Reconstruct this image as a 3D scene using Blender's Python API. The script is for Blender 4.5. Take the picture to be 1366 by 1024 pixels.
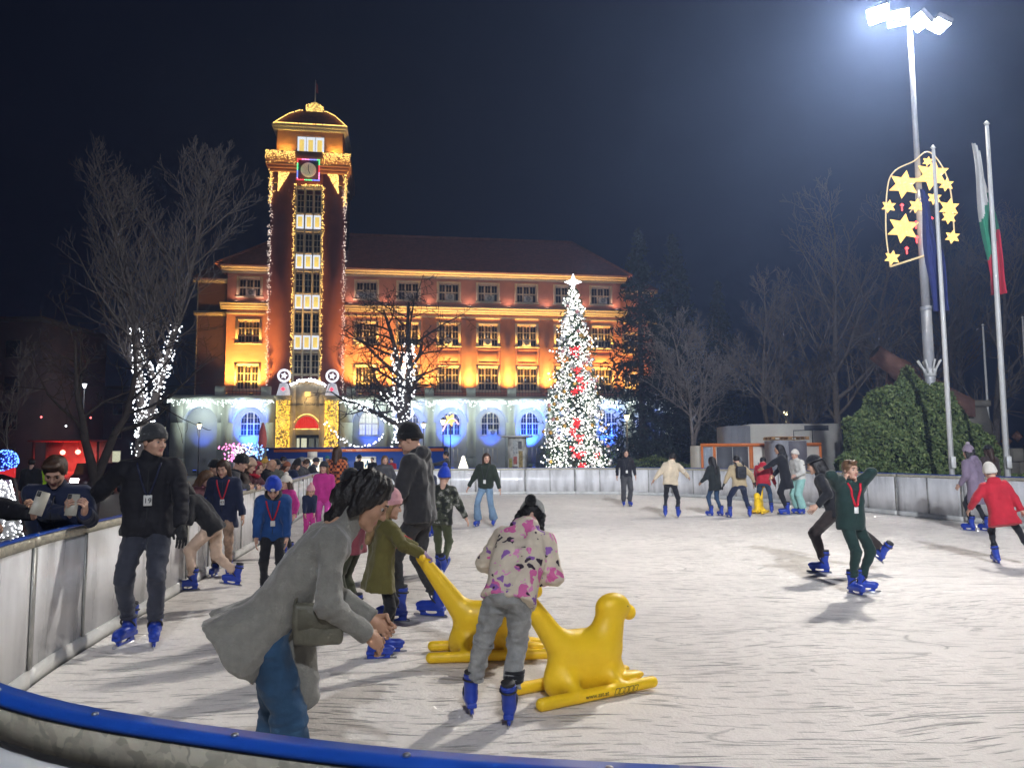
import bpy, math, random
import numpy as np
from mathutils import Vector, Matrix, Euler

for _o in list(bpy.data.objects):
    bpy.data.objects.remove(_o, do_unlink=True)
SC = bpy.context.scene
COL = SC.collection
R = math.radians

# ------------------------------------------------------------------ camera
CAM_Z, FPX, PITCH, ROLL = 1.65, 1000.0, math.atan(0.093), 0.007
cam = bpy.data.cameras.new('camera')
cam.sensor_width = 36.0
cam.lens = 36.0 * FPX / 1366.0
cam.clip_start, cam.clip_end = 0.05, 2000.0
cam_ob = bpy.data.objects.new('camera', cam)
COL.objects.link(cam_ob)
CAM_M = (Matrix.Translation((0, 0, CAM_Z)) @ Matrix.Rotation(math.pi / 2 + PITCH, 4, 'X') @ Matrix.Rotation(-ROLL, 4, 'Z'))
cam_ob.matrix_world = CAM_M
SC.camera = cam_ob

# ------------------------------------------------------------------ night sky, exposure
world = bpy.data.worlds.new('World')
SC.world = world
world.use_nodes = True
_nt = world.node_tree
_nt.nodes.clear()
_sky = _nt.nodes.new('ShaderNodeTexSky')
_sky.sky_type = 'NISHITA'
_sky.sun_disc = False
_sky.sun_elevation = R(-5.0)
_sky.sun_rotation = R(200)
_sky.altitude = 200
_bg = _nt.nodes.new('ShaderNodeBackground')
_mixc = _nt.nodes.new('ShaderNodeMix')
_mixc.data_type = 'RGBA'
_mixc.inputs[0].default_value = 0.85
_mixc.inputs[7].default_value = (0.045, 0.06, 0.16, 1)
_nt.links.new(_sky.outputs[0], _mixc.inputs[6])
_bg.inputs['Strength'].default_value = 0.045
_wo = _nt.nodes.new('ShaderNodeOutputWorld')
_nt.links.new(_mixc.outputs[2], _bg.inputs[0])
_nt.links.new(_bg.outputs[0], _wo.inputs[0])

SC.view_settings.view_transform = 'Standard'
SC.view_settings.look = 'None'
SC.view_settings.exposure = 0.15
SC.view_settings.gamma = 1.0
SC.view_settings.use_curve_mapping = False
SC.render.engine = 'CYCLES'
SC.cycles.use_denoising = True
SC.cycles.use_adaptive_sampling = True
SC.cycles.adaptive_threshold = 0.02
SC.cycles.max_bounces = 6
SC.cycles.diffuse_bounces = 4
SC.cycles.glossy_bounces = 3
SC.cycles.transparent_max_bounces = 6
SC.cycles.sample_clamp_indirect = 4.0
SC.cycles.caustics_reflective = False
SC.cycles.caustics_refractive = False
SC.cycles.volume_bounces = 0
SC.cycles.use_light_tree = True

# ------------------------------------------------------------------ where things stand (photo measurements -> metres)
def ray(px, py):
    d = CAM_M.to_3x3() @ Vector(((px - 683) / FPX, (512 - py) / FPX, -1.0))
    return d
def G(px, py, z=0.0):
    d = ray(px, py)
    t = (z - CAM_Z) / d.z
    return Vector((d.x * t, d.y * t, z))
def AT(px, py, Y):
    d = ray(px, py)
    t = Y / d.y
    return Vector((d.x * t, Y, CAM_Z + d.z * t))

# ------------------------------------------------------------------ materials
_mats = {}
def mat(name, col, rough=0.7, var=0.12, scale=6.0, bump=0.0, bscale=40.0, metal=0.0, emit=None, estr=0.0,
        spec=0.4, sheen=0.0, coat=0.0, trans=0.0, sampling=True, alpha=1.0):
    if name in _mats:
        return _mats[name]
    m = bpy.data.materials.new(name)
    m.use_nodes = True
    nt = m.node_tree
    b = nt.nodes['Principled BSDF']
    c = (*col, 1.0) if len(col) == 3 else col
    b.inputs['Roughness'].default_value = rough
    b.inputs['Metallic'].default_value = metal
    b.inputs['Specular IOR Level'].default_value = spec
    if sheen: b.inputs['Sheen Weight'].default_value = sheen
    if coat:
        b.inputs['Coat Weight'].default_value = coat
        b.inputs['Coat Roughness'].default_value = 0.15
    if trans: b.inputs['Transmission Weight'].default_value = trans
    tc = nt.nodes.new('ShaderNodeTexCoord')
    if var > 0:
        n = nt.nodes.new('ShaderNodeTexNoise')
        n.inputs['Scale'].default_value = scale
        n.inputs['Detail'].default_value = 6
        nt.links.new(tc.outputs['Object'], n.inputs['Vector'])
        r = nt.nodes.new('ShaderNodeMapRange')
        r.inputs[1].default_value, r.inputs[2].default_value = 0.3, 0.7
        r.inputs[3].default_value, r.inputs[4].default_value = 1 - var, 1 + var
        nt.links.new(n.outputs[0], r.inputs[0])
        mx = nt.nodes.new('ShaderNodeVectorMath')
        mx.operation = 'SCALE'
        mx.inputs[0].default_value = c[:3]
        nt.links.new(r.outputs[0], mx.inputs['Scale'])
        nt.links.new(mx.outputs[0], b.inputs['Base Color'])
    else:
        b.inputs['Base Color'].default_value = c
    if bump > 0:
        n2 = nt.nodes.new('ShaderNodeTexNoise')
        n2.inputs['Scale'].default_value = bscale
        n2.inputs['Detail'].default_value = 5
        nt.links.new(tc.outputs['Object'], n2.inputs['Vector'])
        bp = nt.nodes.new('ShaderNodeBump')
        bp.inputs['Strength'].default_value = bump
        bp.inputs['Distance'].default_value = 0.02
        nt.links.new(n2.outputs[0], bp.inputs['Height'])
        nt.links.new(bp.outputs[0], b.inputs['Normal'])
    if emit is not None:
        b.inputs['Emission Color'].default_value = (*emit, 1.0)
        b.inputs['Emission Strength'].default_value = estr
        if not sampling:
            m.cycles.emission_sampling = 'NONE'
    _mats[name] = m
    return m

def glow(name, col, s, sampling=False):
    return mat('glow_' + name, (0.02, 0.02, 0.02), 0.5, var=0, emit=col, estr=s, sampling=sampling)

# ------------------------------------------------------------------ mesh builder
class MB:
    def __init__(self):
        self.V, self.F, self.M, self.n = [], [], [], 0
    def add(self, verts, faces, mi=0):
        verts = np.asarray(verts, dtype=np.float64).reshape(-1, 3)
        faces = np.asarray(faces, dtype=np.int64)
        self.V.append(verts)
        self.F.append(faces + self.n)
        self.M.append(np.full(len(faces), mi))
        self.n += len(verts)
        return self
    def box(self, x0, x1, y0, y1, z0, z1, mi=0, mtx=None):
        v = np.array([(x0, y0, z0), (x1, y0, z0), (x1, y1, z0), (x0, y1, z0), (x0, y0, z1), (x1, y0, z1), (x1, y1, z1), (x0, y1, z1)], float)
        if mtx is not None:
            v = v @ np.array(mtx.to_3x3()).T + np.array(mtx.translation)
        return self.add(v, [(0, 3, 2, 1), (4, 5, 6, 7), (0, 1, 5, 4), (1, 2, 6, 5), (2, 3, 7, 6), (3, 0, 4, 7)], mi)
    def bbox(self, x0, x1, y0, y1, z0, z1, b=0.01, mi=0, mtx=None):
        """box with chamfered vertical and top edges"""
        def ring(i, z): return [(x0 + i, y0, z), (x1 - i, y0, z), (x1, y0 + i, z), (x1, y1 - i, z), (x1 - i, y1, z), (x0 + i, y1, z), (x0, y1 - i, z), (x0, y0 + i, z)]
        def inner(z): return [(x0 + 2 * b, y0 + b, z), (x1 - 2 * b, y0 + b, z), (x1 - b, y0 + 2 * b, z), (x1 - b, y1 - 2 * b, z), (x1 - 2 * b, y1 - b, z), (x0 + 2 * b, y1 - b, z), (x0 + b, y1 - 2 * b, z), (x0 + b, y0 + 2 * b, z)]
        v = np.array(inner(z0) + ring(b, z0 + b) + ring(b, z1 - b) + inner(z1), float)
        if mtx is not None:
            v = v @ np.array(mtx.to_3x3()).T + np.array(mtx.translation)
        f = []
        for l in range(3):
            for i in range(8):
                j = (i + 1) % 8
                f.append((l * 8 + i, l * 8 + j, l * 8 + 8 + j, l * 8 + 8 + i))
        self.add(v, f, mi)
        n0 = self.n - 32
        self.F.append(np.array([[24, 25, 26, 27], [24, 27, 28, 31], [28, 29, 30, 31]]) + n0); self.M.append(np.full(3, mi))
        self.F.append(np.array([[3, 2, 1, 0], [7, 4, 3, 0], [7, 6, 5, 4]]) + n0); self.M.append(np.full(3, mi))
        return self
    def tube(self, pts, rad, sides=8, mi=0, caps=True, closed=False):
        P = np.array(pts, float)
        n = len(P)
        rad = np.broadcast_to(np.asarray(rad, float), (n,))
        T = np.gradient(P, axis=0)
        if closed:
            T = np.roll(P, -1, 0) - np.roll(P, 1, 0)
        T /= np.maximum(np.linalg.norm(T, axis=1, keepdims=True), 1e-9)
        ref = np.array([0, 0, 1.0]) if abs(T[0, 2]) < 0.9 else np.array([1.0, 0, 0])
        a = np.linspace(0, 2 * math.pi, sides, endpoint=False)
        U = np.zeros_like(P); W = np.zeros_like(P)
        u = ref
        for i in range(n):
            u = u - T[i] * np.dot(u, T[i])
            u /= max(np.linalg.norm(u), 1e-9)
            U[i] = u; W[i] = np.cross(T[i], u)
        V = P[:, None, :] + rad[:, None, None] * (np.cos(a)[None, :, None] * U[:, None, :] + np.sin(a)[None, :, None] * W[:, None, :])
        V = V.reshape(-1, 3)
        i = np.arange(n if closed else n - 1)[:, None]; j = np.arange(sides)[None, :]
        i2 = (i + 1) % n
        j2 = (j + 1) % sides
        F = np.stack([i * sides + j, i * sides + j2, i2 * sides + j2, i2 * sides + j], -1).reshape(-1, 4)
        self.add(V, F, mi)
        if caps and not closed:
            b0 = self.n - len(V)
            for k, base in ((0, b0), (1, b0 + (n - 1) * sides)):
                c = P[0] if k == 0 else P[-1]
                self.V.append(c[None]); ci = self.n; self.n += 1
                jj = np.arange(sides)
                tri = np.stack([np.full(sides, ci), base + (jj + 1) % sides, base + jj], -1)
                if k: tri = tri[:, [0, 2, 1]]
                self.F.append(tri); self.M.append(np.full(sides, mi))
        return self
    def segs(self, P0, P1, r0, r1, sides=5, mi=0):
        """many separate tapered sticks at once"""
        P0, P1 = np.asarray(P0, float), np.asarray(P1, float)
        T = P1 - P0
        T /= np.maximum(np.linalg.norm(T, axis=1, keepdims=True), 1e-9)
        ref = np.where(np.abs(T[:, 2:3]) < 0.9, np.array([[0, 0, 1.0]]), np.array([[1.0, 0, 0]]))
        U = np.cross(T, ref); U /= np.linalg.norm(U, axis=1, keepdims=True)
        W = np.cross(T, U)
        a = np.linspace(0, 2 * math.pi, sides, endpoint=False)
        C = np.cos(a)[None, :, None] * U[:, None] + np.sin(a)[None, :, None] * W[:, None]
        A = P0[:, None] + np.asarray(r0)[:, None, None] * C
        B = P1[:, None] + np.asarray(r1)[:, None, None] * C
        V = np.concatenate([A, B], 1).reshape(-1, 3)
        k = np.arange(len(P0))[:, None] * 2 * sides
        j = np.arange(sides)[None]; j2 = (j + 1) % sides
        F = np.stack([k + j, k + j2, k + sides + j2, k + sides + j], -1).reshape(-1, 4)
        return self.add(V, F, mi)
    def octs(self, C, r, mi=0):
        """small octahedral bulbs"""
        C = np.asarray(C, float).reshape(-1, 3)
        r = np.broadcast_to(np.asarray(r, float), (len(C),))
        D = np.array([(1, 0, 0), (-1, 0, 0), (0, 1, 0), (0, -1, 0), (0, 0, 1), (0, 0, -1)], float)
        V = (C[:, None] + r[:, None, None] * D[None]).reshape(-1, 3)
        f = np.array([(0, 2, 4), (2, 1, 4), (1, 3, 4), (3, 0, 4), (2, 0, 5), (1, 2, 5), (3, 1, 5), (0, 3, 5)])
        F = (np.arange(len(C))[:, None, None] * 6 + f[None]).reshape(-1, 3)
        return self.add(V, F, mi)
    def leaves(self, C, size, rng, mi=0, aspect=0.5, up=0.0):
        """small randomly turned quads"""
        C = np.asarray(C, float)
        n = len(C)
        d = rng.normal(size=(n, 3)); d[:, 2] += up
        d /= np.linalg.norm(d, axis=1, keepdims=True)
        e = rng.normal(size=(n, 3)); e -= d * np.sum(e * d, 1, keepdims=True); e /= np.linalg.norm(e, axis=1, keepdims=True)
        s = np.broadcast_to(np.asarray(size, float), (n,))[:, None] * rng.uniform(0.6, 1.3, (n, 1))
        a = d * s; b = e * s * aspect
        V = np.stack([C - a, C + b, C + a, C - b], 1).reshape(-1, 3)
        F = np.arange(4 * n).reshape(-1, 4)
        return self.add(V, F, mi)
    def lathe(self, prof, sides=16, c=(0, 0, 0), mi=0, cap=True):
        a = np.linspace(0, 2 * math.pi, sides, endpoint=False)
        V = np.array([[(c[0] + r * math.cos(t), c[1] + r * math.sin(t), c[2] + z) for t in a] for r, z in prof]).reshape(-1, 3)
        n = len(prof)
        F = [(i * sides + j, i * sides + (j + 1) % sides, (i + 1) * sides + (j + 1) % sides, (i + 1) * sides + j) for i in range(n - 1) for j in range(sides)]
        self.add(V, F, mi)
        if cap:
            b0 = self.n - len(V)
            for base, flip in ((b0, 1), (b0 + (n - 1) * sides, 0)):
                self.V.append(np.array([V[(0 if flip else (n - 1) * sides):][:sides].mean(0)])); ci = self.n; self.n += 1
                jj = np.arange(sides)
                tri = np.stack([np.full(sides, ci), base + jj, base + (jj + 1) % sides], -1)
                if flip: tri = tri[:, [0, 2, 1]]
                self.F.append(tri); self.M.append(np.full(sides, mi))
        return self
    def prism(self, poly, d0, d1, axis='y', mi=0):
        """2D polygon (a,b) extruded along an axis; axis y: a=x b=z ; axis x: a=y b=z ; axis z: a=x b=y"""
        n = len(poly)
        def pt(a, b, d): return {'y': (a, d, b), 'x': (d, a, b), 'z': (a, b, d)}[axis]
        V = [pt(a, b, d0) for a, b in poly] + [pt(a, b, d1) for a, b in poly]
        self.add(V, [(i, (i + 1) % n, n + (i + 1) % n, n + i) for i in range(n)], mi)
        b0 = self.n - 2 * n
        self.F.append(np.array([list(range(n))]) + b0); self.M.append(np.full(1, mi))
        self.F.append(np.array([list(range(n))[::-1]]) + b0 + n); self.M.append(np.full(1, mi))
        return self
    def mesh(self, name, mats, smooth=False):
        me = bpy.data.meshes.new(name)
        V = np.concatenate(self.V) if self.V else np.zeros((0, 3))
        tot = np.concatenate([np.full(len(f), f.shape[1]) for f in self.F])
        loops = np.concatenate([f.ravel() for f in self.F])
        mi = np.concatenate(self.M)
        me.vertices.add(len(V)); me.vertices.foreach_set('co', V.ravel().astype(np.float32))
        me.loops.add(len(loops)); me.loops.foreach_set('vertex_index', loops.astype(np.int32))
        me.polygons.add(len(tot))
        st = np.zeros(len(tot), np.int32); st[1:] = np.cumsum(tot)[:-1]
        me.polygons.foreach_set('loop_start', st)
        me.polygons.foreach_set('material_index', mi.astype(np.int32))
        if smooth:
            me.polygons.foreach_set('use_smooth', np.ones(len(tot), bool))
        me.update(calc_edges=True)
        for m in (mats if isinstance(mats, (list, tuple)) else [mats]):
            me.materials.append(m)
        return me
    def build(self, name, mats, parent=None, smooth=False, loc=None, rot=None):
        return link(name, self.mesh(name, mats, smooth), parent, loc, rot)

def link(name, data, parent=None, loc=None, rot=None):
    o = bpy.data.objects.new(name, data)
    COL.objects.link(o)
    if parent is not None: o.parent = parent
    if loc is not None: o.location = loc
    if rot is not None: o.rotation_euler = rot if hasattr(rot, '__len__') else (0, 0, rot)
    return o
def tag(o, label, cat, group=None, kind=None):
    if label: o['label'] = label
    if cat: o['category'] = cat
    if group: o['group'] = group
    if kind: o['kind'] = kind
    return o
def thing(name, label, cat, loc=(0, 0, 0), rz=0.0, group=None):
    o = link(name, None, None, loc, rz)
    o.empty_display_size = 0.3
    return tag(o, label, cat, group)
def struct(o):
    o['kind'] = 'structure'
    return o
def copy_tree(o, parent=None):
    c = o.copy(); COL.objects.link(c); c.parent = parent
    for ch in list(o.children): copy_tree(ch, c)
    return c
def lamp(name, kind, loc, energy, col, parent=None, aim=None, angle=90, blend=0.5, size=0.1):
    l = bpy.data.lights.new(name, kind)
    l.energy = energy; l.color = col
    l.shadow_soft_size = size
    if kind == 'SPOT':
        l.spot_size = R(angle); l.spot_blend = blend
    o = link(name, l, parent, loc)
    if aim is not None:
        o.rotation_euler = (Vector(aim) - Vector(loc)).to_track_quat('-Z', 'Y').to_euler()
    return o
def text_mesh(txt, size, m, name='lettering', parent=None, mtx=None, depth=0.004, align='CENTER'):
    cu = bpy.data.curves.new('t', 'FONT')
    cu.body = txt; cu.size = size; cu.extrude = depth; cu.align_x = align; cu.align_y = 'CENTER'
    t = bpy.data.objects.new('t', cu); COL.objects.link(t)
    dg = bpy.context.evaluated_depsgraph_get()
    me = bpy.data.meshes.new_from_object(t.evaluated_get(dg))
    bpy.data.objects.remove(t); bpy.data.curves.remove(cu)
    me.materials.clear(); me.materials.append(m)
    o = link(name, me, parent)
    if mtx is not None: o.matrix_local = mtx
    return o
def catmull(pts, n, closed=False):
    P = np.array(pts, float)
    out = []
    m = len(P)
    for i in range(m if closed else m - 1):
        p0 = P[(i - 1) % m] if closed or i > 0 else 2 * P[0] - P[1]
        p1, p2 = P[i], P[(i + 1) % m]
        p3 = P[(i + 2) % m] if closed or i + 2 < m else 2 * P[-1] - P[-2]
        for k in range(n):
            t = k / n
            out.append(0.5 * (2 * p1 + (p2 - p0) * t + (2 * p0 - 5 * p1 + 4 * p2 - p3) * t * t + (3 * p1 - p0 - 3 * p2 + p3) * t ** 3))
    if not closed: out.append(P[-1])
    return np.array(out)
RNG = np.random.default_rng(7)
random.seed(7)
# ------------------------------------------------------------------ flood mast (the lamp that lights the rink)
GALV = mat('galvanised_steel', (0.42, 0.42, 0.40), 0.45, 0.35, 9, 0.05, 30, metal=0.6)
GREYPAINT = mat('grey_mast_paint', (0.45, 0.46, 0.48), 0.5, 0.12, 3, metal=0.2)
WHITEPAINT = mat('white_paint', (0.72, 0.72, 0.70), 0.45, 0.08, 3)
BLACKMETAL = mat('dark_iron', (0.025, 0.025, 0.028), 0.5, 0.2, 5)
FLOOD_E = 10500.0
MAST = Vector((13.0, 23.2, -0.1))
LAMP_Z = 15.6
FLOODGLOW = glow('flood', (1.0, 0.98, 0.93), 260)
LHOUSE = mat('lamp_housing', (0.3, 0.3, 0.31), 0.45)
def flood_mast(label, base, LAMP_Z, heads, arm_rot, col=(1.0, 0.95, 0.87)):
    mast = thing('floodlight_mast', label, 'floodlight', base)
    b = MB(); b.tube([(0, 0, 0), (0, 0, 6.2)], [0.155, 0.15], 20); b.build('lower_pole', GREYPAINT, mast, True)
    b = MB(); b.tube([(0, 0, 6.2), (0, 0, 10.0)], [0.125, 0.115], 18); b.tube([(0, 0, 6.12), (0, 0, 6.25)], [0.165, 0.165], 18); b.build('middle_pole', GREYPAINT, mast, True)
    b = MB(); b.tube([(0, 0, 10), (0, 0, LAMP_Z)], [0.09, 0.07], 16); b.build('upper_pole', GREYPAINT, mast, True)
    b = MB()
    for k in range(8):
        a = k * math.pi / 4
        b.tube([(0.16 * math.cos(a), 0.16 * math.sin(a), 4.15), (0.2 * math.cos(a), 0.2 * math.sin(a), 4.3), (0.34 * math.cos(a), 0.34 * math.sin(a), 4.55)], 0.03, 6)
    b.lathe([(0.165, 4.05), (0.18, 4.06), (0.18, 4.28), (0.165, 4.29)], 16)
    b.build('bracket_collar', WHITEPAINT, mast)
    ax = Vector((math.cos(arm_rot), math.sin(arm_rot), 0))
    b = MB(); b.tube([tuple(-ax * 1.3 + Vector((0, 0, LAMP_Z))), tuple(ax * 1.3 + Vector((0, 0, LAMP_Z)))], 0.05, 10); b.build('crossarm', GREYPAINT, mast, True)
    for (px, tgt, pw, sa) in heads:
        p = ax * px + Vector((0, 0, LAMP_Z + 0.1))
        tl = Vector(tgt) - Vector(base)
        q = (tl - p).to_track_quat('-Z', 'Y').to_matrix().to_4x4()
        M = Matrix.Translation(p) @ q
        b = MB(); b.bbox(-0.33, 0.33, -0.26, 0.26, -0.02, 0.18, 0.02, mtx=M)
        b.box(-0.25, 0.25, -0.02, 0.02, 0.18, 0.27, mtx=M)
        hd = b.build('floodlight_head', LHOUSE, mast)
        b = MB(); b.box(-0.3, 0.3, -0.23, 0.23, -0.03, -0.0225, mtx=M); b.build('lens', FLOODGLOW, hd)
        d = q.to_3x3() @ Vector((0, 0, -1))
        lamp('flood_lamp', 'SPOT', p + d * 0.12, FLOOD_E * pw, col, mast, aim=tl, angle=sa, blend=1.0, size=0.28)
flood_mast('tall grey mast with glaring white floodlights rising out of the round shrub', MAST, LAMP_Z,
           ((-1.2, (-2.5, 4.0, 0), 1.2, 58), (-0.42, (4.5, 4.5, 0), .36, 66), (0.42, (-3, 21, 0), .62, 80), (1.2, (7, 23, 0), .22, 130)), 0.27)
flood_mast('second floodlight mast standing behind the near end of the rink', Vector((3.5, -12.0, -0.1)), 14.0,
           ((-1.2, (-3, 9, 0), .6, 80), (-0.42, (-7, 60, 13), 2.4, 60), (0.42, (11, 34, 4), 3.6, 62), (1.2, (3, 4, 0), .12, 100)), 0.1, (.88, .92, 1.0))

# star decoration fixed on the mast: an arched frame with lit stars
STARGLOW = glow('star', (1.0, 0.62, 0.16), 2.0)
REDGLOW = glow('candle_red', (1.0, 0.05, 0.05), 6)
deco = thing('star_light_frame', 'arched wire frame of glowing golden stars and red candle bulbs fixed to the mast', 'light decoration',
             MAST + Vector((0, -0.2, 7.55)), R(-14))
fr = [(-1.05, 0), (-1.12, 1.2), (-1.0, 2.6), (-0.75, 3.1), (-0.2, 3.35), (0.2, 3.62), (0.55, 3.2), (0.78, 2.4), (0.82, 1.2), (0.8, 0.75)]
b = MB(); b.tube([(x, 0, z) for x, z in catmull(fr, 5)], 0.022, 6); b.tube([(-1.05, 0, 0), (0, 0, 0.3)], 0.03, 6); b.tube([(0, 0, 2.2), (-.4, 0, 1.7)], .018, 6)
b.build('frame', mat('gold_rope_light', (0.3, 0.28, 0.24), 0.5, emit=(1, .75, .35), estr=0.7, sampling=False), deco)
def star2d(b, cx, cz, r, rot=0.2, pts=6, y0=-0.03, y1=0.03, mi=0, inner=0.52):
    poly = [(cx + (r if k % 2 == 0 else r * inner) * math.sin(rot + k * math.pi / pts), cz + (r if k % 2 == 0 else r * inner) * math.cos(rot + k * math.pi / pts)) for k in range(2 * pts)]
    n = len(poly)
    for k in range(n):
        p, q = poly[k], poly[(k + 1) % n]
        b.prism([(cx, cz), p, q], y0, y1, 'y', mi)
for cx, cz, r in ((-.52, 2.62, .46), (-.62, 1.2, .48), (.3, 2.85, .5), (-1.0, 1.95, .22), (-.2, 1.9, .24), (.32, 2.1, .22), (-.98, .28, .24), (.68, 2.5, .22), (.72, 1.75, .3), (.7, 1.45, .22), (.76, .82, .22), (.2, 3.3, .16)):
    b = MB(); star2d(b, cx, cz, r); b.build('star', STARGLOW, deco)
for cx, cz in ((-.62, 1.95), (-.25, 1.35), (.2, 1.45), (-.25, .88), (.22, 0.9), (-.55, .55)):
    b = MB(); b.octs([(cx, -0.02, cz)], 0.06); b.tube([(cx, 0, cz - .18), (cx, 0, cz - .05)], .02, 6); b.build('candle_bulb', REDGLOW, deco)

# ------------------------------------------------------------------ ground and ice
def ground_mat():
    m = bpy.data.materials.new('paving')
    m.use_nodes = True
    nt = m.node_tree; bs = nt.nodes['Principled BSDF']
    tc = nt.nodes.new('ShaderNodeTexCoord')
    br = nt.nodes.new('ShaderNodeTexBrick')
    br.inputs['Scale'].default_value = 2.0
    br.inputs['Color1'].default_value = (.16, .15, .145, 1); br.inputs['Color2'].default_value = (.12, .115, .11, 1)
    br.inputs['Mortar'].default_value = (.06, .06, .06, 1); br.inputs['Mortar Size'].default_value = .012
    nt.links.new(tc.outputs['Object'], br.inputs['Vector'])
    nt.links.new(br.outputs['Color'], bs.inputs['Base Color'])
    bs.inputs['Roughness'].default_value = 0.6
    return m
b = MB(); b.add([(-260, -60, 0), (260, -60, 0), (260, 300, 0), (-260, 300, 0)], [(0, 1, 2, 3)])
struct(b.build('ground', ground_mat(), loc=(0, 0, -0.1)))

def ice_mat():
    m = bpy.data.materials.new('scratched_ice')
    m.use_nodes = True
    nt = m.node_tree; L = nt.links; bs = nt.nodes['Principled BSDF']
    N = nt.nodes.new
    tc = N('ShaderNodeTexCoord')
    def math_(op, a, b=None, c=None):
        n = N('ShaderNodeMath'); n.operation = op
        for i, v in enumerate((a, b, c)):
            if v is None: continue
            if hasattr(v, 'is_output'): L.new(v, n.inputs[i])
            else: n.inputs[i].default_value = v
        return n.outputs[0]
    def noise(vec, scale, detail=2, dist=0.0, w=0.0):
        n = N('ShaderNodeTexNoise'); n.noise_dimensions = '3D'
        n.inputs['Scale'].default_value = scale; n.inputs['Detail'].default_value = detail
        n.inputs['Distortion'].default_value = dist
        L.new(vec, n.inputs['Vector']); return n.outputs[0]
    def mapping(rot, sc, off):
        n = N('ShaderNodeMapping'); n.inputs['Rotation'].default_value[2] = rot
        n.inputs['Scale'].default_value = sc; n.inputs['Location'].default_value = off
        L.new(tc.outputs['Object'], n.inputs['Vector']); return n.outputs[0]
    tot = None
    warp = N('ShaderNodeTexNoise'); warp.inputs['Scale'].default_value = 0.35; warp.inputs['Detail'].default_value = 1
    L.new(tc.outputs['Object'], warp.inputs['Vector'])
    wv = N('ShaderNodeVectorMath'); wv.operation = 'MULTIPLY_ADD'; wv.inputs[1].default_value = (1.6, 1.6, 0); L.new(warp.outputs[1], wv.inputs[0]); L.new(tc.outputs['Object'], wv.inputs[2])
    for k in range(11):
        rot = (0.05, 0.35, 2.9, 0.8, 2.5, 1.3, 2.0, 0.2, 3.0, 1.7, 0.55)[k]
        ln_ = (.9, .6, 1.0, .5, .7, .45, .5, .3, .35, .22, .25)[k]; wd_ = (.05, .04, .055, .04, .045, .035, .04, .022, .024, .022, .022)[k]
        n = N('ShaderNodeMapping'); n.inputs['Rotation'].default_value[2] = rot; n.inputs['Scale'].default_value = (1 / ln_, 1 / wd_, 0); n.inputs['Location'].default_value = (3.1 * k, 1.7 * k, 0)
        L.new(wv.outputs[0], n.inputs['Vector'])
        v = N('ShaderNodeTexVoronoi'); v.voronoi_dimensions = '2D'; v.inputs['Scale'].default_value = 1.0; L.new(n.outputs[0], v.inputs['Vector'])
        sp = N('ShaderNodeSeparateColor'); L.new(v.outputs['Color'], sp.inputs[0])
        on = math_('GREATER_THAN', sp.outputs[0], .93 if k < 4 else .89)
        rad = math_('ADD', .12, math_('MULTIPLY', sp.outputs[1], .25))
        mr_ = N('ShaderNodeMapRange'); mr_.interpolation_type = 'SMOOTHSTEP'; L.new(math_('MULTIPLY', rad, .45), mr_.inputs[1]); mr_.inputs[3].default_value = 1; mr_.inputs[4].default_value = 0
        L.new(v.outputs['Distance'], mr_.inputs[0]); L.new(rad, mr_.inputs[2])
        dsh = math_('MULTIPLY', math_('MULTIPLY', mr_.outputs[0], on), math_('ADD', .25, math_('MULTIPLY', sp.outputs[2], .75)))
        tot = dsh if tot is None else math_('MAXIMUM', tot, dsh)
    for k, (rot, sx, sy, wd, amp) in enumerate(((0.1, .22, 1.0, .005, .7), (2.6, .25, 1.2, .005, .6))):
        v = mapping(rot, (sx, sy, 1), (3.1 * k, 1.7 * k, k))
        n = noise(v, 1.0, 1.0, 0.1)
        d = math_('ABSOLUTE', math_('SUBTRACT', n, 0.5))
        ln = math_('MULTIPLY', math_('SUBTRACT', 1.0, math_('SMOOTH_MIN', math_('DIVIDE', d, wd), 1.0, 0.1)), amp)
        msk = noise(mapping(rot + .3, (1, 1, 1), (9.0 + k, k, 0)), 2.5, 3)
        msk = math_('MULTIPLY', math_('GREATER_THAN', msk, 0.52), ln)
        tot = math_('MAXIMUM', tot, msk)
    fine = noise(tc.outputs['Object'], 55, 6)
    med = noise(tc.outputs['Object'], 9, 5)
    big = noise(tc.outputs['Object'], 0.5, 3)
    h = math_('ADD', math_('MULTIPLY', tot, -1.0), math_('ADD', math_('MULTIPLY', fine, 0.5), math_('MULTIPLY', med, 1.5)))
    bp = N('ShaderNodeBump'); bp.inputs['Strength'].default_value = 0.9; bp.inputs['Distance'].default_value = 0.014
    L.new(h, bp.inputs['Height']); L.new(bp.outputs[0], bs.inputs['Normal'])
    mr = N('ShaderNodeMapRange'); L.new(big, mr.inputs[0])
    mr.inputs[1].default_value, mr.inputs[2].default_value = .3, .7
    mr.inputs[3].default_value, mr.inputs[4].default_value = .74, .86
    mul = math_('MULTIPLY', mr.outputs[0], math_('SUBTRACT', 1.0, math_('MULTIPLY', tot, 0.62)))
    mul = math_('MULTIPLY', mul, math_('ADD', .80, math_('ADD', math_('MULTIPLY', fine, .26), math_('MULTIPLY', noise(tc.outputs['Object'], 16, 8, 1.2), .16))))
    cb = N('ShaderNodeCombineColor')
    L.new(mul, cb.inputs[0]); L.new(math_('MULTIPLY', mul, 0.94), cb.inputs[1]); L.new(math_('MULTIPLY', mul, 0.885), cb.inputs[2])
    L.new(cb.outputs[0], bs.inputs['Base Color'])
    bs.inputs['Roughness'].default_value = 0.55
    bs.inputs['Specular IOR Level'].default_value = 0.2
    return m
BH = 1.08   # board height
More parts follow.
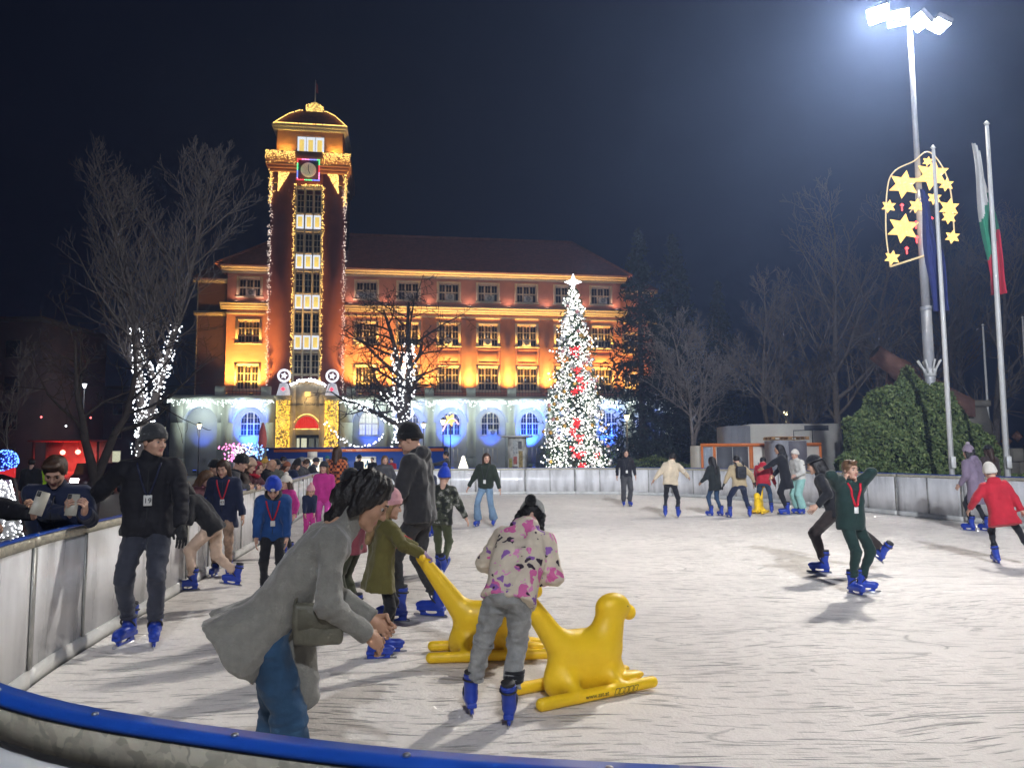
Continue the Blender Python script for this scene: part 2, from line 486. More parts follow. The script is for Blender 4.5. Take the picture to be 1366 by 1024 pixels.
RINK = [(0.3, 1.42), (-0.62, 1.63), (-1.35, 1.98), (-2.25, 2.75), (-3.05, 4.05), (-3.52, 5.6), (-3.75, 6.9), (-3.98, 8.6), (-4.28, 10.8), (-4.6, 13.2),
        (-5.0, 16.0), (-5.7, 20.5), (-6.4, 25.0), (-6.2, 28.0), (-4.4, 30.0), (-2.4, 30.7), (0.5, 30.9), (3.4, 30.5), (5.5, 29.4), (7.1, 27.5), (8.6, 24.6),
        (9.55, 21.0), (10.4, 18.0), (11.1, 15.0), (11.5, 11.5), (11.3, 8.0), (10.2, 4.8), (8.0, 2.4), (5.0, 1.35), (2.4, 1.25)]
RP = catmull(RINK, 16, True)
# resample evenly
_d = np.linalg.norm(np.roll(RP, -1, 0) - RP, axis=1)
_s = np.concatenate([[0], np.cumsum(_d)])
NPT = int(_s[-1] / 0.125) // 16 * 16
_u = np.linspace(0, _s[-1], NPT, endpoint=False)
_ext = np.vstack([RP, RP[:1]])
RQ = np.stack([np.interp(_u, _s, _ext[:, 0]), np.interp(_u, _s, _ext[:, 1])], 1)
RT = np.roll(RQ, -1, 0) - np.roll(RQ, 1, 0); RT /= np.linalg.norm(RT, axis=1, keepdims=True)
RN = np.stack([-RT[:, 1], RT[:, 0]], 1)      # points out or in
_c = RQ.mean(0)
if np.sum(RN * (RQ - _c)) < 0: RN = -RN       # outward
ice = MB()
ice.add(np.vstack([np.c_[RQ - RN * 0.03, np.zeros(NPT)]]), [list(range(NPT))])
struct(ice.build('ice_rink', ice_mat()))

# ------------------------------------------------------------------ rink barrier
def panel_mat():
    m = mat('board_plastic', (0.70, 0.70, 0.71), 0.28, 0.10, 1.5, 0.03, 3, spec=0.5)
    nt = m.node_tree
    bs = nt.nodes['Principled BSDF']
    tc = nt.nodes.new('ShaderNodeTexCoord')
    mp = nt.nodes.new('ShaderNodeMapping'); mp.inputs['Scale'].default_value = (1.6, 1.6, .35)
    n = nt.nodes.new('ShaderNodeTexNoise'); n.inputs['Scale'].default_value = 2.2; n.inputs['Detail'].default_value = 8
    nt.links.new(tc.outputs['Object'], mp.inputs[0]); nt.links.new(mp.outputs[0], n.inputs['Vector'])
    r2 = nt.nodes.new('ShaderNodeMapRange'); r2.inputs[1].default_value, r2.inputs[2].default_value = .3, .7; r2.inputs[3].default_value, r2.inputs[4].default_value = .62, 1.08
    vm = nt.nodes.new('ShaderNodeVectorMath'); vm.operation = 'SCALE'; vm.inputs[0].default_value = (.86, .86, .875)
    nt.links.new(n.outputs[0], r2.inputs[0]); nt.links.new(r2.outputs[0], vm.inputs['Scale']); nt.links.new(vm.outputs[0], bs.inputs['Base Color'])
    r = nt.nodes.new('ShaderNodeMapRange'); r.inputs[3].default_value, r.inputs[4].default_value = .1, .5
    nt.links.new(n.outputs[0], r.inputs[0]); nt.links.new(r.outputs[0], bs.inputs['Roughness'])
    return m
BPL = panel_mat()
BLUECAP = mat('blue_plastic_cap', (0.012, 0.075, 0.42), 0.3, 0.1, 5, 0.03, 60, spec=0.5)
def galv_spangle():
    m = mat('spangled_zinc', (0.40, 0.38, 0.33), 0.45, 0.0, metal=0.3)
    nt = m.node_tree; bs = nt.nodes['Principled BSDF']
    tc = nt.nodes.new('ShaderNodeTexCoord')
    v = nt.nodes.new('ShaderNodeTexVoronoi'); v.inputs['Scale'].default_value = 38
    n = nt.nodes.new('ShaderNodeTexNoise'); n.inputs['Scale'].default_value = 14
    mixv = nt.nodes.new('ShaderNodeMix'); mixv.data_type = 'VECTOR'; mixv.inputs[0].default_value = .12
    nt.links.new(tc.outputs['Object'], n.inputs['Vector']); nt.links.new(tc.outputs['Object'], mixv.inputs[4]); nt.links.new(n.outputs[1], mixv.inputs[5])
    nt.links.new(mixv.outputs[1], v.inputs['Vector'])
    cr = nt.nodes.new('ShaderNodeValToRGB')
    cr.color_ramp.elements[0].color = (.36, .34, .27, 1); cr.color_ramp.elements[1].color = (.66, .62, .5, 1)
    nt.links.new(v.outputs['Color'], cr.inputs[0]); nt.links.new(cr.outputs[0], bs.inputs['Base Color'])
    r = nt.nodes.new('ShaderNodeMapRange'); r.inputs[3].default_value, r.inputs[4].default_value = .3, .6
    nt.links.new(v.outputs['Color'], r.inputs[0]); nt.links.new(r.outputs[0], bs.inputs['Roughness'])
    return m
ZINC = galv_spangle()
BOLT = mat('bolt_steel', (0.6, 0.6, 0.6), 0.3, 0, metal=0.9)
KICK = mat('kick_strip', (0.62, 0.62, 0.60), 0.4, 0.15, 4)
barrier = thing('rink_barrier', 'white translucent board barrier with zinc posts and blue top rail running round the ice rink', 'barrier', (0, 0, 0))
def strip(idx, o0, o1, z0, z1, mats, name, mi=0):
    """solid strip following the rink outline between offsets o0 (inner) and o1 (outer)"""
    idx = np.array(idx) % NPT
    n = len(idx)
    A = RQ[idx] + RN[idx] * o0; B = RQ[idx] + RN[idx] * o1
    V = np.concatenate([np.c_[A, np.full(n, z0)], np.c_[A, np.full(n, z1)], np.c_[B, np.full(n, z1)], np.c_[B, np.full(n, z0)]])
    F = []
    for k in range(n - 1):
        for r in range(4):
            r2 = (r + 1) % 4
            F.append((r * n + k, r * n + k + 1, r2 * n + k + 1, r2 * n + k))
    F.append((0, n, 2 * n, 3 * n)); F.append((n - 1, 4 * n - 1, 3 * n - 1, 2 * n - 1))
    mb = MB(); mb.add(V, F, mi)
    return mb.build(name, mats, barrier)
PAN = 16
for k in range(NPT // PAN):
    i0 = k * PAN
    strip(range(i0, i0 + PAN + 1), 0.0, 0.02, 0.12, BH - 0.09, BPL, 'panel')
    strip(range(i0, i0 + PAN + 1), -0.018, 0.03, -0.02, 0.118, KICK, 'kick_strip')
    strip(range(i0, i0 + PAN + 1), -0.006, 0.05, BH - 0.09, BH - 0.014, ZINC, 'top_rail')
    strip(range(i0, i0 + PAN + 1), -0.014, 0.056, BH - 0.014, BH, BLUECAP, 'cap_rail')
    for s, w in ((0, 0.034), (PAN // 2, 0.016)):
        j = (i0 + s) % NPT
        ang = math.atan2(RT[j, 1], RT[j, 0])
        b = MB(); sg = 1 if (Matrix.Rotation(ang, 2) @ Vector((0, 1))).dot(Vector(RN[j])) > 0 else -1
        b.box(-w, w, -0.016, -0.003, 0.119, BH - 0.091)
        if s == 0:
            b.box(-w, w, 0.022, 0.07, -0.1, BH - 0.092)
        if sg < 0: ang += math.pi
        b.build('post', GALV, barrier, loc=(RQ[j, 0], RQ[j, 1], 0), rot=ang)
    for s in range(1, PAN, 3):
        j = (i0 + s) % NPT
        p = RQ[j] + RN[j] * 0.02
        if p[1] < 9:
            b = MB(); b.lathe([(0.008, 0), (0.008, .004), (.005, .006)], 8); b.build('bolt', BOLT, barrier, loc=(p[0], p[1], BH))
# print on the outer face of the near board
j = int(np.argmin(np.linalg.norm(RQ - np.array([-0.68, 1.66]), axis=1)))
ang = math.atan2(RN[j, 1], RN[j, 0])
M = Matrix.Translation((RQ[j, 0] + RN[j, 0] * .026, RQ[j, 1] + RN[j, 1] * .026, BH - .112)) @ Matrix.Rotation(ang + math.pi / 2, 4, 'Z') @ Matrix.Rotation(math.pi / 2, 4, 'X')
text_mesh('Professional Ice Rink', 0.022, mat('board_print', (.05, .05, .07), .5, 0), 'lettering', barrier, M, 0.0005)
# ------------------------------------------------------------------ city hall
PLASTER = mat('terracotta_plaster', (0.50, 0.235, 0.165), 0.85, 0.10, 1.2, 0.1, 12)
TOWERW = mat('maroon_plaster', (0.19, 0.06, 0.052), 0.85, 0.12, 1.0, 0.1, 12)
CREAM = mat('cream_trim', (0.60, 0.54, 0.42), 0.75, 0.08, 3)
GFWALL = mat('pale_green_plaster', (0.56, 0.58, 0.50), 0.85, 0.10, 1.0, 0.1, 10)
PLINTH = mat('grey_plinth', (0.2, 0.205, 0.19), 0.85, 0.12, 2)
NICHE = mat('white_plaster', (0.55, 0.56, 0.55), 0.85, 0.06, 1.5)
def roof_mat():
    m = mat('roof_tiles', (0.36, 0.14, 0.095), 0.85, 0.25, 2.5)
    nt = m.node_tree; bs = nt.nodes['Principled BSDF']
    tc = nt.nodes.new('ShaderNodeTexCoord'); w = nt.nodes.new('ShaderNodeTexWave')
    w.bands_direction = 'Z'; w.inputs['Scale'].default_value = 1.6; w.inputs['Distortion'].default_value = .4
    bp = nt.nodes.new('ShaderNodeBump'); bp.inputs['Strength'].default_value = .8; bp.inputs['Distance'].default_value = .08
    nt.links.new(tc.outputs['Object'], w.inputs[0]); nt.links.new(w.outputs[1], bp.inputs['Height']); nt.links.new(bp.outputs[0], bs.inputs['Normal'])
    return m
ROOF = roof_mat()
DARKGLASS = mat('night_glass', (0.02, 0.022, 0.026), 0.12, 0.1, 2, spec=0.6)
LITGLASS = mat('lit_glass', (0.3, 0.3, 0.25), 0.3, 0, emit=(.85, .85, .6), estr=.75)
AC = mat('air_conditioner_white', (0.55, 0.55, 0.53), 0.5, 0.06, 4)
PA = AT(297, 600, 70.0)
HA = R(8.55)
hall = thing('city_hall', 'long orange floodlit city hall with red tiled roof and a tall clock tower', 'building', (PA.x, 70.0, -0.1), HA)
HM = Matrix.Translation((PA.x, 70.0, -0.1)) @ Matrix.Rotation(HA, 4, 'Z')

def wall(name, x0, x1, z0, z1, y0, openings, m, reveal=0.28, parent=hall):
    xs = sorted({x0, x1, *[o[0] for o in openings], *[o[1] for o in openings]})
    zs = sorted({z0, z1, *[o[2] for o in openings], *[o[3] for o in openings]})
    b = MB()
    for i in range(len(xs) - 1):
        for k in range(len(zs) - 1):
            cx, cz = (xs[i] + xs[i + 1]) / 2, (zs[k] + zs[k + 1]) / 2
            if any(o[0] < cx < o[1] and o[2] < cz < o[3] for o in openings): continue
            b.add([(xs[i], y0, zs[k]), (xs[i + 1], y0, zs[k]), (xs[i + 1], y0, zs[k + 1]), (xs[i], y0, zs[k + 1])], [(0, 1, 2, 3)])
    for a, c, d, e in openings:
        y1 = y0 + reveal
        b.add([(a, y0, d), (c, y0, d), (c, y1, d), (a, y1, d)], [(0, 3, 2, 1)])
        b.add([(a, y0, e), (c, y0, e), (c, y1, e), (a, y1, e)], [(0, 1, 2, 3)])
        b.add([(a, y0, d), (a, y1, d), (a, y1, e), (a, y0, e)], [(0, 1, 2, 3)])
        b.add([(c, y0, d), (c, y1, d), (c, y1, e), (c, y0, e)], [(0, 3, 2, 1)])
    return b.build(name, m, parent)

_wm = {}
def window(x, z0, z1, w, y, cols=3, rows=3, lit=False, parent=hall, surround=True, bar=0.07):
    key = (round(z1 - z0, 2), w, cols, rows, surround, bar)
    h = z1 - z0
    if key not in _wm:
        b = MB()
        if surround:
            t = 0.22
            b.box(-w / 2 - t, -w / 2, -0.06, 0.0, -t * .4, h + t); b.box(w / 2, w / 2 + t, -0.06, 0.0, -t * .4, h + t)
            b.box(-w / 2, w / 2, -0.06, 0.0, h, h + t)
        y0, y1 = 0.12, 0.2
        b.box(-w / 2, w / 2, y0, y1, 0, bar * 1.3); b.box(-w / 2, w / 2, y0, y1, h - bar * 1.3, h)
        for c in range(cols + 1):
            xx = -w / 2 + c * w / cols
            b.box(max(-w / 2, xx - bar), min(w / 2, xx + bar), y0 - .01, y1 + .01, 0, h)
        for r in range(1, rows):
            zz = h * r / rows
            wb = bar if (rows > 3 and r == 2) or rows < 3 or r == 1 else bar * .4
            b.box(-w / 2, w / 2, y0 + .01, y1 - .01, zz - wb, zz + wb)
        for c in range(cols):
            xx = -w / 2 + (c + .5) * w / cols
            b.box(xx - .02, xx + .02, y0 + .02, y1 - .02, 0, h)
        g = MB(); g.box(-w / 2, w / 2, 0.165, 0.175, 0, h)
        s = MB(); s.box(-w / 2 - .3, w / 2 + .3, -0.18, 0.1, -.16, -.02)
        _wm[key] = (b.mesh('window', CREAM), g.mesh('pane', DARKGLASS), g.mesh('pane', LITGLASS), s.mesh('sill', CREAM))
    me = _wm[key]
    o = link('window', me[0], parent, (x, y, z0))
    link('pane', me[2] if lit else me[1], o)
    if surround: link('sill', me[3], o)
    return o


_ac = MB(); _ac.bbox(-.42, .42, -.32, 0, 0, .6, .03); AC_ME = _ac.mesh('air_conditioner', AC)
_fan = MB()
for k in range(4): _fan.tube([((.08 + .05 * k) * math.cos(t), -.335, .3 + (.08 + .05 * k) * math.sin(t)) for t in np.linspace(0, 6.283, 13)[:-1]], .012, 4, closed=True)
FAN_ME = _fan.mesh('fan_grille', BLACKMETAL)
def aircon(x, z, y):
    o = link('air_conditioner', AC_ME, hall, (x, y, z)); link('fan_grille', FAN_ME, o)

WX = [2.05, 13.0, 17.05, 21.0, 24.9, 28.8, 32.75, 36.5]
W4, W3, W2 = (16.85, 18.55), (12.4, 14.5), (7.95, 10.25)
TW0, TW1 = 4.05, 10.95
for (a, c) in ((0.0, TW0), (TW1, 38.6)):
    ops = []
    for x in WX:
        if a < x < c: ops += [(x - .98, x + .98, *W4), (x - .98, x + .98, *W3), (x - .98, x + .98, *W2)]
    wall('wall', a, c, 7.2, 19.4, 0.0, ops, PLASTER)
for i, x in enumerate(WX):
    window(x, *W4, 1.96, 0.0, rows=2); window(x, *W3, 1.96, 0.0); window(x, *W2, 1.96, 0.0, lit=False)
    for dx in ((.45, -.5) if i in (1,) else ((0.1,) if i != 0 else (.2,))): aircon(x + dx, W4[0] - .02, -0.2)
    if i in (3, 4, 5): aircon(x - .1, W3[0] - .02, -.2)
    if i in (1,): aircon(x - .5, W3[0] - .02, -.2)
# wings set back at both ends
for (a, c, fl) in ((-3.7, 0.0, -1), (38.6, 43.5, 1)):
    xw = -1.9 if fl < 0 else 41.0
    wall('wing_wall', a, c, 6.7, 18.9, 4.0, [] if fl < 0 else [(xw - .9, xw + .9, *W3), (xw - .9, xw + .9, *W2)], PLASTER if fl > 0 else mat('shaded_wing_plaster', (.10, .055, .05), .85, .1, 1.5))  # left wing plaster darkened in colour so the wall reads as unlit
    if fl > 0:
        window(xw, *W3, 1.8, 4.0); window(xw, *W2, 1.8, 4.0)
    b = MB(); b.box(a if fl < 0 else c - .1, a + .1 if fl < 0 else c, 3.9, 10, 0, 19.0); b.box(a - .2, c + .2, 3.5, 4.02, 15.6, 16.0); b.box(a - .3, c + .3, 3.4, 4.02, 18.9, 19.3)
    b.build('wing_trim', CREAM, hall)
    b = MB(); b.add([(a - .4, 3.3, 19.3), (c + .4, 3.3, 19.3), (c + .4, 11, 22.5), (a - .4, 11, 22.5)], [(0, 1, 2, 3)]); b.build('wing_roof', ROOF, hall)
b = MB(); b.box(0, .02, 0, 4.0, 7.2, 19.4); b.box(38.58, 38.6, 0, 4.0, 7.2, 19.4); b.box(0, 38.6, 13.9, 14, 0, 19.4); b.box(-.02, 0, 4, 14, 0, 19.4); b.box(38.6, 38.62, 4, 14, 0, 19.4)
b.build('side_wall', PLASTER, hall)
# cornices
def cornice(name, x0, x1, z, prof, m=CREAM):
    b = MB()
    for (y0, za, zb) in prof: b.box(x0, x1, y0, 0.0, z + za, z + zb)
    return b.build(name, m, hall)
for a, c in ((-.5, TW0), (TW1, 39.1)):
    cornice('middle_cornice', a, c, 15.55, [(-.3, 0, .18), (-.55, .181, .42), (-.75, .421, .6)])
    cornice('eaves_cornice', a, c, 19.05, [(-.2, 0, .2), (-.5, .201, .4), (-.85, .401, .62)])
    cornice('string_course', a if a > 0 else 0, c - .5, 15.1, [(-.1, 0, .2)])
    cornice('parapet_band', a if a > 0 else 0, c - .5, 16.2, [(-.08, 0, .28)], PLASTER)
# pilasters and spandrel panels
for x in (19.0, 22.95, 26.85, 30.78, 34.65):
    b = MB()
    b.box(x - .72, x + .72, -.16, -.002, 7.2, 15.1); b.box(x - .5, x + .5, -.26, -.161, 7.2, 15.0)
    b.build('pilaster', PLASTER, hall)
for x in WX[3:]:
    b = MB()
    b.box(x - .95, x + .95, -.05, -.002, 10.75, 11.95)
    for (a, c, d, e) in ((-1.05, 1.05, 10.62, 10.74), (-1.05, 1.05, 11.96, 12.08), (-1.05, -.96, 10.741, 11.959), (.96, 1.05, 10.741, 11.959)): b.box(x + a, x + c, -.12, -.003, d, e)
    b.build('spandrel_panel', PLASTER, hall)
# roof
E0, RZ = 19.68, 25.2
b = MB()
V = [(-.95, -.95, E0), (39.5, -.95, E0), (39.5, 14.9, E0), (-.95, 14.9, E0), (5.0, 7, RZ), (35.2, 7, RZ)]
b.add(V, [(0, 1, 5, 4)]); b.add(V, [(2, 3, 4, 5)]); b.add(V, [(1, 2, 5)]); b.add(V, [(3, 0, 4)])
rf = b.build('roof', ROOF, hall)
b = MB(); b.tube([(5, 7, RZ + .05), (35.2, 7, RZ + .05)], .16, 8); b.tube([(-.95, -.95, E0 + .05), (5, 7, RZ + .05)], .14, 8); b.tube([(39.5, -.95, E0 + .05), (35.2, 7, RZ + .05)], .14, 8); b.build('ridge_tiles', ROOF, rf)
b = MB(); b.box(3.2, 4.4, 8, 9, 23, 26.2); b.build('chimney', TOWERW, rf)
# ground floor with arcade of niches
GY = -2.5
AX = [-1.45, 2.75, 13.4, 17.2, 21.1, 24.88, 28.7, 32.6, 36.6, 40.6]
AW, ASP, ATOP = 1.47, 4.72, 6.2
def arch_pts(cx, w, spring, n=14):
    return [(cx + w * math.cos(math.pi - math.pi * k / n), spring + w * math.sin(math.pi * k / n)) for k in range(n + 1)]
def arcade(x0, x1, arches):
    b = MB()
    edges = [x0] + [e for cx in arches for e in (cx - AW, cx + AW)] + [x1]
    for k in range(0, len(edges), 2):
        b.box(edges[k], edges[k + 1], GY, GY + 1.0, 1.5, ASP)
    zt = 6.7
    for cx in arches:
        pts = arch_pts(cx, AW, ASP)
        for (p, q) in zip(pts[:-1], pts[1:]):
            b.add([(p[0], GY, p[1]), (q[0], GY, q[1]), (q[0], GY, zt), (p[0], GY, zt)], [(0, 1, 2, 3)])
            b.add([(p[0], GY, p[1]), (q[0], GY, q[1]), (q[0], GY + .9, q[1]), (p[0], GY + .9, p[1])], [(0, 3, 2, 1)])
    for k in range(0, len(edges), 2):
        b.box(edges[k], edges[k + 1], GY, GY + 1.0, ASP, zt)
    o = b.build('arcade_wall', GFWALL, hall)
    for k in range(0, len(edges), 2):
        b = MB(); b.box(edges[k] - .03, edges[k + 1] + .03, GY - .06, GY + 1.02, 0, 1.5); b.build('plinth', PLINTH, hall)
    for k in range(2, len(edges) - 2, 2):
        mx = (edges[k] + edges[k + 1]) / 2
        b = MB(); b.box(mx - .28, mx + .28, GY - .09, GY - .002, 1.52, 6.4); b.build('pier_strip', GFWALL, hall)
def arched_window(cx, z0, z1, w, y, lit=False):
    b = MB()
    r = w / 2; sp = z1 - r
    out = [(cx - r, z0)] + arch_pts(cx, r, sp, 10) + [(cx + r, z0)]
    for p, q in zip(out[:-1], out[1:]):
        b.tube([(p[0], y, p[1]), (q[0], y, q[1])], .06, 4)
    b.box(cx - r, cx + r, y - .05, y + .02, z0 - .05, z0 + .07)
    for dx in (-w / 6, w / 6):
        b.box(cx + dx - .055, cx + dx + .055, y - .05, y + .03, z0, sp + math.sqrt(max(0, r * r - dx * dx)))
    b.box(cx - r, cx + r, y - .04, y + .02, (z0 + z1) / 2 - .05, (z0 + z1) / 2 + .05)
    for t in (.25, .75):
        zz = z0 + (z1 - z0) * t
        hw = r if zz < sp else math.sqrt(max(0.01, r * r - (zz - sp) ** 2))
        b.box(cx - hw, cx + hw, y - .02, y + .01, zz - .015, zz + .015)
    for dx in (-w / 3, 0, w / 3):
        b.box(cx + dx - .015, cx + dx + .015, y - .02, y + .01, z0, sp + math.sqrt(max(0, r * r - dx * dx)))
    o = b.build('arched_window', CREAM, hall)
    g = MB(); g.add([(p[0], y + .005, p[1]) for p in out], [list(range(len(out)))]); g.build('pane', LITGLASS if lit else DARKGLASS, o)
    s = MB(); s.box(cx - r - .1, cx + r + .1, y - .07, y, z0 - .14, z0 - .051); s.build('sill', CREAM, o)
arcade(-4.0, 5.0, AX[:2]); arcade(10.8, 43.6, AX[2:])
b = MB(); b.box(-4, 5.0, GY + .9, GY + 1.0, 0, 6.7); b.build('niche_wall', NICHE, hall)
b = MB(); b.box(10.8, 43.6, GY + .9, GY + 1.0, 0, 6.7); b.build('niche_wall', NICHE, hall)
for i, cx in enumerate(AX):
    if i == 0: continue
    arched_window(cx, 3.55, 5.75, 1.75, GY + .86, lit=(i == 2))
    window(cx, .95, 2.3, 1.4, GY + .78, 3, 2, surround=False)
    if i in (5, 7): aircon(cx + .2, 3.5, GY + .9)
# terrace slab, parapet blocks, railing
b = MB(); b.box(-4.25, 5.1, GY - .35, 4.0, 6.7, 7.18); b.box(10.7, 43.8, GY - .35, 4.0, 6.7, 7.18); b.build('terrace_slab', GFWALL, hall)
for x in [0.2, 4.2] + [11.8, 15.2, 19.0, 22.95, 26.85, 30.78, 34.65, 38.4]:
    b = MB(); b.bbox(x - .42, x + .42, GY - .2, GY + .35, 7.18, 8.02, .03); b.build('parapet_block', GFWALL, hall)
for (a, c) in ((.65, 3.75), (12.25, 14.75), (15.65, 18.55), (19.45, 22.5), (23.4, 26.4), (27.3, 30.35), (31.2, 34.2), (35.1, 37.95)):
    b = MB()
    for z in (7.3, 7.55, 7.9): b.box(a, c, GY, GY + .05, z, z + .045)
    for x in np.arange(a, c, .3): b.box(x, x + .03, GY + .005, GY + .04, 7.18, 7.9)
    b.build('railing', BLACKMETAL, hall)
# ------------------------------------------------------------------ tower (part of the hall)
TY = -1.5
TC = 7.55
b = MB()
for (a, c) in ((TW0, 6.25), (8.85, TW1)):
    b.box(a, c, TY, TY + .6, 7.0, 29.2)
b.box(6.25, 8.85, TY, TY + .6, 27.4, 29.2)
b.box(TW0, TW0 + .1, TY + .6, 5.5, 0, 29.2); b.box(TW1 - .1, TW1, TY + .6, 5.5, 0, 29.2); b.box(TW0 + .1, TW1 - .1, 5.4, 5.5, 0, 29.2)
b.box(6.25, 8.85, TY + .5, TY + .6, 7.0, 27.4)
b.build('tower_wall', TOWERW, hall)
b = MB()
for x in (6.27, 7.1, 7.9, 8.65):
    b.box(x, x + .17, TY + .08, TY + .5, 8.2, 27.3)
for k in range(5):
    b.box(6.25, 8.85, TY + .1, TY + .5, 23.1 - 3.86 * k - .25, 23.1 - 3.86 * k)
    b.box(6.25, 8.85, TY + .1, TY + .5, 24.6 - 3.86 * k, 24.6 - 3.86 * k + .2)
b.box(6.25, 8.85, TY + .1, TY + .5, 27.05, 27.38)
b.build('mullion_frame', CREAM, hall)
PGOLD = mat('panel_gold_light', (.3, .25, .1), .6, .45, 14, emit=(1, .72, .18), estr=.9, sampling=False)
PSILV = glow('silver_panel', (.85, .9, 1.0), 1.0)
for k in range(5):
    z0 = 23.1 - 3.86 * k
    for x in (6.77, 7.58, 8.36):
        zb, ze = z0 + 1.72, z0 + 3.5
        w = .62
        bb = MB()
        for dx in (-w / 2, 0, w / 2): bb.box(x + dx - .03, x + dx + .03, TY + .32, TY + .38, zb, ze)
        for zz in np.linspace(zb, ze, 4): bb.box(x - w / 2, x + w / 2, TY + .33, TY + .37, zz - .03, zz + .03)
        o = bb.build('tower_window', CREAM, hall)
        g = MB(); g.box(x - w / 2, x + w / 2, TY + .35, TY + .36, zb, ze); g.build('pane', DARKGLASS, o)
        if k < 4:
            # lit panel between storeys: silver frame round a gold core
            p = MB(); p.box(x - .33, x + .33, TY + .06, TY + .12, z0 + .1, z0 + 1.42); o = p.build('light_panel', PSILV, hall)
            p = MB(); p.box(x - .2, x + .2, TY + .02, TY + .055, z0 + .28, z0 + 1.24); p.build('panel_core', PGOLD, o)
# balcony, top storey, roof
b = MB()
prof = [(4.05, -1.5), (3.55, -1.75), (3.55, -2.0), (11.45, -2.0), (11.45, -1.75), (10.95, -1.5)]
b.box(3.6, 11.4, -2.05, 6.0, 29.15, 29.4); b.box(3.75, 11.25, -1.9, 5.9, 28.9, 29.149); b.box(3.9, 11.1, -1.7, 5.7, 28.6, 28.899)
b.box(3.6, 11.4, -2.05, -1.85, 29.401, 30.55); b.box(3.6, 3.8, -1.85, 6, 29.401, 30.55); b.box(11.2, 11.4, -1.85, 6, 29.401, 30.55)
b.build('tower_balcony', mat('tower_orange_plaster', (.42, .2, .11), .85, .1, 2), hall)
wall('belfry_wall', 4.35, 10.65, 30.0, 33.0, -0.9, [(6.25, 8.85, 30.4, 32.6)], mat('tower_orange_plaster', ()), .25)
b = MB(); b.box(4.35, 4.45, -.9, 5.2, 30, 33.0); b.box(10.55, 10.65, -.9, 5.2, 30, 33.0); b.box(4.35, 10.65, 5.1, 5.2, 30, 33.0); b.build('belfry_side', mat('tower_orange_plaster', ()), hall)
for x in (6.7, 7.55, 8.4):
    p = MB(); p.box(x - .4, x + .4, -.78, -.7, 30.5, 32.5); o = p.build('light_panel', PSILV, hall)
    p = MB(); p.box(x - .22, x + .22, -.84, -.785, 30.8, 32.2); p.build('panel_core', PGOLD, o)
b = MB(); b.box(4.15, 10.85, -1.1, 5.4, 33.0, 33.25); b.box(3.95, 11.05, -1.3, 5.6, 33.251, 33.5); b.build('tower_cornice', CREAM, hall)
b = MB()
rings = [(3.35, 33.5), (2.9, 34.1), (2.1, 35.1), (1.2, 35.9), (.85, 36.05)]
V = []
for (h, z) in rings: V += [(TC - h, 2.15 - h, z), (TC + h, 2.15 - h, z), (TC + h, 2.15 + h, z), (TC - h, 2.15 + h, z)]
b.add(V, [(4 * i + j, 4 * i + (j + 1) % 4, 4 * i + 4 + (j + 1) % 4, 4 * i + 4 + j) for i in range(len(rings) - 1) for j in range(4)])
trf = b.build('tower_roof', ROOF, hall)
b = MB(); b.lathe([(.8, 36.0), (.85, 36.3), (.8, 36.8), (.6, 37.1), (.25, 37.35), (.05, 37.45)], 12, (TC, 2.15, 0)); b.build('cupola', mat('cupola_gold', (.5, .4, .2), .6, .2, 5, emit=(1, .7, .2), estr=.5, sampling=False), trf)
b = MB(); b.tube([(TC, 2.15, 37.2), (TC, 2.15, 39.8)], .05, 6); b.build('flagpole', WHITEPAINT, trf)
b = MB(); b.add([(TC, 2.15, 39.7), (TC + .25, 2.1, 39.2), (TC + .3, 2.2, 38.4), (TC, 2.15, 38.5)], [(0, 1, 2, 3)]); b.build('flag', mat('tower_flag_red', (.4, .08, .08), .8), trf)
# clock
b = MB(); b.box(TC - .98, TC + .98, -2.22, -2.06, 27.7, 29.62); ck = b.build('clock', mat('clock_board', (.12, .06, .06), .7), hall)
M = Matrix.Translation((TC, -2.225, 28.66)) @ Matrix.Rotation(math.pi / 2, 4, 'X')
b = MB(); b.lathe([(.72, 0), (.72, .03)], 24); fo = b.build('clock_face', mat('clock_face', (.6, .5, .35), .5, .1, emit=(1, .8, .5), estr=.25, sampling=False), ck); fo.matrix_local = M
b = MB(); b.box(-.03, .03, -.05, .5, .035, .05)
b.add(np.array([(-.03, -.05, .055), (.03, -.05, .055), (.17, -.36, .055), (.12, -.38, .055)]), [(0, 3, 2, 1)])
ho = b.build('clock_hands', BLACKMETAL, ck); ho.matrix_local = M
# portal
PORTW = mat('portal_stone', (.55, .46, .32), .8, .12, 2)
b = MB()
b.box(6.4, 6.9, -3.0, -1.5, 0, 8.0); b.box(9.0, 9.5, -3.0, -1.5, 0, 8.0); b.box(6.9, 9.0, -3.0, -1.5, 3.6, 8.0)
pts = [(6.4 + 3.1 * k / 10, 8.0 + .45 * math.sin(math.pi * k / 10)) for k in range(11)]
for p, q in zip(pts[:-1], pts[1:]): b.prism([(p[0], 8.0), (q[0], 8.0), q, p], -3.0, -1.5, 'y')
b.build('portal', PORTW, hall)
for cx in (5.8, 10.1):
    b = MB(); b.lathe([(.56, 0), (.56, 6.7), (.7, 6.72), (.7, 6.95)], 18, (cx, -2.9, 0)); b.build('portal_column', PORTW, hall, True)
    b = MB(); b.box(cx - .75, cx + .75, -3.3, -1.5, 6.95, 7.15); b.build('portal_ledge', PORTW, hall)
b = MB()
b.box(6.9, 9.0, -2.2, -2.1, 0, 3.6)
dr = b.build('door', mat('door_wood', (.03, .025, .03), .5), hall)
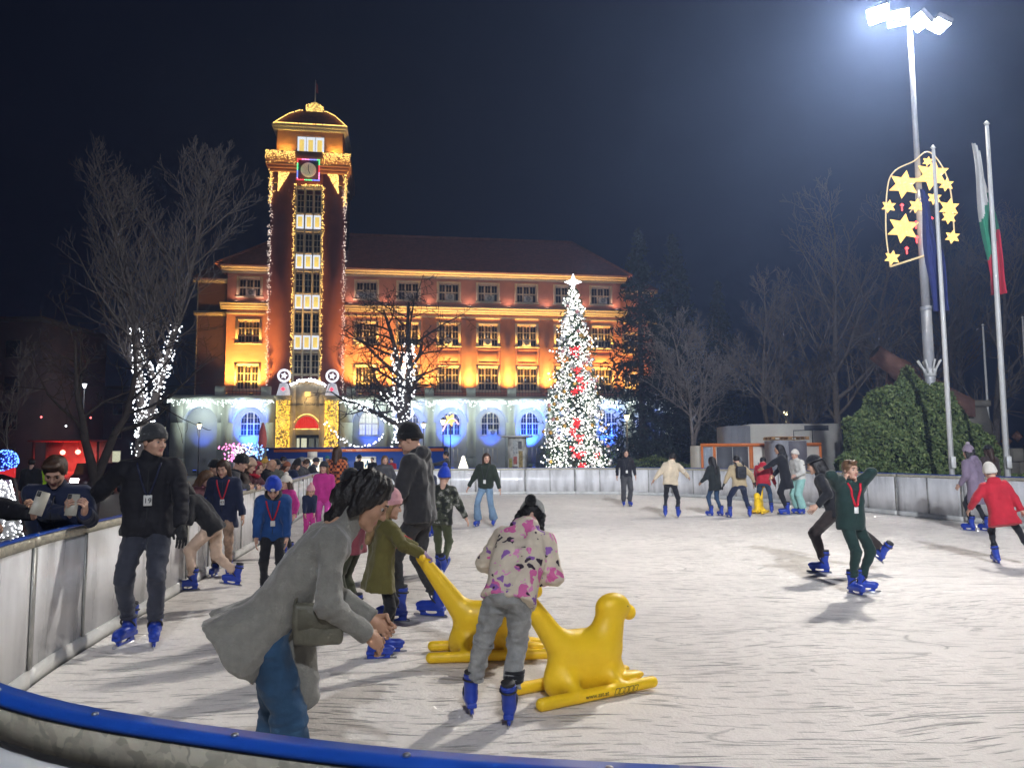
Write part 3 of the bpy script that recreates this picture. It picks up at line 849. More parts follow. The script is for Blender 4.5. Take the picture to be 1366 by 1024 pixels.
for x, l in ((7.08, 1), (7.6, 1), (8.28, 0), (8.8, 0)):
    for (z0, z1) in ((.6, 2.0), (2.1, 3.3)):
        g = MB(); g.box(x - (.12 if x in (7.08, 8.8) else .24), x + (.12 if x in (7.08, 8.8) else .24), -2.23, -2.205, z0, z1)
        g.build('door_pane', LITGLASS if l else mat('dim_glass', (.1, .1, .09), .2, emit=(.7, .75, .6), estr=.12, sampling=False), dr)
b = MB()
pts = [(6.95 + 2.0 * k / 12, 4.45 + .8 * math.sin(math.pi * k / 12) ** .6) for k in range(13)]
for p, q in zip(pts[:-1], pts[1:]): b.prism([(p[0], 4.2), (q[0], 4.2), q, p], -3.35, -3.01, 'y')
b.build('red_canopy', mat('red_canopy', (.6, .02, .02), .6, emit=(1, .03, .02), estr=.55, sampling=False), hall)
text_mesh('ОБЩИНА ПАЗАРДЖИК', .3, BLACKMETAL, 'lettering', hall, Matrix.Translation((7.95, -3.02, 6.35)) @ Matrix.Rotation(math.pi / 2, 4, 'X'), .01)
b = MB(); b.prism([(7.7, 7.5), (7.7, 7.15), (7.95, 6.9), (8.2, 7.15), (8.2, 7.5)], -3.12, -3.003, 'y'); b.build('crest', mat('crest_gold', (.5, .35, .1), .5, emit=(1, .65, .2), estr=1.2, sampling=False), hall)
# lit silver lanterns with red centres over the portal columns
for cx in (5.8, 10.1):
    b = MB(); b.lathe([(.62, 7.16), (.66, 7.2), (.5, 7.8), (.38, 8.25), (.15, 8.35)], 14, (cx, -2.75, 0)); o = b.build('lit_ornament', mat('ornament_silver', (.5, .5, .55), .4, .2, 8, emit=(.8, .8, .95), estr=.45, sampling=False), hall, True)
    b = MB(); b.octs([(cx, -3.28, 7.72)], .2); b.build('red_bauble', glow('bauble_red', (1, .05, .1), 2.2), o)
    b = MB(); b.tube([(cx + .52 * math.cos(t), -2.75, 9.0 + .52 * math.sin(t)) for t in np.linspace(0, 6.283, 19)[:-1]], .1, 6, closed=True); b.build('wreath_ring', glow('wreath', (.9, .92, 1), 1.4), o)
    b = MB(); star2d(b, cx, 9.0, .34, pts=5, y0=-2.79, y1=-2.73); b.build('wreath_star', glow('wreath', (), 0), o)

# ------------------------------------------------------------------ building lights
WARM = (1.0, 0.50, 0.10)
def uplight(x, y, z, e, col, aim, ang=75, name='uplight'):
    q = (Vector(aim) - Vector((x, y, z))).to_track_quat('-Z', 'Y').to_matrix().to_4x4()
    M = Matrix.Translation((x, y, z)) @ q
    b = MB(); b.bbox(-.16, .16, -.1, .1, 0.03, .2, .02, mtx=M); o = b.build(name, BLACKMETAL, hall)
    g = MB(); g.box(-.14, .14, -.08, .08, .012, .022, mtx=M); g.build('lens', glow('up' + str(col), col, 3), o)
    d = Vector(aim) - Vector((x, y, z)); d.normalize()
    lamp('uplight_lamp', 'SPOT', Vector((x, y, z)) + d * .08, e, col, hall, aim=aim, angle=ang, blend=.8, size=.12)
for x in (.55, 2.8, 12.6, 15.4, 19.0, 22.95, 26.85, 30.78, 34.65, 38.2):
    uplight(x, -2.0, 7.42, 5200 if x < 16 else 4200, WARM, (x, -.1, 13.5), 105)
for x in (40.5,):
    uplight(x, 2.2, 7.42, 2000, WARM, (x, 3.9, 12.0), 110)
for x in (5.2, 9.9):
    uplight(x, -1.6, 30.6, 260, (1, .62, .12), (x, -.9, 32.0), 130)
for x in (4.6, 10.5):
    uplight(x, -2.3, 27.2, 60, (1, .62, .14), (x, -1.6, 29.0), 130)
for x in (1.0, 3.4, 11.5, 15.0, 19.0, 23.0, 26.9, 30.8, 34.6, 38.0):
    uplight(x, -.62, 16.25, 55, (1, .55, .4), (x, -.05, 18.5), 150, 'added_cornice_light')  # added fixtures and lamps, put in to brighten the top-floor wall
BLUE = (0.03, 0.12, 1.0)
for i, cx in enumerate(AX):
    e = {1: 900, 3: 450, 4: 620, 5: 150, 6: 900, 7: 300, 8: 800, 9: 500, 2: 150, 0: 60}[i]
    if e: uplight(cx, GY - 1.3, .5, e * 15, BLUE, (cx, GY + .9, 5.0), 48, 'niche_light')
    # wall lamp above each arch
    b = MB(); b.bbox(cx - .3, cx + .3, GY - .5, GY - .1, 6.2, 6.62, .04); o = b.build('wall_lamp', glow('walllamp', (.85, 1.0, .9), 3.2), hall)
    lamp('wall_lamp_light', 'POINT', (cx, GY - .85, 5.9), 150, (.86, 1.0, .93), o, size=.2)
lamp('portal_light', 'POINT', (7.95, -3.8, 7.0), 60, (1, .7, .3), hall, size=.2)
for cx in (5.8, 10.1): lamp('column_light', 'POINT', (cx, -3.9, 4.5), 40, (1, .75, .15), hall, size=.3)
# icicle lights, garlands: each a thing of its own, hung on the hall
HB = lambda x, y, z: HM @ Vector((x, y, z))
def string_thing(name, label, pts, r, m, group=None, cat='light string'):
    pts = np.array(pts, float)
    base = pts.mean(0); base[2] = pts[:, 2].min()
    W = HM @ Vector(base)
    o = thing(name, label, cat, W, HA, group)
    b = MB(); b.octs(pts - base, r); b.build('bulbs', m, o)['kind'] = 'stuff'
    return o
def jit(n, s): return RNG.normal(scale=s, size=n)
COOL = glow('cool_bulb', (.88, 1.0, .96), 4.0)
GOLD = glow('gold_bulb', (1.0, .58, .06), 1.9)
GOLDW = glow('goldwhite_bulb', (1.0, .62, .16), 2.3)
WHITEB = glow('white_bulb', (.92, .95, 1.0), 6.0)
for (a, c, nm) in ((-4.2, 5.0, 'left of the golden portal'), (10.8, 43.0, 'right of the golden portal')):
    n = int((c - a) * 26)
    x = RNG.uniform(a, c, n)
    dz = -np.abs(RNG.normal(scale=.28, size=n)) * (0.6 + .8 * (np.sin(x * 5) > 0))
    string_thing('icicle_lights', 'pale icicle lights under the terrace edge, ' + nm, np.c_[x, np.full(n, GY - .42), 6.75 + dz], .045, COOL, 'icicle lights on the city hall')
for (cx, nm) in ((5.8, 'left'), (10.1, 'right')):
    n = 900
    t = RNG.uniform(math.pi, 2 * math.pi, n)
    string_thing('column_light_net', f'dense golden light net wrapped round the {nm} portal column', np.c_[cx + .6 * np.cos(t), -2.9 + .6 * np.sin(t), RNG.uniform(.5, 6.7, n)], .05, GOLD, 'golden light nets on the portal columns')
for (x, nm) in ((TW0, 'left'), (TW1, 'right')):
    n = 330
    z = RNG.uniform(7.2, 27.5, n)
    string_thing('edge_light_string', f'white light string down the {nm} edge of the clock tower', np.c_[x + jit(n, .1), np.full(n, TY - .08) + jit(n, .03), z], .042, glow('edge_bulb', (1, .8, .7), 1.6), 'light strings on the tower edges')
    n = 130
    string_thing('edge_light_string', f'golden light string below the balcony at the {nm} tower corner', np.c_[x + jit(n, .1), np.full(n, TY - .1), RNG.uniform(25.5, 29, n) ], .05, GOLDW, 'golden strings under the balcony')
    n = 330
    s = 1 if x < 7 else -1
    tt = RNG.uniform(0, 1, n); zz = 28.75 - 2.0 * RNG.uniform(0, 1, n) ** 1.0
    wdt = np.clip((zz - 26.75) / 2.0, .05, 1) * 1.15
    string_thing('light_curtain', f'wedge of golden curtain lights on the tower wall, {nm} of the clock', np.c_[x + s * (.55 + (1.15 - wdt) * 0 + wdt * tt) + s * .1, np.full(n, TY - .08), zz], .06, GOLDW, 'golden wedges beside the clock')
    n = 280
    string_thing('balcony_icicles', f'golden icicle lights on the tower balcony, {nm} half', np.c_[np.where(s > 0, RNG.uniform(3.55, 6.3, n), RNG.uniform(8.8, 11.45, n)), np.full(n, -2.12), 30.5 - np.abs(RNG.normal(scale=.5, size=n)).clip(0, 1.2)], .045, GOLDW, 'golden icicles on the balcony')
for (x, nm) in ((6.2, 'left'), (8.9, 'right')):
    n = 240
    string_thing('window_light_string', f'golden light string along the {nm} side of the tower windows', np.c_[x + jit(n, .06), np.full(n, TY - .08), RNG.uniform(8.2, 27.4, n)], .05, GOLDW, 'golden strings beside the tower windows')
n = 60
string_thing('window_light_string', 'golden light string across the top of the tower windows', np.c_[RNG.uniform(6.2, 8.9, n), np.full(n, TY - .08), 27.42 + jit(n, .05)], .05, GOLDW)
pts = []
for k in range(420):
    i = random.randrange(4)
    t = random.random()
    if i < 2:
        sgn = -1 if i == 0 else 1
        zz = 33.5 + 2.5 * t; hh = np.interp(zz, [33.5, 34.1, 35.1, 35.9, 36.05], [3.35, 2.9, 2.1, 1.2, .85]) + .08
        pts.append((TC + sgn * hh, 2.15 - hh - .1, zz))
    else: pts.append((TC + (2 * t - 1) * 3.3, -1.25, 33.62))
for k in range(90):
    a = random.uniform(math.pi, 2 * math.pi); pts.append((TC + .85 * math.cos(a), 2.15 + .85 * math.sin(a), random.uniform(36.05, 37.0)))
string_thing('roof_light_string', 'golden light string outlining the tower roof and cupola', pts, .065, GOLDW)
n = 150; t = RNG.uniform(0, 1, n)
string_thing('portal_garland', 'white light garland arching over the portal top', np.c_[6.35 + 3.2 * t, np.full(n, -3.1), 8.1 + .5 * np.sin(math.pi * t) + jit(n, .07)], .06, glow('white_bulb', (), 0))
n = 130; t = RNG.uniform(0, 1, n)
string_thing('canopy_garland', 'golden light garland framing the red door canopy', np.c_[6.8 + 2.3 * t, np.full(n, -3.42), np.where(RNG.uniform(size=n) < .6, 4.5 + .95 * np.sin(math.pi * t) ** .6, 4.1)], .055, GOLDW)
cl = thing('clock_light_border', 'square of red, green and blue bulbs round the tower clock', 'light string', HB(TC, -2.3, 27.66), HA)
for k, (nm, colr) in enumerate((('red', (1, .05, .08)), ('green', (.1, 1, .3)), ('blue', (.15, .25, 1)), ('pinkish', (1, .3, .7)))):
    pts = []
    for q in range(56):
        if (q // 5) % 4 != k: continue
        s = q / 56 * 4
        e = int(s); fz = s - e
        x, z = [(-1 + 2 * fz, 0), (1, 2 * fz), (1 - 2 * fz, 2), (-1, 2 - 2 * fz)][e]
        pts.append((x * 1.0, 0, z))
    b = MB(); b.octs(pts, .075); b.build('bulbs', glow('clock_' + nm, colr, 2.5), cl)['kind'] = 'stuff'
# ------------------------------------------------------------------ trees
BARK = mat('bare_bark', (0.19, 0.165, 0.15), 0.9, 0.25, 6, 0.3, 30)
BARKD = mat('dark_bark', (0.055, 0.045, 0.04), 0.9, 0.25, 6, 0.3, 30)
TWIG = mat('pale_twig', (0.23, 0.205, 0.195), 0.9, 0.2, 3)
def perp(d, rng):
    v = rng.normal(size=3); v -= d * v.dot(d); return v / np.linalg.norm(v)
def grow(seed, trunk_h, r0, spread=0.9, levels=4, kids=(9, 7, 6, 4), lens=(0.55, 0.5, 0.5, 0.5), up=0.25, first=0.25, lean=(0, 0), droop=0.0, wob=0.12, split=1, fork=.28):
    """bare branching tree -> arrays of tapered sticks (P0,P1,r0,r1,level)"""
    rng = np.random.default_rng(seed)
    S = []
    def branch(p, d, L, r, lev):
        n = 7 if lev == 0 else (5 if lev == 1 else (4 if lev == 2 else 3))
        pts = [p]; dirs = [d]
        for i in range(n):
            d = d + rng.normal(scale=wob, size=3) + np.array([0, 0, (up if lev else 0.05) * .3 - droop * lev * .1])
            d = d / np.linalg.norm(d)
            p = p + d * L / n
            pts.append(p); dirs.append(d)
        for i in range(n):
            ra = r * (1 - .78 * i / n); rb = r * (1 - .78 * (i + 1) / n)
            S.append((pts[i], pts[i + 1], ra, rb, lev))
        if lev + 1 < levels:
            k = kids[lev]
            lo = first if lev == 0 else 0.15
            for j in range(k):
                t = lo + (1 - lo) * (j + rng.uniform(.2, .8)) / k
                f = t * n; i = min(int(f), n - 1)
                q = pts[i] + (pts[i + 1] - pts[i]) * (f - i)
                e = perp(dirs[i], rng)
                dd = dirs[i] * (1 - spread * .55) + e * spread * rng.uniform(.7, 1.2) + np.array([0, 0, up])
                dd /= np.linalg.norm(dd)
                rr = r * (1 - .78 * t) * rng.uniform(.45, .7)
                branch(q, dd, L * lens[lev] * rng.uniform(.65, 1.2) * (1.15 - .6 * t), max(rr, .006), lev + 1)
    d0 = np.array([lean[0], lean[1], 1.0]); d0 /= np.linalg.norm(d0)
    if split == 1:
        branch(np.zeros(3), d0, trunk_h, r0, 0)
    else:
        h0 = trunk_h * .16
        top = d0 * h0
        S.append((np.zeros(3), top, r0 * 1.15, r0, 0))
        for k in range(split):
            a = 2 * math.pi * k / split + rng.uniform(0, 1)
            dd = d0 + np.array([math.cos(a), math.sin(a), 0]) * fork; dd /= np.linalg.norm(dd)
            branch(top, dd, (trunk_h - h0) * rng.uniform(.85, 1), r0 * .72, 0)
    return S
def tree_thing(name, label, loc, S, m_thick=BARK, m_twig=TWIG, scale=1.0, rz=0.0, group=None, minr=0.0):
    o = thing(name, label, 'tree', loc, rz, group)
    o.scale = (scale,) * 3
    P0 = np.array([s[0] for s in S]); P1 = np.array([s[1] for s in S]); r0 = np.array([s[2] for s in S]); r1 = np.array([s[3] for s in S]); lv = np.array([s[4] for s in S])
    r0 = np.maximum(r0, minr); r1 = np.maximum(r1, minr)
    k = lv == 0; b = MB(); b.segs(P0[k], P1[k], r0[k], r1[k], 12); b.build('trunk', m_thick, o, True)
    k = lv == 1; b = MB(); b.segs(P0[k], P1[k], r0[k], r1[k], 7); b.build('branches', m_thick, o, True)['kind'] = 'stuff'
    k = lv > 1; b = MB(); b.segs(P0[k], P1[k], r0[k], r1[k], 4); b.build('crown', m_twig, o)['kind'] = 'stuff'
    return o
def lights_along(S, n, rng, levs=(0, 1), zmin=0, zmax=99, off=.06, rmax=99):
    """points on the surface of thick branches"""
    C = [s for s in S if s[4] in levs and zmin < (s[0][2] + s[1][2]) / 2 < zmax and math.hypot(s[1][0], s[1][1]) < rmax]
    L = np.array([np.linalg.norm(s[1] - s[0]) for s in C]); p = L / L.sum()
    out = []
    for i in rng.choice(len(C), n, p=p):
        s = C[i]; t = rng.uniform(); q = s[0] + (s[1] - s[0]) * t
        d = (s[1] - s[0]) / np.linalg.norm(s[1] - s[0])
        out.append(q + perp(d, rng) * (s[2] + off * rng.uniform(.4, 1.3)))
    return np.array(out)
def bulb_thing(name, label, loc, pts, r, m, cat='light string', rz=0, group=None):
    o = thing(name, label, cat, loc, rz, group)
    b = MB(); b.octs(pts, r * RNG.uniform(.6, 1.3, len(pts))); b.build('bulbs', m, o)['kind'] = 'stuff'
    return o
# tall bare tree on the left, lower trunks wrapped in white lights
TL = AT(188, 612, 34.0); TL.z = -.1
S = grow(11, 16.2, .25, .85, 4, (24, 11, 8), (.36, .5, .5), up=.42, first=.18, split=2, wob=.07, fork=.21)
tree_thing('bare_tree', 'tall bare tree at left with white lights wound round its lower trunks', TL, S, minr=.0075)
P = lights_along(S, 620, np.random.default_rng(2), (0,), .8, 8.3, .12)
P2 = lights_along(S, 170, np.random.default_rng(3), (1,), 1.5, 6.0, .05, 2.6)
bulb_thing('tree_light_string', 'cool white lights wound round the trunks of the tall left tree', TL, np.vstack([P, P2]), .034, WHITEB)
# dark leaning forked trunk nearer the boards
TN = AT(122, 640, 23.0); TN.z = -.1
S = grow(5, 6.2, .2, 1.0, 4, (7, 6, 5), (.7, .55, .5), up=.15, first=.3, split=2, lean=(.12, 0), wob=.14)
tree_thing('bare_tree', 'low dark forked tree behind the phone man by the left boards', TN, S, BARKD, BARKD, minr=.008)
# wide spreading plane tree before the hall, strung with lights
TP = AT(533, 612, 50.0); TP.z = -.1
S = grow(23, 12.2, .48, 1.1, 4, (13, 9, 6), (.52, .5, .5), up=.12, first=.16, split=2, wob=.16)
tree_thing('plane_tree', 'dark spreading leafless tree in front of the city hall, strung with white lights', TP, S, BARKD, BARKD, minr=.016)
P = lights_along(S, 520, np.random.default_rng(5), (0,), 1.2, 8.5, .2)
P2 = lights_along(S, 190, np.random.default_rng(6), (1,), 2.5, 5.5, .08, 4.6)
bulb_thing('tree_light_string', 'white light string in the leafless tree before the city hall', TP, np.vstack([P, P2]), .05, WHITEB)
gx = np.linspace(0, 1, 30)
gl = np.c_[-4.9 + 3.9 * gx, -.4 - 0 * gx, 3.9 - 1.5 * np.sin(math.pi * gx * .85) - .2 * gx]
bulb_thing('hanging_garland', 'white bulb garland hanging between the portal and the leafless tree', TP, gl + RNG.normal(scale=.05, size=gl.shape), .055, WHITEB)

# bare trees and dark conifers on the right
def conifer(seed, h, rb, n, z0=.08, ex=.85):
    rng = np.random.default_rng(seed)
    b = MB(); b.tube([(0, 0, 0), (0, 0, h * .98)], [h * .018, .02], 8)
    sticks0, sticks1, C = [], [], []
    for k in range(n):
        t = z0 + (1 - z0) * (k / n) ** 1.05
        L = rb * (1 - t) ** ex * rng.uniform(.55, 1.15) + .12
        a = rng.uniform(0, 6.283)
        p = np.array([0, 0, t * h]); e = np.array([math.cos(a) * L, math.sin(a) * L, -L * rng.uniform(.1, .5)])
        sticks0.append(p); sticks1.append(p + e)
        m = int(10 + 26 * L / rb)
        s = rng.uniform(.15, 1, m)[:, None] ** .7
        q = p + e * s + rng.normal(scale=(.10 * L + .05), size=(m, 3)) * [1, 1, .6]
        q[:, 2] -= .25 * L * (s[:, 0] ** 2) * rng.uniform(0, .6)
        C.append(q)
    return b, np.array(sticks0), np.array(sticks1), np.concatenate(C), rng
NEED = mat('dark_needles', (0.03, 0.042, 0.03), 0.85, .3, 3)
def conifer_thing(label, loc, seed, h, rb, n, group):
    b, s0, s1, C, rng = conifer(seed, h, rb, n)
    o = thing('conifer_tree', label, 'tree', loc, 0, group)
    b.build('trunk', BARKD, o, True)
    c = MB(); c.segs(s0, s1, np.full(len(s0), .03), np.full(len(s0), .008), 4, 1); c.leaves(C, .22 * h / 14, rng, 0, .22, -.2)
    c.build('crown', [NEED, BARKD], o)['kind'] = 'stuff'
    return o
def gl_(px, Y): v = AT(px, 610, Y); v.z = -.1; return v
conifer_thing('broad dark conifer hiding the right end of the city hall', gl_(858, 55), 31, 18.5, 4.6, 330, 'dark conifers behind the rink')
conifer_thing('tall dark conifer left of the white site cabins', gl_(905, 60), 32, 19.5, 4.4, 330, 'dark conifers behind the rink')
conifer_thing('slim dark conifer standing behind the grey container', gl_(965, 66), 33, 17.0, 4.0, 260, 'dark conifers behind the rink')
fa = [('pale bare tree right of the conifers, trunk beside the orange cabins', 925, 44, 9.5, 41, 2), ('broad bare tree rising behind the white container', 1030, 55, 15.0, 42, 2),
      ('tall bare tree behind the cannon barrel', 1120, 52, 17.0, 43, 1), ('bare tree between the mast and the tall flagpoles', 1225, 56, 18.0, 44, 2),
      ('bare tree at the right edge behind the red flag', 1330, 48, 15.0, 45, 1), ('fine-twigged bare tree over the rusty cannon', 1180, 66, 20.0, 46, 1), ('bare tree behind the tall flagpole with the blue flag', 1290, 68, 21.0, 47, 2), ('low bare tree beside the street lamp behind the container', 1075, 47, 8.5, 48, 3)]
for lb, px, Y, h, sd, sp in fa:
    S = grow(sd, h, h * .017, .85, 4, (15, 9, 7), (.45, .5, .5), up=.3, first=.18, split=sp, wob=.12)
    tree_thing('bare_tree', lb, gl_(px, Y), S, BARK, TWIG, minr=.011, group='bare trees in the park')
# young bare trees far left
S = grow(61, 4.8, .05, .8, 4, (9, 6, 5), (.5, .5, .5), up=.35, first=.35, wob=.1)
tree_thing('young_tree', 'thin young bare tree on the lawn at far left', gl_(27, 27), S, BARK, TWIG, minr=.006)

# big round shrub
def shrub(name, label, loc, rx, ry, rz, n, seed, leaf=.07, m=None):
    rng = np.random.default_rng(seed)
    d = rng.normal(size=(n, 3)); d[:, 2] = np.abs(d[:, 2]) * 1.0; d /= np.linalg.norm(d, axis=1, keepdims=True)
    w = 1 + .07 * np.sin(d[:, 0] * 9 + 1) * np.sin(d[:, 1] * 8) + .05 * np.sin(d[:, 2] * 14 + d[:, 0] * 11) + .03 * np.sin(d[:, 0] * 31) * np.sin(d[:, 2] * 27)
    rr = w * (1 - np.abs(rng.normal(scale=.05, size=n)))
    f_ = np.sqrt(np.clip(1 - np.abs(d[:, 2]) ** 2.35, 0, 1)) / np.maximum(np.hypot(d[:, 0], d[:, 1]), 1e-3)
    d = np.c_[d[:, 0] * f_, d[:, 1] * f_, d[:, 2]]
    C = d * rr[:, None] * [rx, ry, rz]
    C[:, 2] *= (0.9 + .1 * (1 - np.abs(d[:, 0])))
    o = thing(name, label, 'shrub', loc)
    b = MB(); k = rng.uniform(size=n) < .6
    b.leaves(C[k], leaf, rng, 0, .42, .5); b.leaves(C[~k], leaf, rng, 1, .42, .5)
    b.build('foliage', m or [mat('shrub_leaf', (.10, .15, .05), .6, .35, 9), mat('shrub_leaf_light', (.18, .23, .08), .6, .3, 9)], o)['kind'] = 'stuff'
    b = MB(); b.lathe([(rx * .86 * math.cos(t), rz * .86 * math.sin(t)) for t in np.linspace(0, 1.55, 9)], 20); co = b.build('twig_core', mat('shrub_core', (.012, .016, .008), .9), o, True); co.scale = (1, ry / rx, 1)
    return o
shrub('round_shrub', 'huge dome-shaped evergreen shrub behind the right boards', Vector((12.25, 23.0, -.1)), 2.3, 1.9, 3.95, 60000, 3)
shrub('low_hedge', 'low clipped green hedge at the right edge behind the boards', Vector((17.2, 24.5, -.1)), 2.6, .7, 1.05, 7000, 4)
for px, Y, rx, lb in ((935, 40, .9, 'small yellow-green shrub beside the orange cabin'), (870, 44, 3.2, 'dark clipped hedge under the conifers behind the Christmas tree')):
    shrub('low_hedge', lb, gl_(px, Y), rx, .8, 1.5, 4500, 9 + int(px))

# ------------------------------------------------------------------ Christmas tree
XT = AT(768, 612, 36.0); XT.z = -.1
xt = thing('christmas_tree', 'tall decorated fir covered in white lights with a glowing star on top', 'Christmas tree', XT)
XH, XR = 9.75, 1.75
b, s0, s1, C, rng = conifer(77, XH, XR, 620, z0=.03, ex=.68)
b.build('trunk', BARKD, xt, True)
c = MB(); c.segs(s0, s1, np.full(len(s0), .02), np.full(len(s0), .006), 4, 1); c.leaves(C, .11, rng, 0, .25, -.1)
c.build('crown', [mat('fir_needles', (.035, .075, .03), .8, .3, 4), BARKD], xt)['kind'] = 'stuff'
k = rng.uniform(size=len(C)) < .26
Q = C[k]; Q = Q[(Q[:, 1] < .7)]
rad = np.hypot(Q[:, 0], Q[:, 1]); lim = XR * np.clip(1 - Q[:, 2] / XH, 0, 1) ** .68
Q = Q[rad > .3 * lim] + [0, -.06, 0]
b = MB(); b.octs(Q, .036 * rng.uniform(.6, 1.35, len(Q))); b.build('white_lights', glow('tree_white', (1.0, .96, .9), 5), xt)['kind'] = 'stuff'
BAUB = [mat('bauble_silver', (.6, .6, .62), .2, 0, metal=.6), mat('bauble_pink', (.55, .25, .25), .3, 0, metal=.3), mat('bauble_gold', (.6, .36, .08), .25, 0, metal=.6)]
bm = MB(); bm.lathe([(.001, -.1), (.06, -.085), (.1, 0), (.06, .085), (.001, .1)], 10, cap=False)
BME = [bm.mesh('bauble', x, True) for x in BAUB]
for i in range(120):
    t = rng.uniform(.03, .93); a = rng.uniform(math.pi * .95, 2.05 * math.pi); rr = XR * (1 - t) ** .68 * rng.uniform(.85, 1.1)
    link('bauble', BME[rng.integers(3)] if rng.uniform() < .6 else BME[0], xt, (rr * math.cos(a), rr * math.sin(a), t * XH))
REDB = mat('red_bow', (.55, .012, .02), .45, .1, 5, emit=(1, .04, .04), estr=.5, sampling=False)
for zt in (.67, .56, .50, .33, .27, .19, .12):
    for q in range(5):
        t = zt + rng.uniform(-.03, .03); rr = XR * (1 - t) ** .68 * .98
        a = -math.pi / 2 + rng.normal(scale=.16 + .1 * t)
        bb = MB(); x0, y0, z0 = rr * math.cos(a), rr * math.sin(a) - .1, t * XH
        for sg in (-1, 1):
            bb.add([(x0, y0, z0), (x0 + sg * .13, y0 - .05, z0 + .09), (x0 + sg * .14, y0, z0 - .06)], [(0, 1, 2)])
            bb.add([(x0, y0, z0), (x0 + sg * .08, y0 - .03, z0 - .18), (x0 + sg * .02, y0, z0 - .17)], [(0, 1, 2)])
        bb.octs([(x0, y0 - .05, z0)], .05)
        bb.build('bow', REDB, xt)
b = MB(); star2d(b, 0, XH + .32, .42, 0, 4, -.05, .05, inner=.38)
b.build('star', glow('tree_star', (.9, .95, 1.0), 4), xt)
for (x, y, z, e) in ((0, -2.2, 2.0, 60), (-1.2, -1.8, 1.2, 40), (1.3, -1.8, 1.4, 40), (0, -1.6, 5.0, 40)):
    lamp('tree_light_glow', 'POINT', (x, y, z), e, (1.0, .95, .88), xt, size=.4)
# ------------------------------------------------------------------ things around the rink
def at0(px, Y, z=-.1):
    v = AT(px, 608, Y); v.z = z; return v
# blue kiosk behind the far boards
KY = 44.0
k0, k1 = AT(355, 620, KY), AT(592, 620, KY)
kw = k1.x - k0.x
KB = mat('kiosk_blue', (.012, .06, .33), .5, .08, 1)
KO = mat('kiosk_orange', (.6, .16, .05), .5, .1, 2)
kiosk = thing('blue_kiosk', 'long blue sales kiosk with an orange fascia and lit serving windows', 'kiosk', (k0.x, KY, -.1))
b = MB(); b.box(0, kw, 0, 3, 0, 2.15); b.build('wall', KB, kiosk)
b = MB(); b.box(-.1, kw + .1, -.25, 3.1, 2.15, 2.2); b.build('roof', KB, kiosk)
b = MB(); b.box(.45, kw, -.06, -.003, 1.93, 2.1); b.build('fascia', KO, kiosk)
text_mesh('ПЪРЗАЛКА      КАСА      RENT', .13, WHITEPAINT, 'lettering', kiosk, Matrix.Translation((kw * .45, -.07, 2.01)) @ Matrix.Rotation(math.pi / 2, 4, 'X'), .003)
KWL = mat('kiosk_window_lit', (.4, .4, .35), .5, .5, 3, emit=(1, .95, .75), estr=1.15)
for (x0, x1, z0, z1) in ((kw * .205, kw * .32, .5, 1.62), (kw * .505, kw * .62, .75, 1.65)):
    b = MB(); t = .13
    for (a, c, d, e) in ((x0, x1, z1 - t, z1), (x0, x1, z0, z0 + t), (x0, x0 + t, z0 + t, z1 - t), (x1 - t, x1, z0 + t, z1 - t)): b.box(a, c, -.1, -.004, d, e)
    o = b.build('serving_window', WHITEPAINT, kiosk)
    b = MB(); b.box(x0 + t, x1 - t, -.03, -.006, z0 + t, z1 - t); b.build('pane', KWL, o)
    b = MB()
    for q in range(6):
        xx = x0 + t + .06 + (x1 - x0 - 2 * t - .2) * random.random(); zz = z0 + t + .05 + (z1 - z0 - 2 * t - .3) * random.random()
        b.box(xx, xx + .1, -.045, -.035, zz, zz + .2)
    b.build('price_list', mat('price_blue', (.15, .35, .6), .5, .1), o)
b = MB(); b.box(kw * .235, kw * .29, -.14, -.11, 1.62, 1.95); b.build('notice_board', WHITEPAINT, kiosk)
b = MB(); b.box(kw * .12, kw * .175, -.08, -.004, .5, 1.55); b.build('notice_board', mat('notice_blue', (.4, .45, .55), .5), kiosk)
lamp('kiosk_fill_light', 'POINT', (kw * .5, -3.2, 2.4), 260, (1, .9, .7), kiosk, size=.3)  # added lamp without a fixture, brightens the kiosk front

# advert pillar with posters, plate roof
p = at0(690, 40.0)
col = thing('advert_pillar', 'poster-covered advertising column with a flat plate on top, left of the Christmas tree', 'advert column', p)
b = MB(); b.lathe([(.5, 0), (.5, 2.6)], 20); b.build('drum', mat('pillar_paper', (.5, .5, .47), .8, .5, 3), col, True)
b = MB(); b.lathe([(.72, 2.6), (.85, 2.64), (.85, 2.7)], 20); b.build('plate', WHITEPAINT, col)
for a0, a1, z0, z1, cc in ((4.2, 4.75, .5, 1.1, (.1, .08, .07)), (4.3, 4.7, 1.2, 1.6, (.35, .1, .08)), (4.85, 5.3, .4, 1.9, (.3, .22, .08)), (4.8, 5.2, 2.0, 2.4, (.12, .12, .12)), (3.7, 4.15, .7, 1.5, (.35, .33, .1)), (4.25, 4.75, 1.75, 2.45, (.4, .42, .42))):
    b = MB(); tt = np.linspace(a0, a1, 6)
    for s, e in zip(tt[:-1], tt[1:]): b.add([(.512 * math.cos(s), .512 * math.sin(s), z0), (.512 * math.cos(e), .512 * math.sin(e), z0), (.512 * math.cos(e), .512 * math.sin(e), z1), (.512 * math.cos(s), .512 * math.sin(s), z1)], [(0, 1, 2, 3)])
    b.build('poster', mat('poster%.2f' % a0, cc, .7, .5, 12), col)

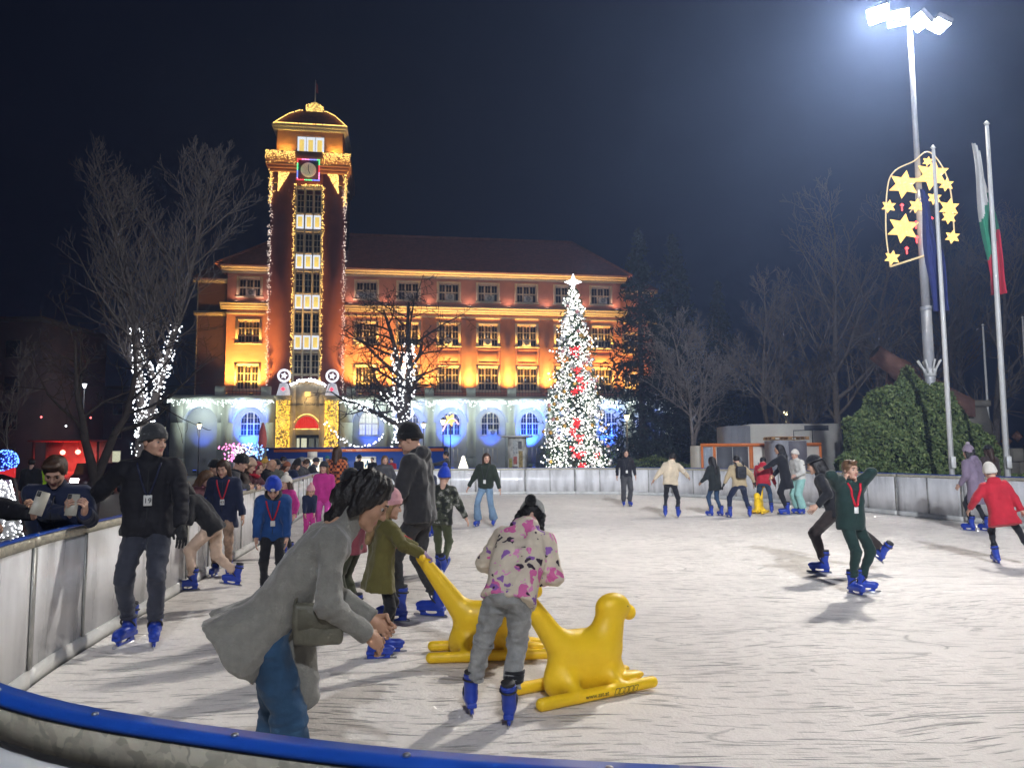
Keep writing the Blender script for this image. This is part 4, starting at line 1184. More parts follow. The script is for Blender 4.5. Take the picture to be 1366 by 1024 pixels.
# site cabins and containers at the far right
OR_ = mat('orange_frame', (.7, .19, .04), .5, .12, 3)
CW = mat('cabin_white', (.72, .70, .64), .6, .12, 1.2)
CG = mat('cabin_grey', (.10, .105, .12), .6, .1, 2)
CYY = 33.0
c0, c1 = AT(936, 620, CYY).x, AT(1097, 620, CYY).x
cab = thing('site_cabin', 'white site cabin with an orange steel frame and grey doors behind the boards', 'cabin', (c0, CYY, -.1))
W_ = c1 - c0
b = MB(); b.box(.06, W_ - .06, .06, 2.3, .1, 2.05); b.build('wall', CW, cab)
for (x0, x1, y0, y1, z0, z1) in ((0, W_, 0, .1, 2.0, 2.14), (0, W_, 0, .1, 0, .12), (0, .09, 0, .1, .12, 2.0), (W_ - .09, W_, 0, .1, .12, 2.0), (W_ * .40, W_ * .43, -.01, .1, .12, 2.0), (W_ * .62, W_ * .65, -.01, .1, .12, 2.0), (W_ * .10, W_ * .12, -.01, .1, .12, 2.0), (W_ * .71, W_ * .735, -.01, .1, .12, 2.0)):
    b = MB(); b.box(x0, x1, y0, y1, z0, z1); b.build('frame_bar', OR_, cab)
for (x0, x1) in ((.13, .26), (.265, .39), (.735, .80)):
    b = MB(); b.box(W_ * x0, W_ * x1, .02, .058, .14, 1.98); b.build('door', CG, cab)
b = MB(); b.box(W_ * .02, W_ * .095, .03, .058, .14, 1.98); b.build('door', mat('cabin_bluegrey', (.3, .35, .42), .5), cab)
for x in (.47, .53, .56): 
    b = MB(); b.box(W_ * x, W_ * x + .03, .03, .055, .3, 1.3); b.build('locking_bar', CG, cab)
b = MB(); b.box(W_ * .50, W_ * .525, .04, .056, 1.1, 1.35); b.build('warning_sticker', mat('sticker_yellow', (.7, .5, .06), .5), cab)
x0, x1 = AT(1036, 620, 31).x, AT(1077, 620, 31).x
loc = thing('grey_cabinet', 'tall grey cabinet standing in front of the orange-framed cabin', 'cabinet', (x0, 31.0, -.1))
b = MB(); b.box(0, (x1 - x0) * .42, 0, 1.4, 0, 2.22); b.build('side_panel', mat('cabinet_light', (.34, .35, .39), .6, .1), loc)
b = MB(); b.box((x1 - x0) * .42, x1 - x0, -.02, 1.4, 0, 2.2); b.build('front_panel', mat('cabinet_dark', (.16, .155, .18), .6, .1), loc)
pal = thing('wooden_pallet', 'wooden pallet lying on top of the grey cabinet', 'pallet', (x0 - .15, 31.0, 2.125))
PW = mat('pallet_wood', (.42, .24, .10), .8, .25, 6)
for y in (0, .5, 1.0):
    b = MB(); b.box(0, 1.55, y, y + .1, .02, .04); b.build('deck_board', PW, pal)
    for x in (.0, .7, 1.4): 
        b = MB(); b.box(x, x + .14, y, y + .1, .04, .13); b.build('block', PW, pal)
for y in (0, .22, .44, .66, .9):
    b = MB(); b.box(0, 1.55, y, y + .1, .13, .155); b.build('deck_board', PW, pal)
x0, x1 = AT(975, 620, 39).x, AT(1122, 620, 39).x
con = thing('white_container', 'large plain off-white container rising behind the site cabin', 'container', (x0, 39.0, -.1))
b = MB(); b.box((x1 - x0) * .2, x1 - x0, 0, 2.5, 0, 3.2); b.build('wall', mat('container_white', (.66, .64, .58), .7, .12, .8), con)
b = MB(); b.box(0, (x1 - x0) * .198, .2, 2.5, 0, 3.12)
for q in range(3): b.box((x1 - x0) * (.02 + .06 * q), (x1 - x0) * (.02 + .06 * q) + .03, .17, .2, .2, 3.0)
b.build('grey_section', mat('container_grey', (.27, .28, .31), .6, .1, 2), con)
b = MB(); b.box((x1 - x0) * .68, (x1 - x0) * .9, -.03, -.003, 2.85, 3.1); b.build('vent_strip', CG, con)
b = MB(); b.tube([((x1 - x0) * .58, -.03, 2.2), ((x1 - x0) * .58, -.03, 2.85), ((x1 - x0) * .75, -.03, 2.87), ((x1 - x0) * .75, -.03, 1.5)], .025, 5); b.build('cable', BLACKMETAL, con)

# cannon monument
RUST = mat('rust_brown_iron', (.155, .075, .055), .75, .18, 2, .1, 15)
STONE = mat('monument_stone', (.26, .24, .20), .85, .2, 1.6, .3, 6)
cp = at0(1222, 33.0)
can = thing('cannon', 'huge rust-brown cannon pointing up left above the round shrub', 'cannon', (cp.x, 33.0, -.1))
A_ = AT(1167, 470, 33.0); B_ = AT(1262, 535, 33.0)
def lc(v): return Vector((v.x - cp.x, 0, v.z + .1))
a_, b_ = lc(A_), lc(B_)
d_ = (b_ - a_)
b = MB(); b.tube([a_, a_ + d_ * .3, a_ + d_ * .31, a_ + d_ * .62, b_], [.36, .42, .47, .55, .62], 24); b.build('barrel', RUST, can, True)
b = MB(); b.tube([a_ - d_ * .002, a_ + d_ * .02], [.28, .28], 20); b.build('muzzle', BLACKMETAL, can)
for sy in (-.62, .62):
    b = MB(); c_ = a_ + d_ * .42
    b.prism([(c_.x - .75, c_.z - 1.7), (c_.x - .45, c_.z + .15), (c_.x - .1, c_.z + .32), (c_.x + 1.2, c_.z - .5), (c_.x + 2.6, c_.z - 1.25), (c_.x + 2.6, c_.z - 2.0)], sy - .06, sy + .06, 'y'); b.build('carriage_cheek', RUST, can)
b = MB(); c_ = a_ + d_ * .33
b.tube([(c_.x + .5 + .42 * math.cos(t), -.75, c_.z - .25 + .42 * math.sin(t)) for t in np.linspace(0, 6.283, 21)[:-1]], .035, 6, closed=True)
for t in (0, 1.05, 2.1): b.tube([(c_.x + .5 - .4 * math.cos(t), -.75, c_.z - .25 - .4 * math.sin(t)), (c_.x + .5 + .4 * math.cos(t), -.75, c_.z - .25 + .4 * math.sin(t))], .02, 5)
b.build('elevating_wheel', BLACKMETAL, can)
for q in range(5):
    b = MB(); b.lathe([(.06, 0), (.06, .06), (.03, .09)], 8); o = b.build('rivet', RUST, can); o.location = (c_.x - .05 - .05 * q, -.68, c_.z - .3 - .22 * q); o.rotation_euler = (math.pi / 2, 0, 0)
pb = AT(1285, 540, 33.0)
ped = thing('stone_pedestal', 'tapered stone block pedestal carrying the cannon', 'pedestal', (cp.x, 33.4, -.1))
zt = pb.z
b = MB(); dx = pb.x - cp.x
for z0, z1, w0, w1 in ((0, zt * .33, 1.25, 1.1), (zt * .335, zt * .66, 1.08, .95), (zt * .665, zt, .93, .8)):
    b = MB(); b.add([(dx - w0, -.9, z0), (dx + w0, -.9, z0), (dx + w0, .9, z0), (dx - w0, .9, z0), (dx - w1, -.75, z1), (dx + w1, -.75, z1), (dx + w1, .75, z1), (dx - w1, .75, z1)], [(0, 3, 2, 1), (4, 5, 6, 7), (0, 1, 5, 4), (1, 2, 6, 5), (2, 3, 7, 6), (3, 0, 4, 7)]); b.build('stone_course', STONE, ped)
b = MB(); b.bbox(dx - .95, dx + .95, -.9, .9, zt, zt + .28, .05); b.build('cap_stone', STONE, ped)
b = MB(); b.bbox(-2.2, dx - .8, -.8, .8, 0, b_.z - .55, .05); b.build('base_block', STONE, ped)
b = MB(); b.bbox(dx - 1.55, dx - .8, -.95, .7, zt * .55, b_.z - .3, .06); b.build('pale_block', mat('pale_stone', (.42, .39, .30), .85, .15, 2), ped)  # block in a paler stone colour than the courses
# stone parapet wall with sculpted relief at the right edge
sw = thing('stone_parapet', 'low dressed stone wall with carved relief at the right edge', 'wall', at0(1340, 34.0))
for i in range(4):
    for r in range(3):
        b = MB(); b.bbox(-1.9 + i * 1.15 + (.3 if r % 2 else 0), -.8 + i * 1.15 + (.3 if r % 2 else 0), 0, .7, r * .62, r * .62 + .6, .03); b.build('stone_block', STONE, sw)
for i in range(7):
    b = MB(); b.octs([(-1.4 + .5 * i, -.06, 2.15 + .25 * math.sin(i * 2.1))], .28); b.build('carved_figure', RUST, sw, True)
b = MB(); b.lathe([(.55, 0), (.55, 1.9), (.5, 2.35), (.3, 2.75), (.05, 2.9)], 12, (2.9, 0, 0)); b.build('round_pillar', STONE, sw, True)

# flagpoles and flags
def flagpole(label, foot, top, r=.075):
    o = thing('flagpole', label, 'flagpole', foot, 0, 'white flagpoles')
    d = Vector(top) - Vector(foot)
    b = MB(); b.tube([(0, 0, 0), tuple(d * .5), tuple(d)], [r, r * .85, r * .6], 12); b.build('pole', WHITEPAINT, o, True)
    b = MB(); b.octs([tuple(d + Vector((0, 0, .06)))], r * 1.2); b.build('finial', WHITEPAINT, o, True)
    b = MB(); b.tube([(.02, -r * 1.3, 1.2), tuple(d * .98 + Vector((0, -r * .9, 0)))], .008, 4); b.bbox(-.06, .06, -r - .06, -r, 1.3, 1.6, .01); b.build('halyard', WHITEPAINT, o)
    return d
F1b, F1t = G(1343, 668), AT(1316, 168, G(1343, 668).y)
FY1 = 19.0
F1b = AT(1343, 625, FY1); F1t = AT(1316.5, 168, FY1); F1b.z = -.1
F2b = AT(1269, 620, FY1 + .6); F2t = AT(1245, 200, FY1 + .6); F2b.z = -.1
flagpole('nearest white flagpole carrying the white, green and red flag', F1b, F1t)
flagpole('white flagpole carrying the dark blue flag beside the mast', F2b, F2t, .07)
for px, py, Y, lb in ((1311, 435, 34, 'thin white flagpole without flag behind the white-green-red flag'), (1364, 425, 33, 'bare white flagpole cut by the right picture edge')):
    t_ = AT(px, py, Y); f_ = AT(px + 9, 590, Y); f_.z = -.1
    flagpole(lb, f_, t_, .06)
def limp_flag(name, label, top, h, w, bands, seed, skew=.25, x0=-.3, x1=-.1):
    """a flag hanging limp in folds; bands: list of (end fraction, material)"""
    rng = np.random.default_rng(seed)
    ns, nt_ = 60, 28
    o = thing(name, label, 'flag', (top[0], top[1], top[2] - h))
    s = np.linspace(0, 1, ns)[:, None]; t = np.linspace(0, 1, nt_)[None]
    wid = w * (.35 + .65 * np.sin(np.clip(s * 1.7, 0, 1.57)))
    X = x0 + (x1 - x0) * s + wid * t + .03 * np.sin(s * 9 + t * 3)
    Y = .13 * np.sin(t * 15 + s * 2.2 + 1) * (.4 + .6 * s) + .04 * np.sin(t * 34 + s * 5)
    Z = h * (1 - s) - .25 * h * 0 * t - h * .1 * t * (1 - s)
    V = np.stack([X, Y + 0 * s, Z], -1).reshape(-1, 3)
    i = np.arange(ns - 1)[:, None]; j = np.arange(nt_ - 1)[None]
    F = np.stack([i * nt_ + j, i * nt_ + j + 1, (i + 1) * nt_ + j + 1, (i + 1) * nt_ + j], -1).reshape(-1, 4)
    sc = (np.linspace(0, 1, ns - 1)[:, None] + skew * (np.linspace(0, 1, nt_ - 1)[None] - .5)).reshape(-1)
    prev = -9
    nb = []
    for e, m_, nm in bands:
        k = (sc > prev) & (sc <= e); prev = e
        if not k.any(): continue
        b = MB(); b.add(V, F[k]); b.build(nm, m_, o, True)
    return o
cl_ = lambda n, c: mat('flag_' + n, c, .75, .08, 4, sheen=.2)
dF = (F1t - F1b)
tp = F1b + dF * .965
limp_flag('national_flag', 'limp flag with white, green and red bands on the nearest pole', (tp.x + .02, tp.y + .16, tp.z), 4.1, .36, ((.4, cl_('white', (.6, .6, .58)), 'white_band'), (.66, cl_('green', (.02, .22, .12)), 'green_band'), (2, cl_('red', (.55, .02, .05)), 'red_band')), 1)
dF = (F2t - F2b); tp = F2b + dF * .9
limp_flag('blue_flag', 'limp dark blue flag hanging beside the floodlight mast', (tp.x + .05, tp.y + .16, tp.z), 3.4, .42, ((9, cl_('blue', (.015, .025, .16)), 'cloth'),), 2, x0=-.35, x1=-.25)

# street lamps
def street_lamp(label, px, pyt, Y, col=(1, .72, .35), e=45, double=False):
    t = AT(px, pyt, Y); f = at0(px, Y)
    o = thing('street_lamp', label, 'street lamp', (t.x, Y, -.1), 0, 'park street lamps')
    h = t.z + .1
    b = MB(); b.tube([(0, 0, 0), (0, 0, .8), (0, 0, .85), (0, 0, h - .3)], [.07, .06, .045, .035], 8); b.build('post', BLACKMETAL, o, True)
    b = MB(); b.lathe([(.06, h - .3), (.16, h - .02), (.16, h)], 10); b.build('lantern', glow('lantern' + str(col), col, 7), o)
    b = MB(); b.lathe([(.2, h), (.08, h + .12), (.02, h + .16)], 10); b.build('lantern_cap', BLACKMETAL, o)
    lamp('street_light', 'POINT', (0, -.3, h - .35), e, col, o, size=.15)
street_lamp('black street lamp in front of the left city hall arches', 266, 566, 52, (1, .8, .5), 40)
street_lamp('black street lamp right of the Christmas tree', 836, 554, 46, (1, .78, .4), 60)
street_lamp('street lamp shining above the white container', 1048, 549, 50, (1, .85, .45), 60)
street_lamp('black street lamp before the arches right of the leafless tree', 591, 560, 48, (1, .8, .45), 40)
street_lamp('street lamp before the arches behind the black-beanie man', 565, 565, 56, (1, .8, .5), 25)

# closed red parasol by the kiosk
pr = AT(350, 600, 41.0)
par = thing('closed_parasol', 'closed pale red parasol at the left end of the blue kiosk', 'parasol', (pr.x, 41.0, -.1))
zt = AT(350, 563, 41).z
b = MB(); b.tube([(0, 0, 0), (0, 0, zt)], .025, 8); b.build('pole', WHITEPAINT, par)
b = MB(); b.lathe([(.05, zt - 1.45), (.2, zt - 1.35), (.24, zt - 1.0), (.18, zt - .5), (.05, zt - .03)], 10, (0, 0, .1)); b.build('canopy', mat('parasol_red', (.5, .12, .12), .8, .15), par)
# light sculptures behind the left spectators
ls = thing('light_sculpture', 'pink and blue light sculpture glowing behind the left spectators', 'light decoration', (AT(325, 610, 34).x, 34.0, -.1))
rg = np.random.default_rng(8)
for nm, colr, cx in (('pink_bulbs', (1, .25, .6), -.45), ('white_bulbs', (.9, .9, 1), 0), ('blue_bulbs', (.2, .4, 1), .45)):
    pts = np.c_[cx + rg.normal(scale=.28, size=70), rg.normal(scale=.1, size=70), 1.3 + rg.uniform(.2, 1.0, 70)]
    b = MB(); b.octs(pts, .04); b.build(nm, glow(nm, colr, 3), ls)['kind'] = 'stuff'
b = MB(); b.tube([(-.5, 0, 0), (-.4, 0, 1.9)], .02, 5); b.tube([(.5, 0, 0), (.4, 0, 1.9)], .02, 5); b.build('frame', WHITEPAINT, ls)
ss = thing('star_sculpture', 'small lit golden figure on a pole before the blue arches', 'light decoration', (AT(601, 560, 47).x, 47, -.1))
zt = AT(601, 560, 47).z
b = MB(); b.tube([(0, 0, 0), (0, 0, zt)], .03, 6); b.build('post', BLACKMETAL, ss)
b = MB(); star2d(b, 0, zt + .1, .42, .4, 5); b.build('star', STARGLOW, ss)
b = MB(); b.tube([(-.5 + 1.0 * k / 8, 0, zt - .6 + .8 * math.sin(k / 8 * 2.6)) for k in range(9)], .05, 6); b.build('tail', glow('tail_pink', (1, .6, .7), 1.6), ss)
# blue light ball on a white light cone, far left
bt = thing('light_cone', 'white light cone topped by a red bow and blue light ball at far left', 'light decoration', at0(8, 16.5))
zc = AT(8, 640, 16.5).z + .1; zb = AT(8, 622, 16.5).z + .1
n = 420; t = RNG.uniform(0, 1, n); a = RNG.uniform(0, 6.283, n)
b = MB(); b.octs(np.c_[.42 * (1 - .75 * t) * np.cos(a), .42 * (1 - .75 * t) * np.sin(a), zc * t], .016); b.build('white_bulbs', WHITEB, bt)['kind'] = 'stuff'
b = MB(); b.lathe([(.4, 0), (.1, zc)], 14); b.build('cone', mat('cone_white', (.5, .5, .5), .8), bt)
d = RNG.normal(size=(260, 3)); d /= np.linalg.norm(d, axis=1, keepdims=True)
b = MB(); b.octs(d * .24 + [0, 0, zb + .12], .015); b.build('blue_bulbs', glow('ball_blue', (.1, .25, 1), 5), bt)['kind'] = 'stuff'
b = MB(); b.lathe([(.02, -.22), (.16, -.16), (.22, 0), (.16, .16), (.02, .22)], 14, (0, 0, zb + .12)); b.build('ball', mat('ball_dark', (.02, .04, .3), .5), bt, True)
b = MB()
b.prism([(-.3, zb - .02), (-.3, zb - .24), (-.06, zb - .16), (.06, zb - .16), (.3, zb - .24), (.3, zb - .02), (.06, zb - .1), (-.06, zb - .1)], -.16, -.1, 'y')
b.build('bow', REDB, bt)

# far-left houses and the red-lit stall
def house(label, px0, px1, pyt, Y, col, lit=()):
    x0, x1 = AT(px0, 600, Y).x, AT(px1, 600, Y).x
    h = AT(px0, pyt, Y).z + .1
    o = thing('apartment_block', label, 'building', (x0, Y, -.1), 0, 'dark blocks beyond the square')
    w = x1 - x0
    b = MB(); b.box(0, w, 0, 10, 0, h); b.build('wall', mat('block' + str(col), col, .9, .15, .5), o)
    b = MB(); b.box(-.3, w + .3, -.4, 10, h, h + .4); b.build('roof', mat('block_roof', (.08, .07, .07), .9), o)
    for f in range(int(h / 3)):
        for c in range(max(1, int(w / 2.8))):
            bb = MB(); xx = .9 + c * 2.8; zz = 1.0 + f * 3
            bb.box(xx, xx + 1.3, -.04, -.003, zz, zz + 1.5); q = bb.build('window', mat('block_frame', (.25, .24, .22), .7), o)
            g = MB(); g.box(xx + .08, xx + 1.22, -.06, -.042, zz + .08, zz + 1.42); g.build('pane', LITGLASS if (f, c) in lit else DARKGLASS, q)
    return o
house('dark brown apartment block at the far left edge', -60, 48, 430, 62, (.14, .10, .10), ((2, 2),))
house('dim purple-brown block behind the red-lit stall', 50, 245, 520, 95, (.10, .07, .08), ((1, 5), (0, 3)))
stall = thing('red_stall', 'red-lit stall with glowing round lamps behind the phone man', 'stall', at0(88, 42.0))
b = MB(); b.box(-1.9, 1.9, 1.2, 1.3, 0, 2.6); b.build('back_wall', mat('stall_wall', (.45, .3, .26), .8, .2, 2), stall)
b = MB(); b.box(-2.0, 2.0, -.3, 1.4, 2.6, 2.68); b.build('roof', mat('stall_roof', (.3, .05, .05), .7), stall)
for x in (-1.8, 1.8):
    b = MB(); b.box(x - .05, x + .05, -.1, 0, 0, 2.6); b.build('post', BLACKMETAL, stall)
b = MB(); b.box(-1.6, 1.6, -.1, .4, 0, .95); b.build('counter', mat('stall_wall', ()), stall)
for (x, z) in ((-1.1, 1.5), (-.25, 2.0), (.6, 2.02)):
    b = MB(); b.lathe([(.02, -.14), (.11, -.09), (.14, 0), (.11, .09), (.02, .14)], 12, (x, .1, z)); o = b.build('round_lamp', glow('stall_red', (1, .22, .16), 6), stall, True)
    lamp('red_light', 'POINT', (x, -.1, z), 110, (1, .05, .03), stall, size=.14)
    b = MB(); b.tube([(x, .1, z + .14), (x, .1, 2.62)], .012, 4); b.build('cord', BLACKMETAL, stall)
for px, py, colr, lb in ((55, 556, (1, .15, .15), 'red'), (88, 568, (.9, 1, 1), 'white'), (121, 557, (1, .2, .2), 'red')):
    p = AT(px, py, 30); o = thing('hanging_bulb', f'small {lb} drop bulb hanging in the dark tree' + (' above the red stall' if px == 88 else (' near the forked trunk' if px > 100 else ' at far left')), 'bulb', (p.x, 30, p.z))
    b = MB(); b.octs([(0, 0, 0)], .05); b.build('bulb', glow('drop' + lb, colr, 4), o)
    b = MB(); b.tube([(0, 0, .04), (0, 0, .9)], .006, 4); b.build('cord', BLACKMETAL, o)
street_lamp('white street lamp beyond the tall tree at left', 113, 512, 55, (.9, .95, 1), 60)
# parked car with headlights on, seen between the spectators
cc = at0(132, 36.0)
car = thing('parked_car', 'dark car with bright headlights behind the spectators at left', 'car', cc, R(-70))
CARP = mat('car_paint', (.06, .015, .02), .3, 0, coat=.5)
b = MB()
prof = [(-2.1, .35), (-2.1, .85), (-1.6, .95), (-1.0, 1.42), (.5, 1.45), (1.15, .98), (2.0, .85), (2.15, .6), (2.1, .35)]
b.prism([(x, z) for x, z in prof], -.82, .82, 'y'); b.build('body', CARP, car)
b = MB(); b.prism([(-1.35, .98), (-.95, 1.36), (.45, 1.39), (.95, 1.0)], -.835, .835, 'y'); b.build('window', DARKGLASS, car)
for x in (-1.35, 1.35):
    for y in (-.78, .78):
        b = MB(); b.lathe([(.31, -.1), (.33, -.07), (.33, .07), (.31, .1)], 16); o = b.build('wheel', mat('tyre', (.02, .02, .02), .8), car, True, (x, y, .33), (math.pi / 2, 0, 0))
        b = MB(); b.lathe([(.2, -.11), (.2, .11)], 12); b.build('rim', GALV, o)
for y in (-.6, .6):
    b = MB(); b.box(2.07, 2.16, y - .16, y + .16, .6, .78); b.build('headlight', glow('headlight', (1, .98, .92), 14), car)

# small white lit cone standing by the far boards
lc_ = thing('lit_cone_lamp', 'small white glowing cone lamp just behind the far boards', 'lamp', (AT(618, 622, 33).x, 33.0, -.1))
b = MB(); b.lathe([(.26, 1.02), (.2, 1.2), (.1, 1.5), (.07, 1.62), (.02, 1.68)], 12); b.build('shade', glow('cone_lamp', (1, .93, .75), 2.5), lc_)
b = MB(); b.lathe([(.05, 0), (.04, 1.02)], 8); b.build('post', BLACKMETAL, lc_)
# ------------------------------------------------------------------ figures: smooth distance-field shapes meshed with surface nets
F32 = np.float32
def surface_nets(D, org, h):
    D = D.astype(F32)
    S = D < 0
    nx, ny, nz = D.shape
    c = np.zeros((nx - 1, ny - 1, nz - 1), np.int8)
    for i in (0, 1):
        for j in (0, 1):
            for k in (0, 1):
                c += S[i:nx - 1 + i, j:ny - 1 + j, k:nz - 1 + k]
    act = (c > 0) & (c < 8)
    ii, jj, kk = np.nonzero(act)
    if len(ii) == 0: return np.zeros((0, 3)), np.zeros((0, 4), int)
    acc = np.zeros((len(ii), 3)); cnt = np.zeros(len(ii))
    cor = [(i, j, k) for i in (0, 1) for j in (0, 1) for k in (0, 1)]
    val = {q: D[ii + q[0], jj + q[1], kk + q[2]] for q in cor}
    for a in cor:
        for ax in range(3):
            if a[ax]: continue
            b = list(a); b[ax] = 1; b = tuple(b)
            va, vb = val[a], val[b]
            m = (va < 0) != (vb < 0)
            t = va[m] / (va[m] - vb[m])
            p = np.tile(np.array(a, float), (m.sum(), 1)); p[:, ax] = t
            acc[m] += p; cnt[m] += 1
    V = acc / cnt[:, None] + np.stack([ii, jj, kk], 1)
    V = V * h + np.asarray(org)
    idx = -np.ones(act.shape, np.int64); idx[ii, jj, kk] = np.arange(len(ii))
    Fs = []
    for ax in range(3):
        a = [slice(None)] * 3; b = [slice(None)] * 3
        a[ax] = slice(0, -1); b[ax] = slice(1, None)
        s0, s1 = S[tuple(a)], S[tuple(b)]
        o1, o2 = [x for x in range(3) if x != ax]
        e = np.nonzero(s0 != s1)
        e = [np.array(x) for x in e]
        lim = act.shape
        ok = (e[o1] > 0) & (e[o2] > 0) & (e[o1] < lim[o1]) & (e[o2] < lim[o2]) & (e[ax] < lim[ax])
        e = [x[ok] for x in e]
        def g(d1, d2):
            q = [None] * 3; q[ax] = e[ax]; q[o1] = e[o1] - d1; q[o2] = e[o2] - d2
            return idx[q[0], q[1], q[2]]
        quad = np.stack([g(1, 1), g(0, 1), g(0, 0), g(1, 0)], 1)
        flip = ~s0[e[0], e[1], e[2]]
        if ax == 1: flip = ~flip
        quad[flip] = quad[flip][:, ::-1]
        Fs.append(quad[(quad >= 0).all(1)])
    return V, np.concatenate(Fs)
_lat = {}
def vnoise(P, scale, seed):
    if seed not in _lat: _lat[seed] = np.random.default_rng(seed).uniform(-1, 1, (16, 16, 16)).astype(F32)
    L = _lat[seed]
    Q = P * scale + 50.3
    I = np.floor(Q).astype(int); f = Q - I; f = f * f * (3 - 2 * f); I &= 15; J = (I + 1) & 15
    x0, y0, z0 = I.T; x1, y1, z1 = J.T; fx, fy, fz = f.T
    a = L[x0, y0, z0] * (1 - fx) + L[x1, y0, z0] * fx; b = L[x0, y1, z0] * (1 - fx) + L[x1, y1, z0] * fx
    c = L[x0, y0, z1] * (1 - fx) + L[x1, y0, z1] * fx; d = L[x0, y1, z1] * (1 - fx) + L[x1, y1, z1] * fx
    return (a * (1 - fy) + b * fy) * (1 - fz) + (c * (1 - fy) + d * fy) * fz
def A3(v): return np.array(v, float)
def cap(P, a, b, ra, rb=None, quilt=0, qs=.055):
    a = A3(a).astype(F32); b = A3(b).astype(F32); rb = ra if rb is None else rb
    ab = b - a; L2 = float(ab @ ab) + 1e-9
    t = np.clip(((P - a) @ ab) / L2, 0, 1)
    d = np.linalg.norm(P - a - t[:, None] * ab, axis=1) - (ra + (rb - ra) * t)
    if quilt: d = d - quilt * (np.abs(np.sin(t * (math.sqrt(L2) * math.pi / qs))) - .5)
    return d
def ell(P, c, r, M=None):
    Q = P - A3(c).astype(F32)
    if M is not None: Q = Q @ np.asarray(M, F32)      # columns = local axes
    r = A3(r).astype(F32)
    k0 = np.linalg.norm(Q / r, axis=1); k1 = np.linalg.norm(Q / (r * r), axis=1) + 1e-6
    return k0 * (k0 - 1) / k1
def smin(a, b, k):
    h = np.clip(.5 + .5 * (b - a) / k, 0, 1)
    return b + (a - b) * h - k * h * (1 - h)
def smax(a, b, k): return -smin(-a, -b, k)
def plane(P, p, n): return (P - A3(p).astype(F32)) @ A3(n).astype(F32)
def grid_mesh(fn, lo, hi, h):
    lo, hi = A3(lo) - 2.5 * h, A3(hi) + 2.5 * h
    n = np.ceil((hi - lo) / h).astype(int) + 1
    ax = [lo[i] + h * np.arange(n[i]) for i in range(3)]
    X, Y, Z = np.meshgrid(*ax, indexing='ij')
    P = np.stack([X.ravel(), Y.ravel(), Z.ravel()], 1).astype(F32)
    # coarse cull: evaluate on a coarse lattice first, only refine near the surface
    D = fn(P).reshape(n)
    return surface_nets(D, lo, h)

# ---------------------------------------------------------------- shared heads, hands, skates
def head_sdf(P):
    d = smin(ell(P, (0, -.012, .03), (.076, .094, .09)), ell(P, (0, .02, -.028), (.059, .072, .082)), .03)
    d = smin(d, ell(P, (0, .036, -.072), (.042, .046, .036)), .03)
    ax = np.abs(P[:, 0]); Q = P.copy(); Q[:, 0] = ax
    d = smin(d, cap(Q, (0, .085, .024), (.034, .078, .026), .011), .015)
    d = smin(d, ell(Q, (.036, .058, -.026), (.026, .026, .026)), .02)
    d = smax(d, -ell(Q, (.031, .1, .005), (.018, .0145, .0095)), .010)
    d = smin(d, cap(P, (0, .09, .008), (0, .107, -.026), .0075, .0125), .009)
    d = smin(d, ell(Q, (.011, .096, -.03), (.009, .01, .008)), .006)
    d = smin(d, cap(Q, (0, .0905, -.0545), (.018, .083, -.056), .0062, .004), .004)
    d = smin(d, cap(Q, (0, .0895, -.0655), (.015, .083, -.0645), .0068, .004), .004)
    d = smin(d, ell(P, (0, .08, -.097), (.02, .018, .016)), .02)
    d = smin(d, ell(Q, (.077, -.008, -.004), (.008, .021, .032)), .006)
    d = smin(d, cap(P, (0, -.022, -.06), (0, -.045, -.19), .05, .056), .03)
    return d
_head = {}
def head_mesh(h):
    if h not in _head:
        _head[h] = grid_mesh(head_sdf, (-.095, -.115, -.24), (.095, .125, .125), h)
    return _head[h]
def hand_sdf(curl, spread=1.0, thumb=1.0):
    def f(P):
        d = ell(P, (0, .052, 0), (.041, .05, .015))
        d = smin(d, cap(P, (0, -.03, 0), (0, .03, 0), .026, .026), .02)
        for x, L in ((-.031, .072), (-.0105, .08), (.0105, .075), (.031, .058)):
            p = A3((x, .088, 0)); a = 0.0
            for q, ln in enumerate((.45, .32, .26)):
                a += R(curl) * (1.0 if q else .8)
                dr = A3((x * .35 * spread / .09 * .09, math.cos(a), -math.sin(a))); dr[0] = x * 2.2 * spread * .3
                dr /= np.linalg.norm(dr)
                e = p + dr * L * ln
                d = smin(d, cap(P, p, e, .0092 - .0008 * q, .0084 - .0008 * q), .004)
                p = e
        c = math.sin(R(min(curl, 60)))
        t1, t2, t3 = (-.03, .025, -.004), (-.056, .055, -.012 - .02 * c * thumb), (-.058 + .03 * c * thumb, .083, -.018 - .03 * c * thumb)
        d = smin(d, cap(P, t1, t2, .0135, .0105), .012); d = smin(d, cap(P, t2, t3, .0103, .0085), .004)
        return d
    return f
_hand = {}
def hand_mesh(curl, h, spread=1.0):
    key = (curl, h, spread)
    if key not in _hand:
        _hand[key] = grid_mesh(hand_sdf(curl, spread), (-.08, -.06, -.11), (.05, .185, .03), h)
    return _hand[key]
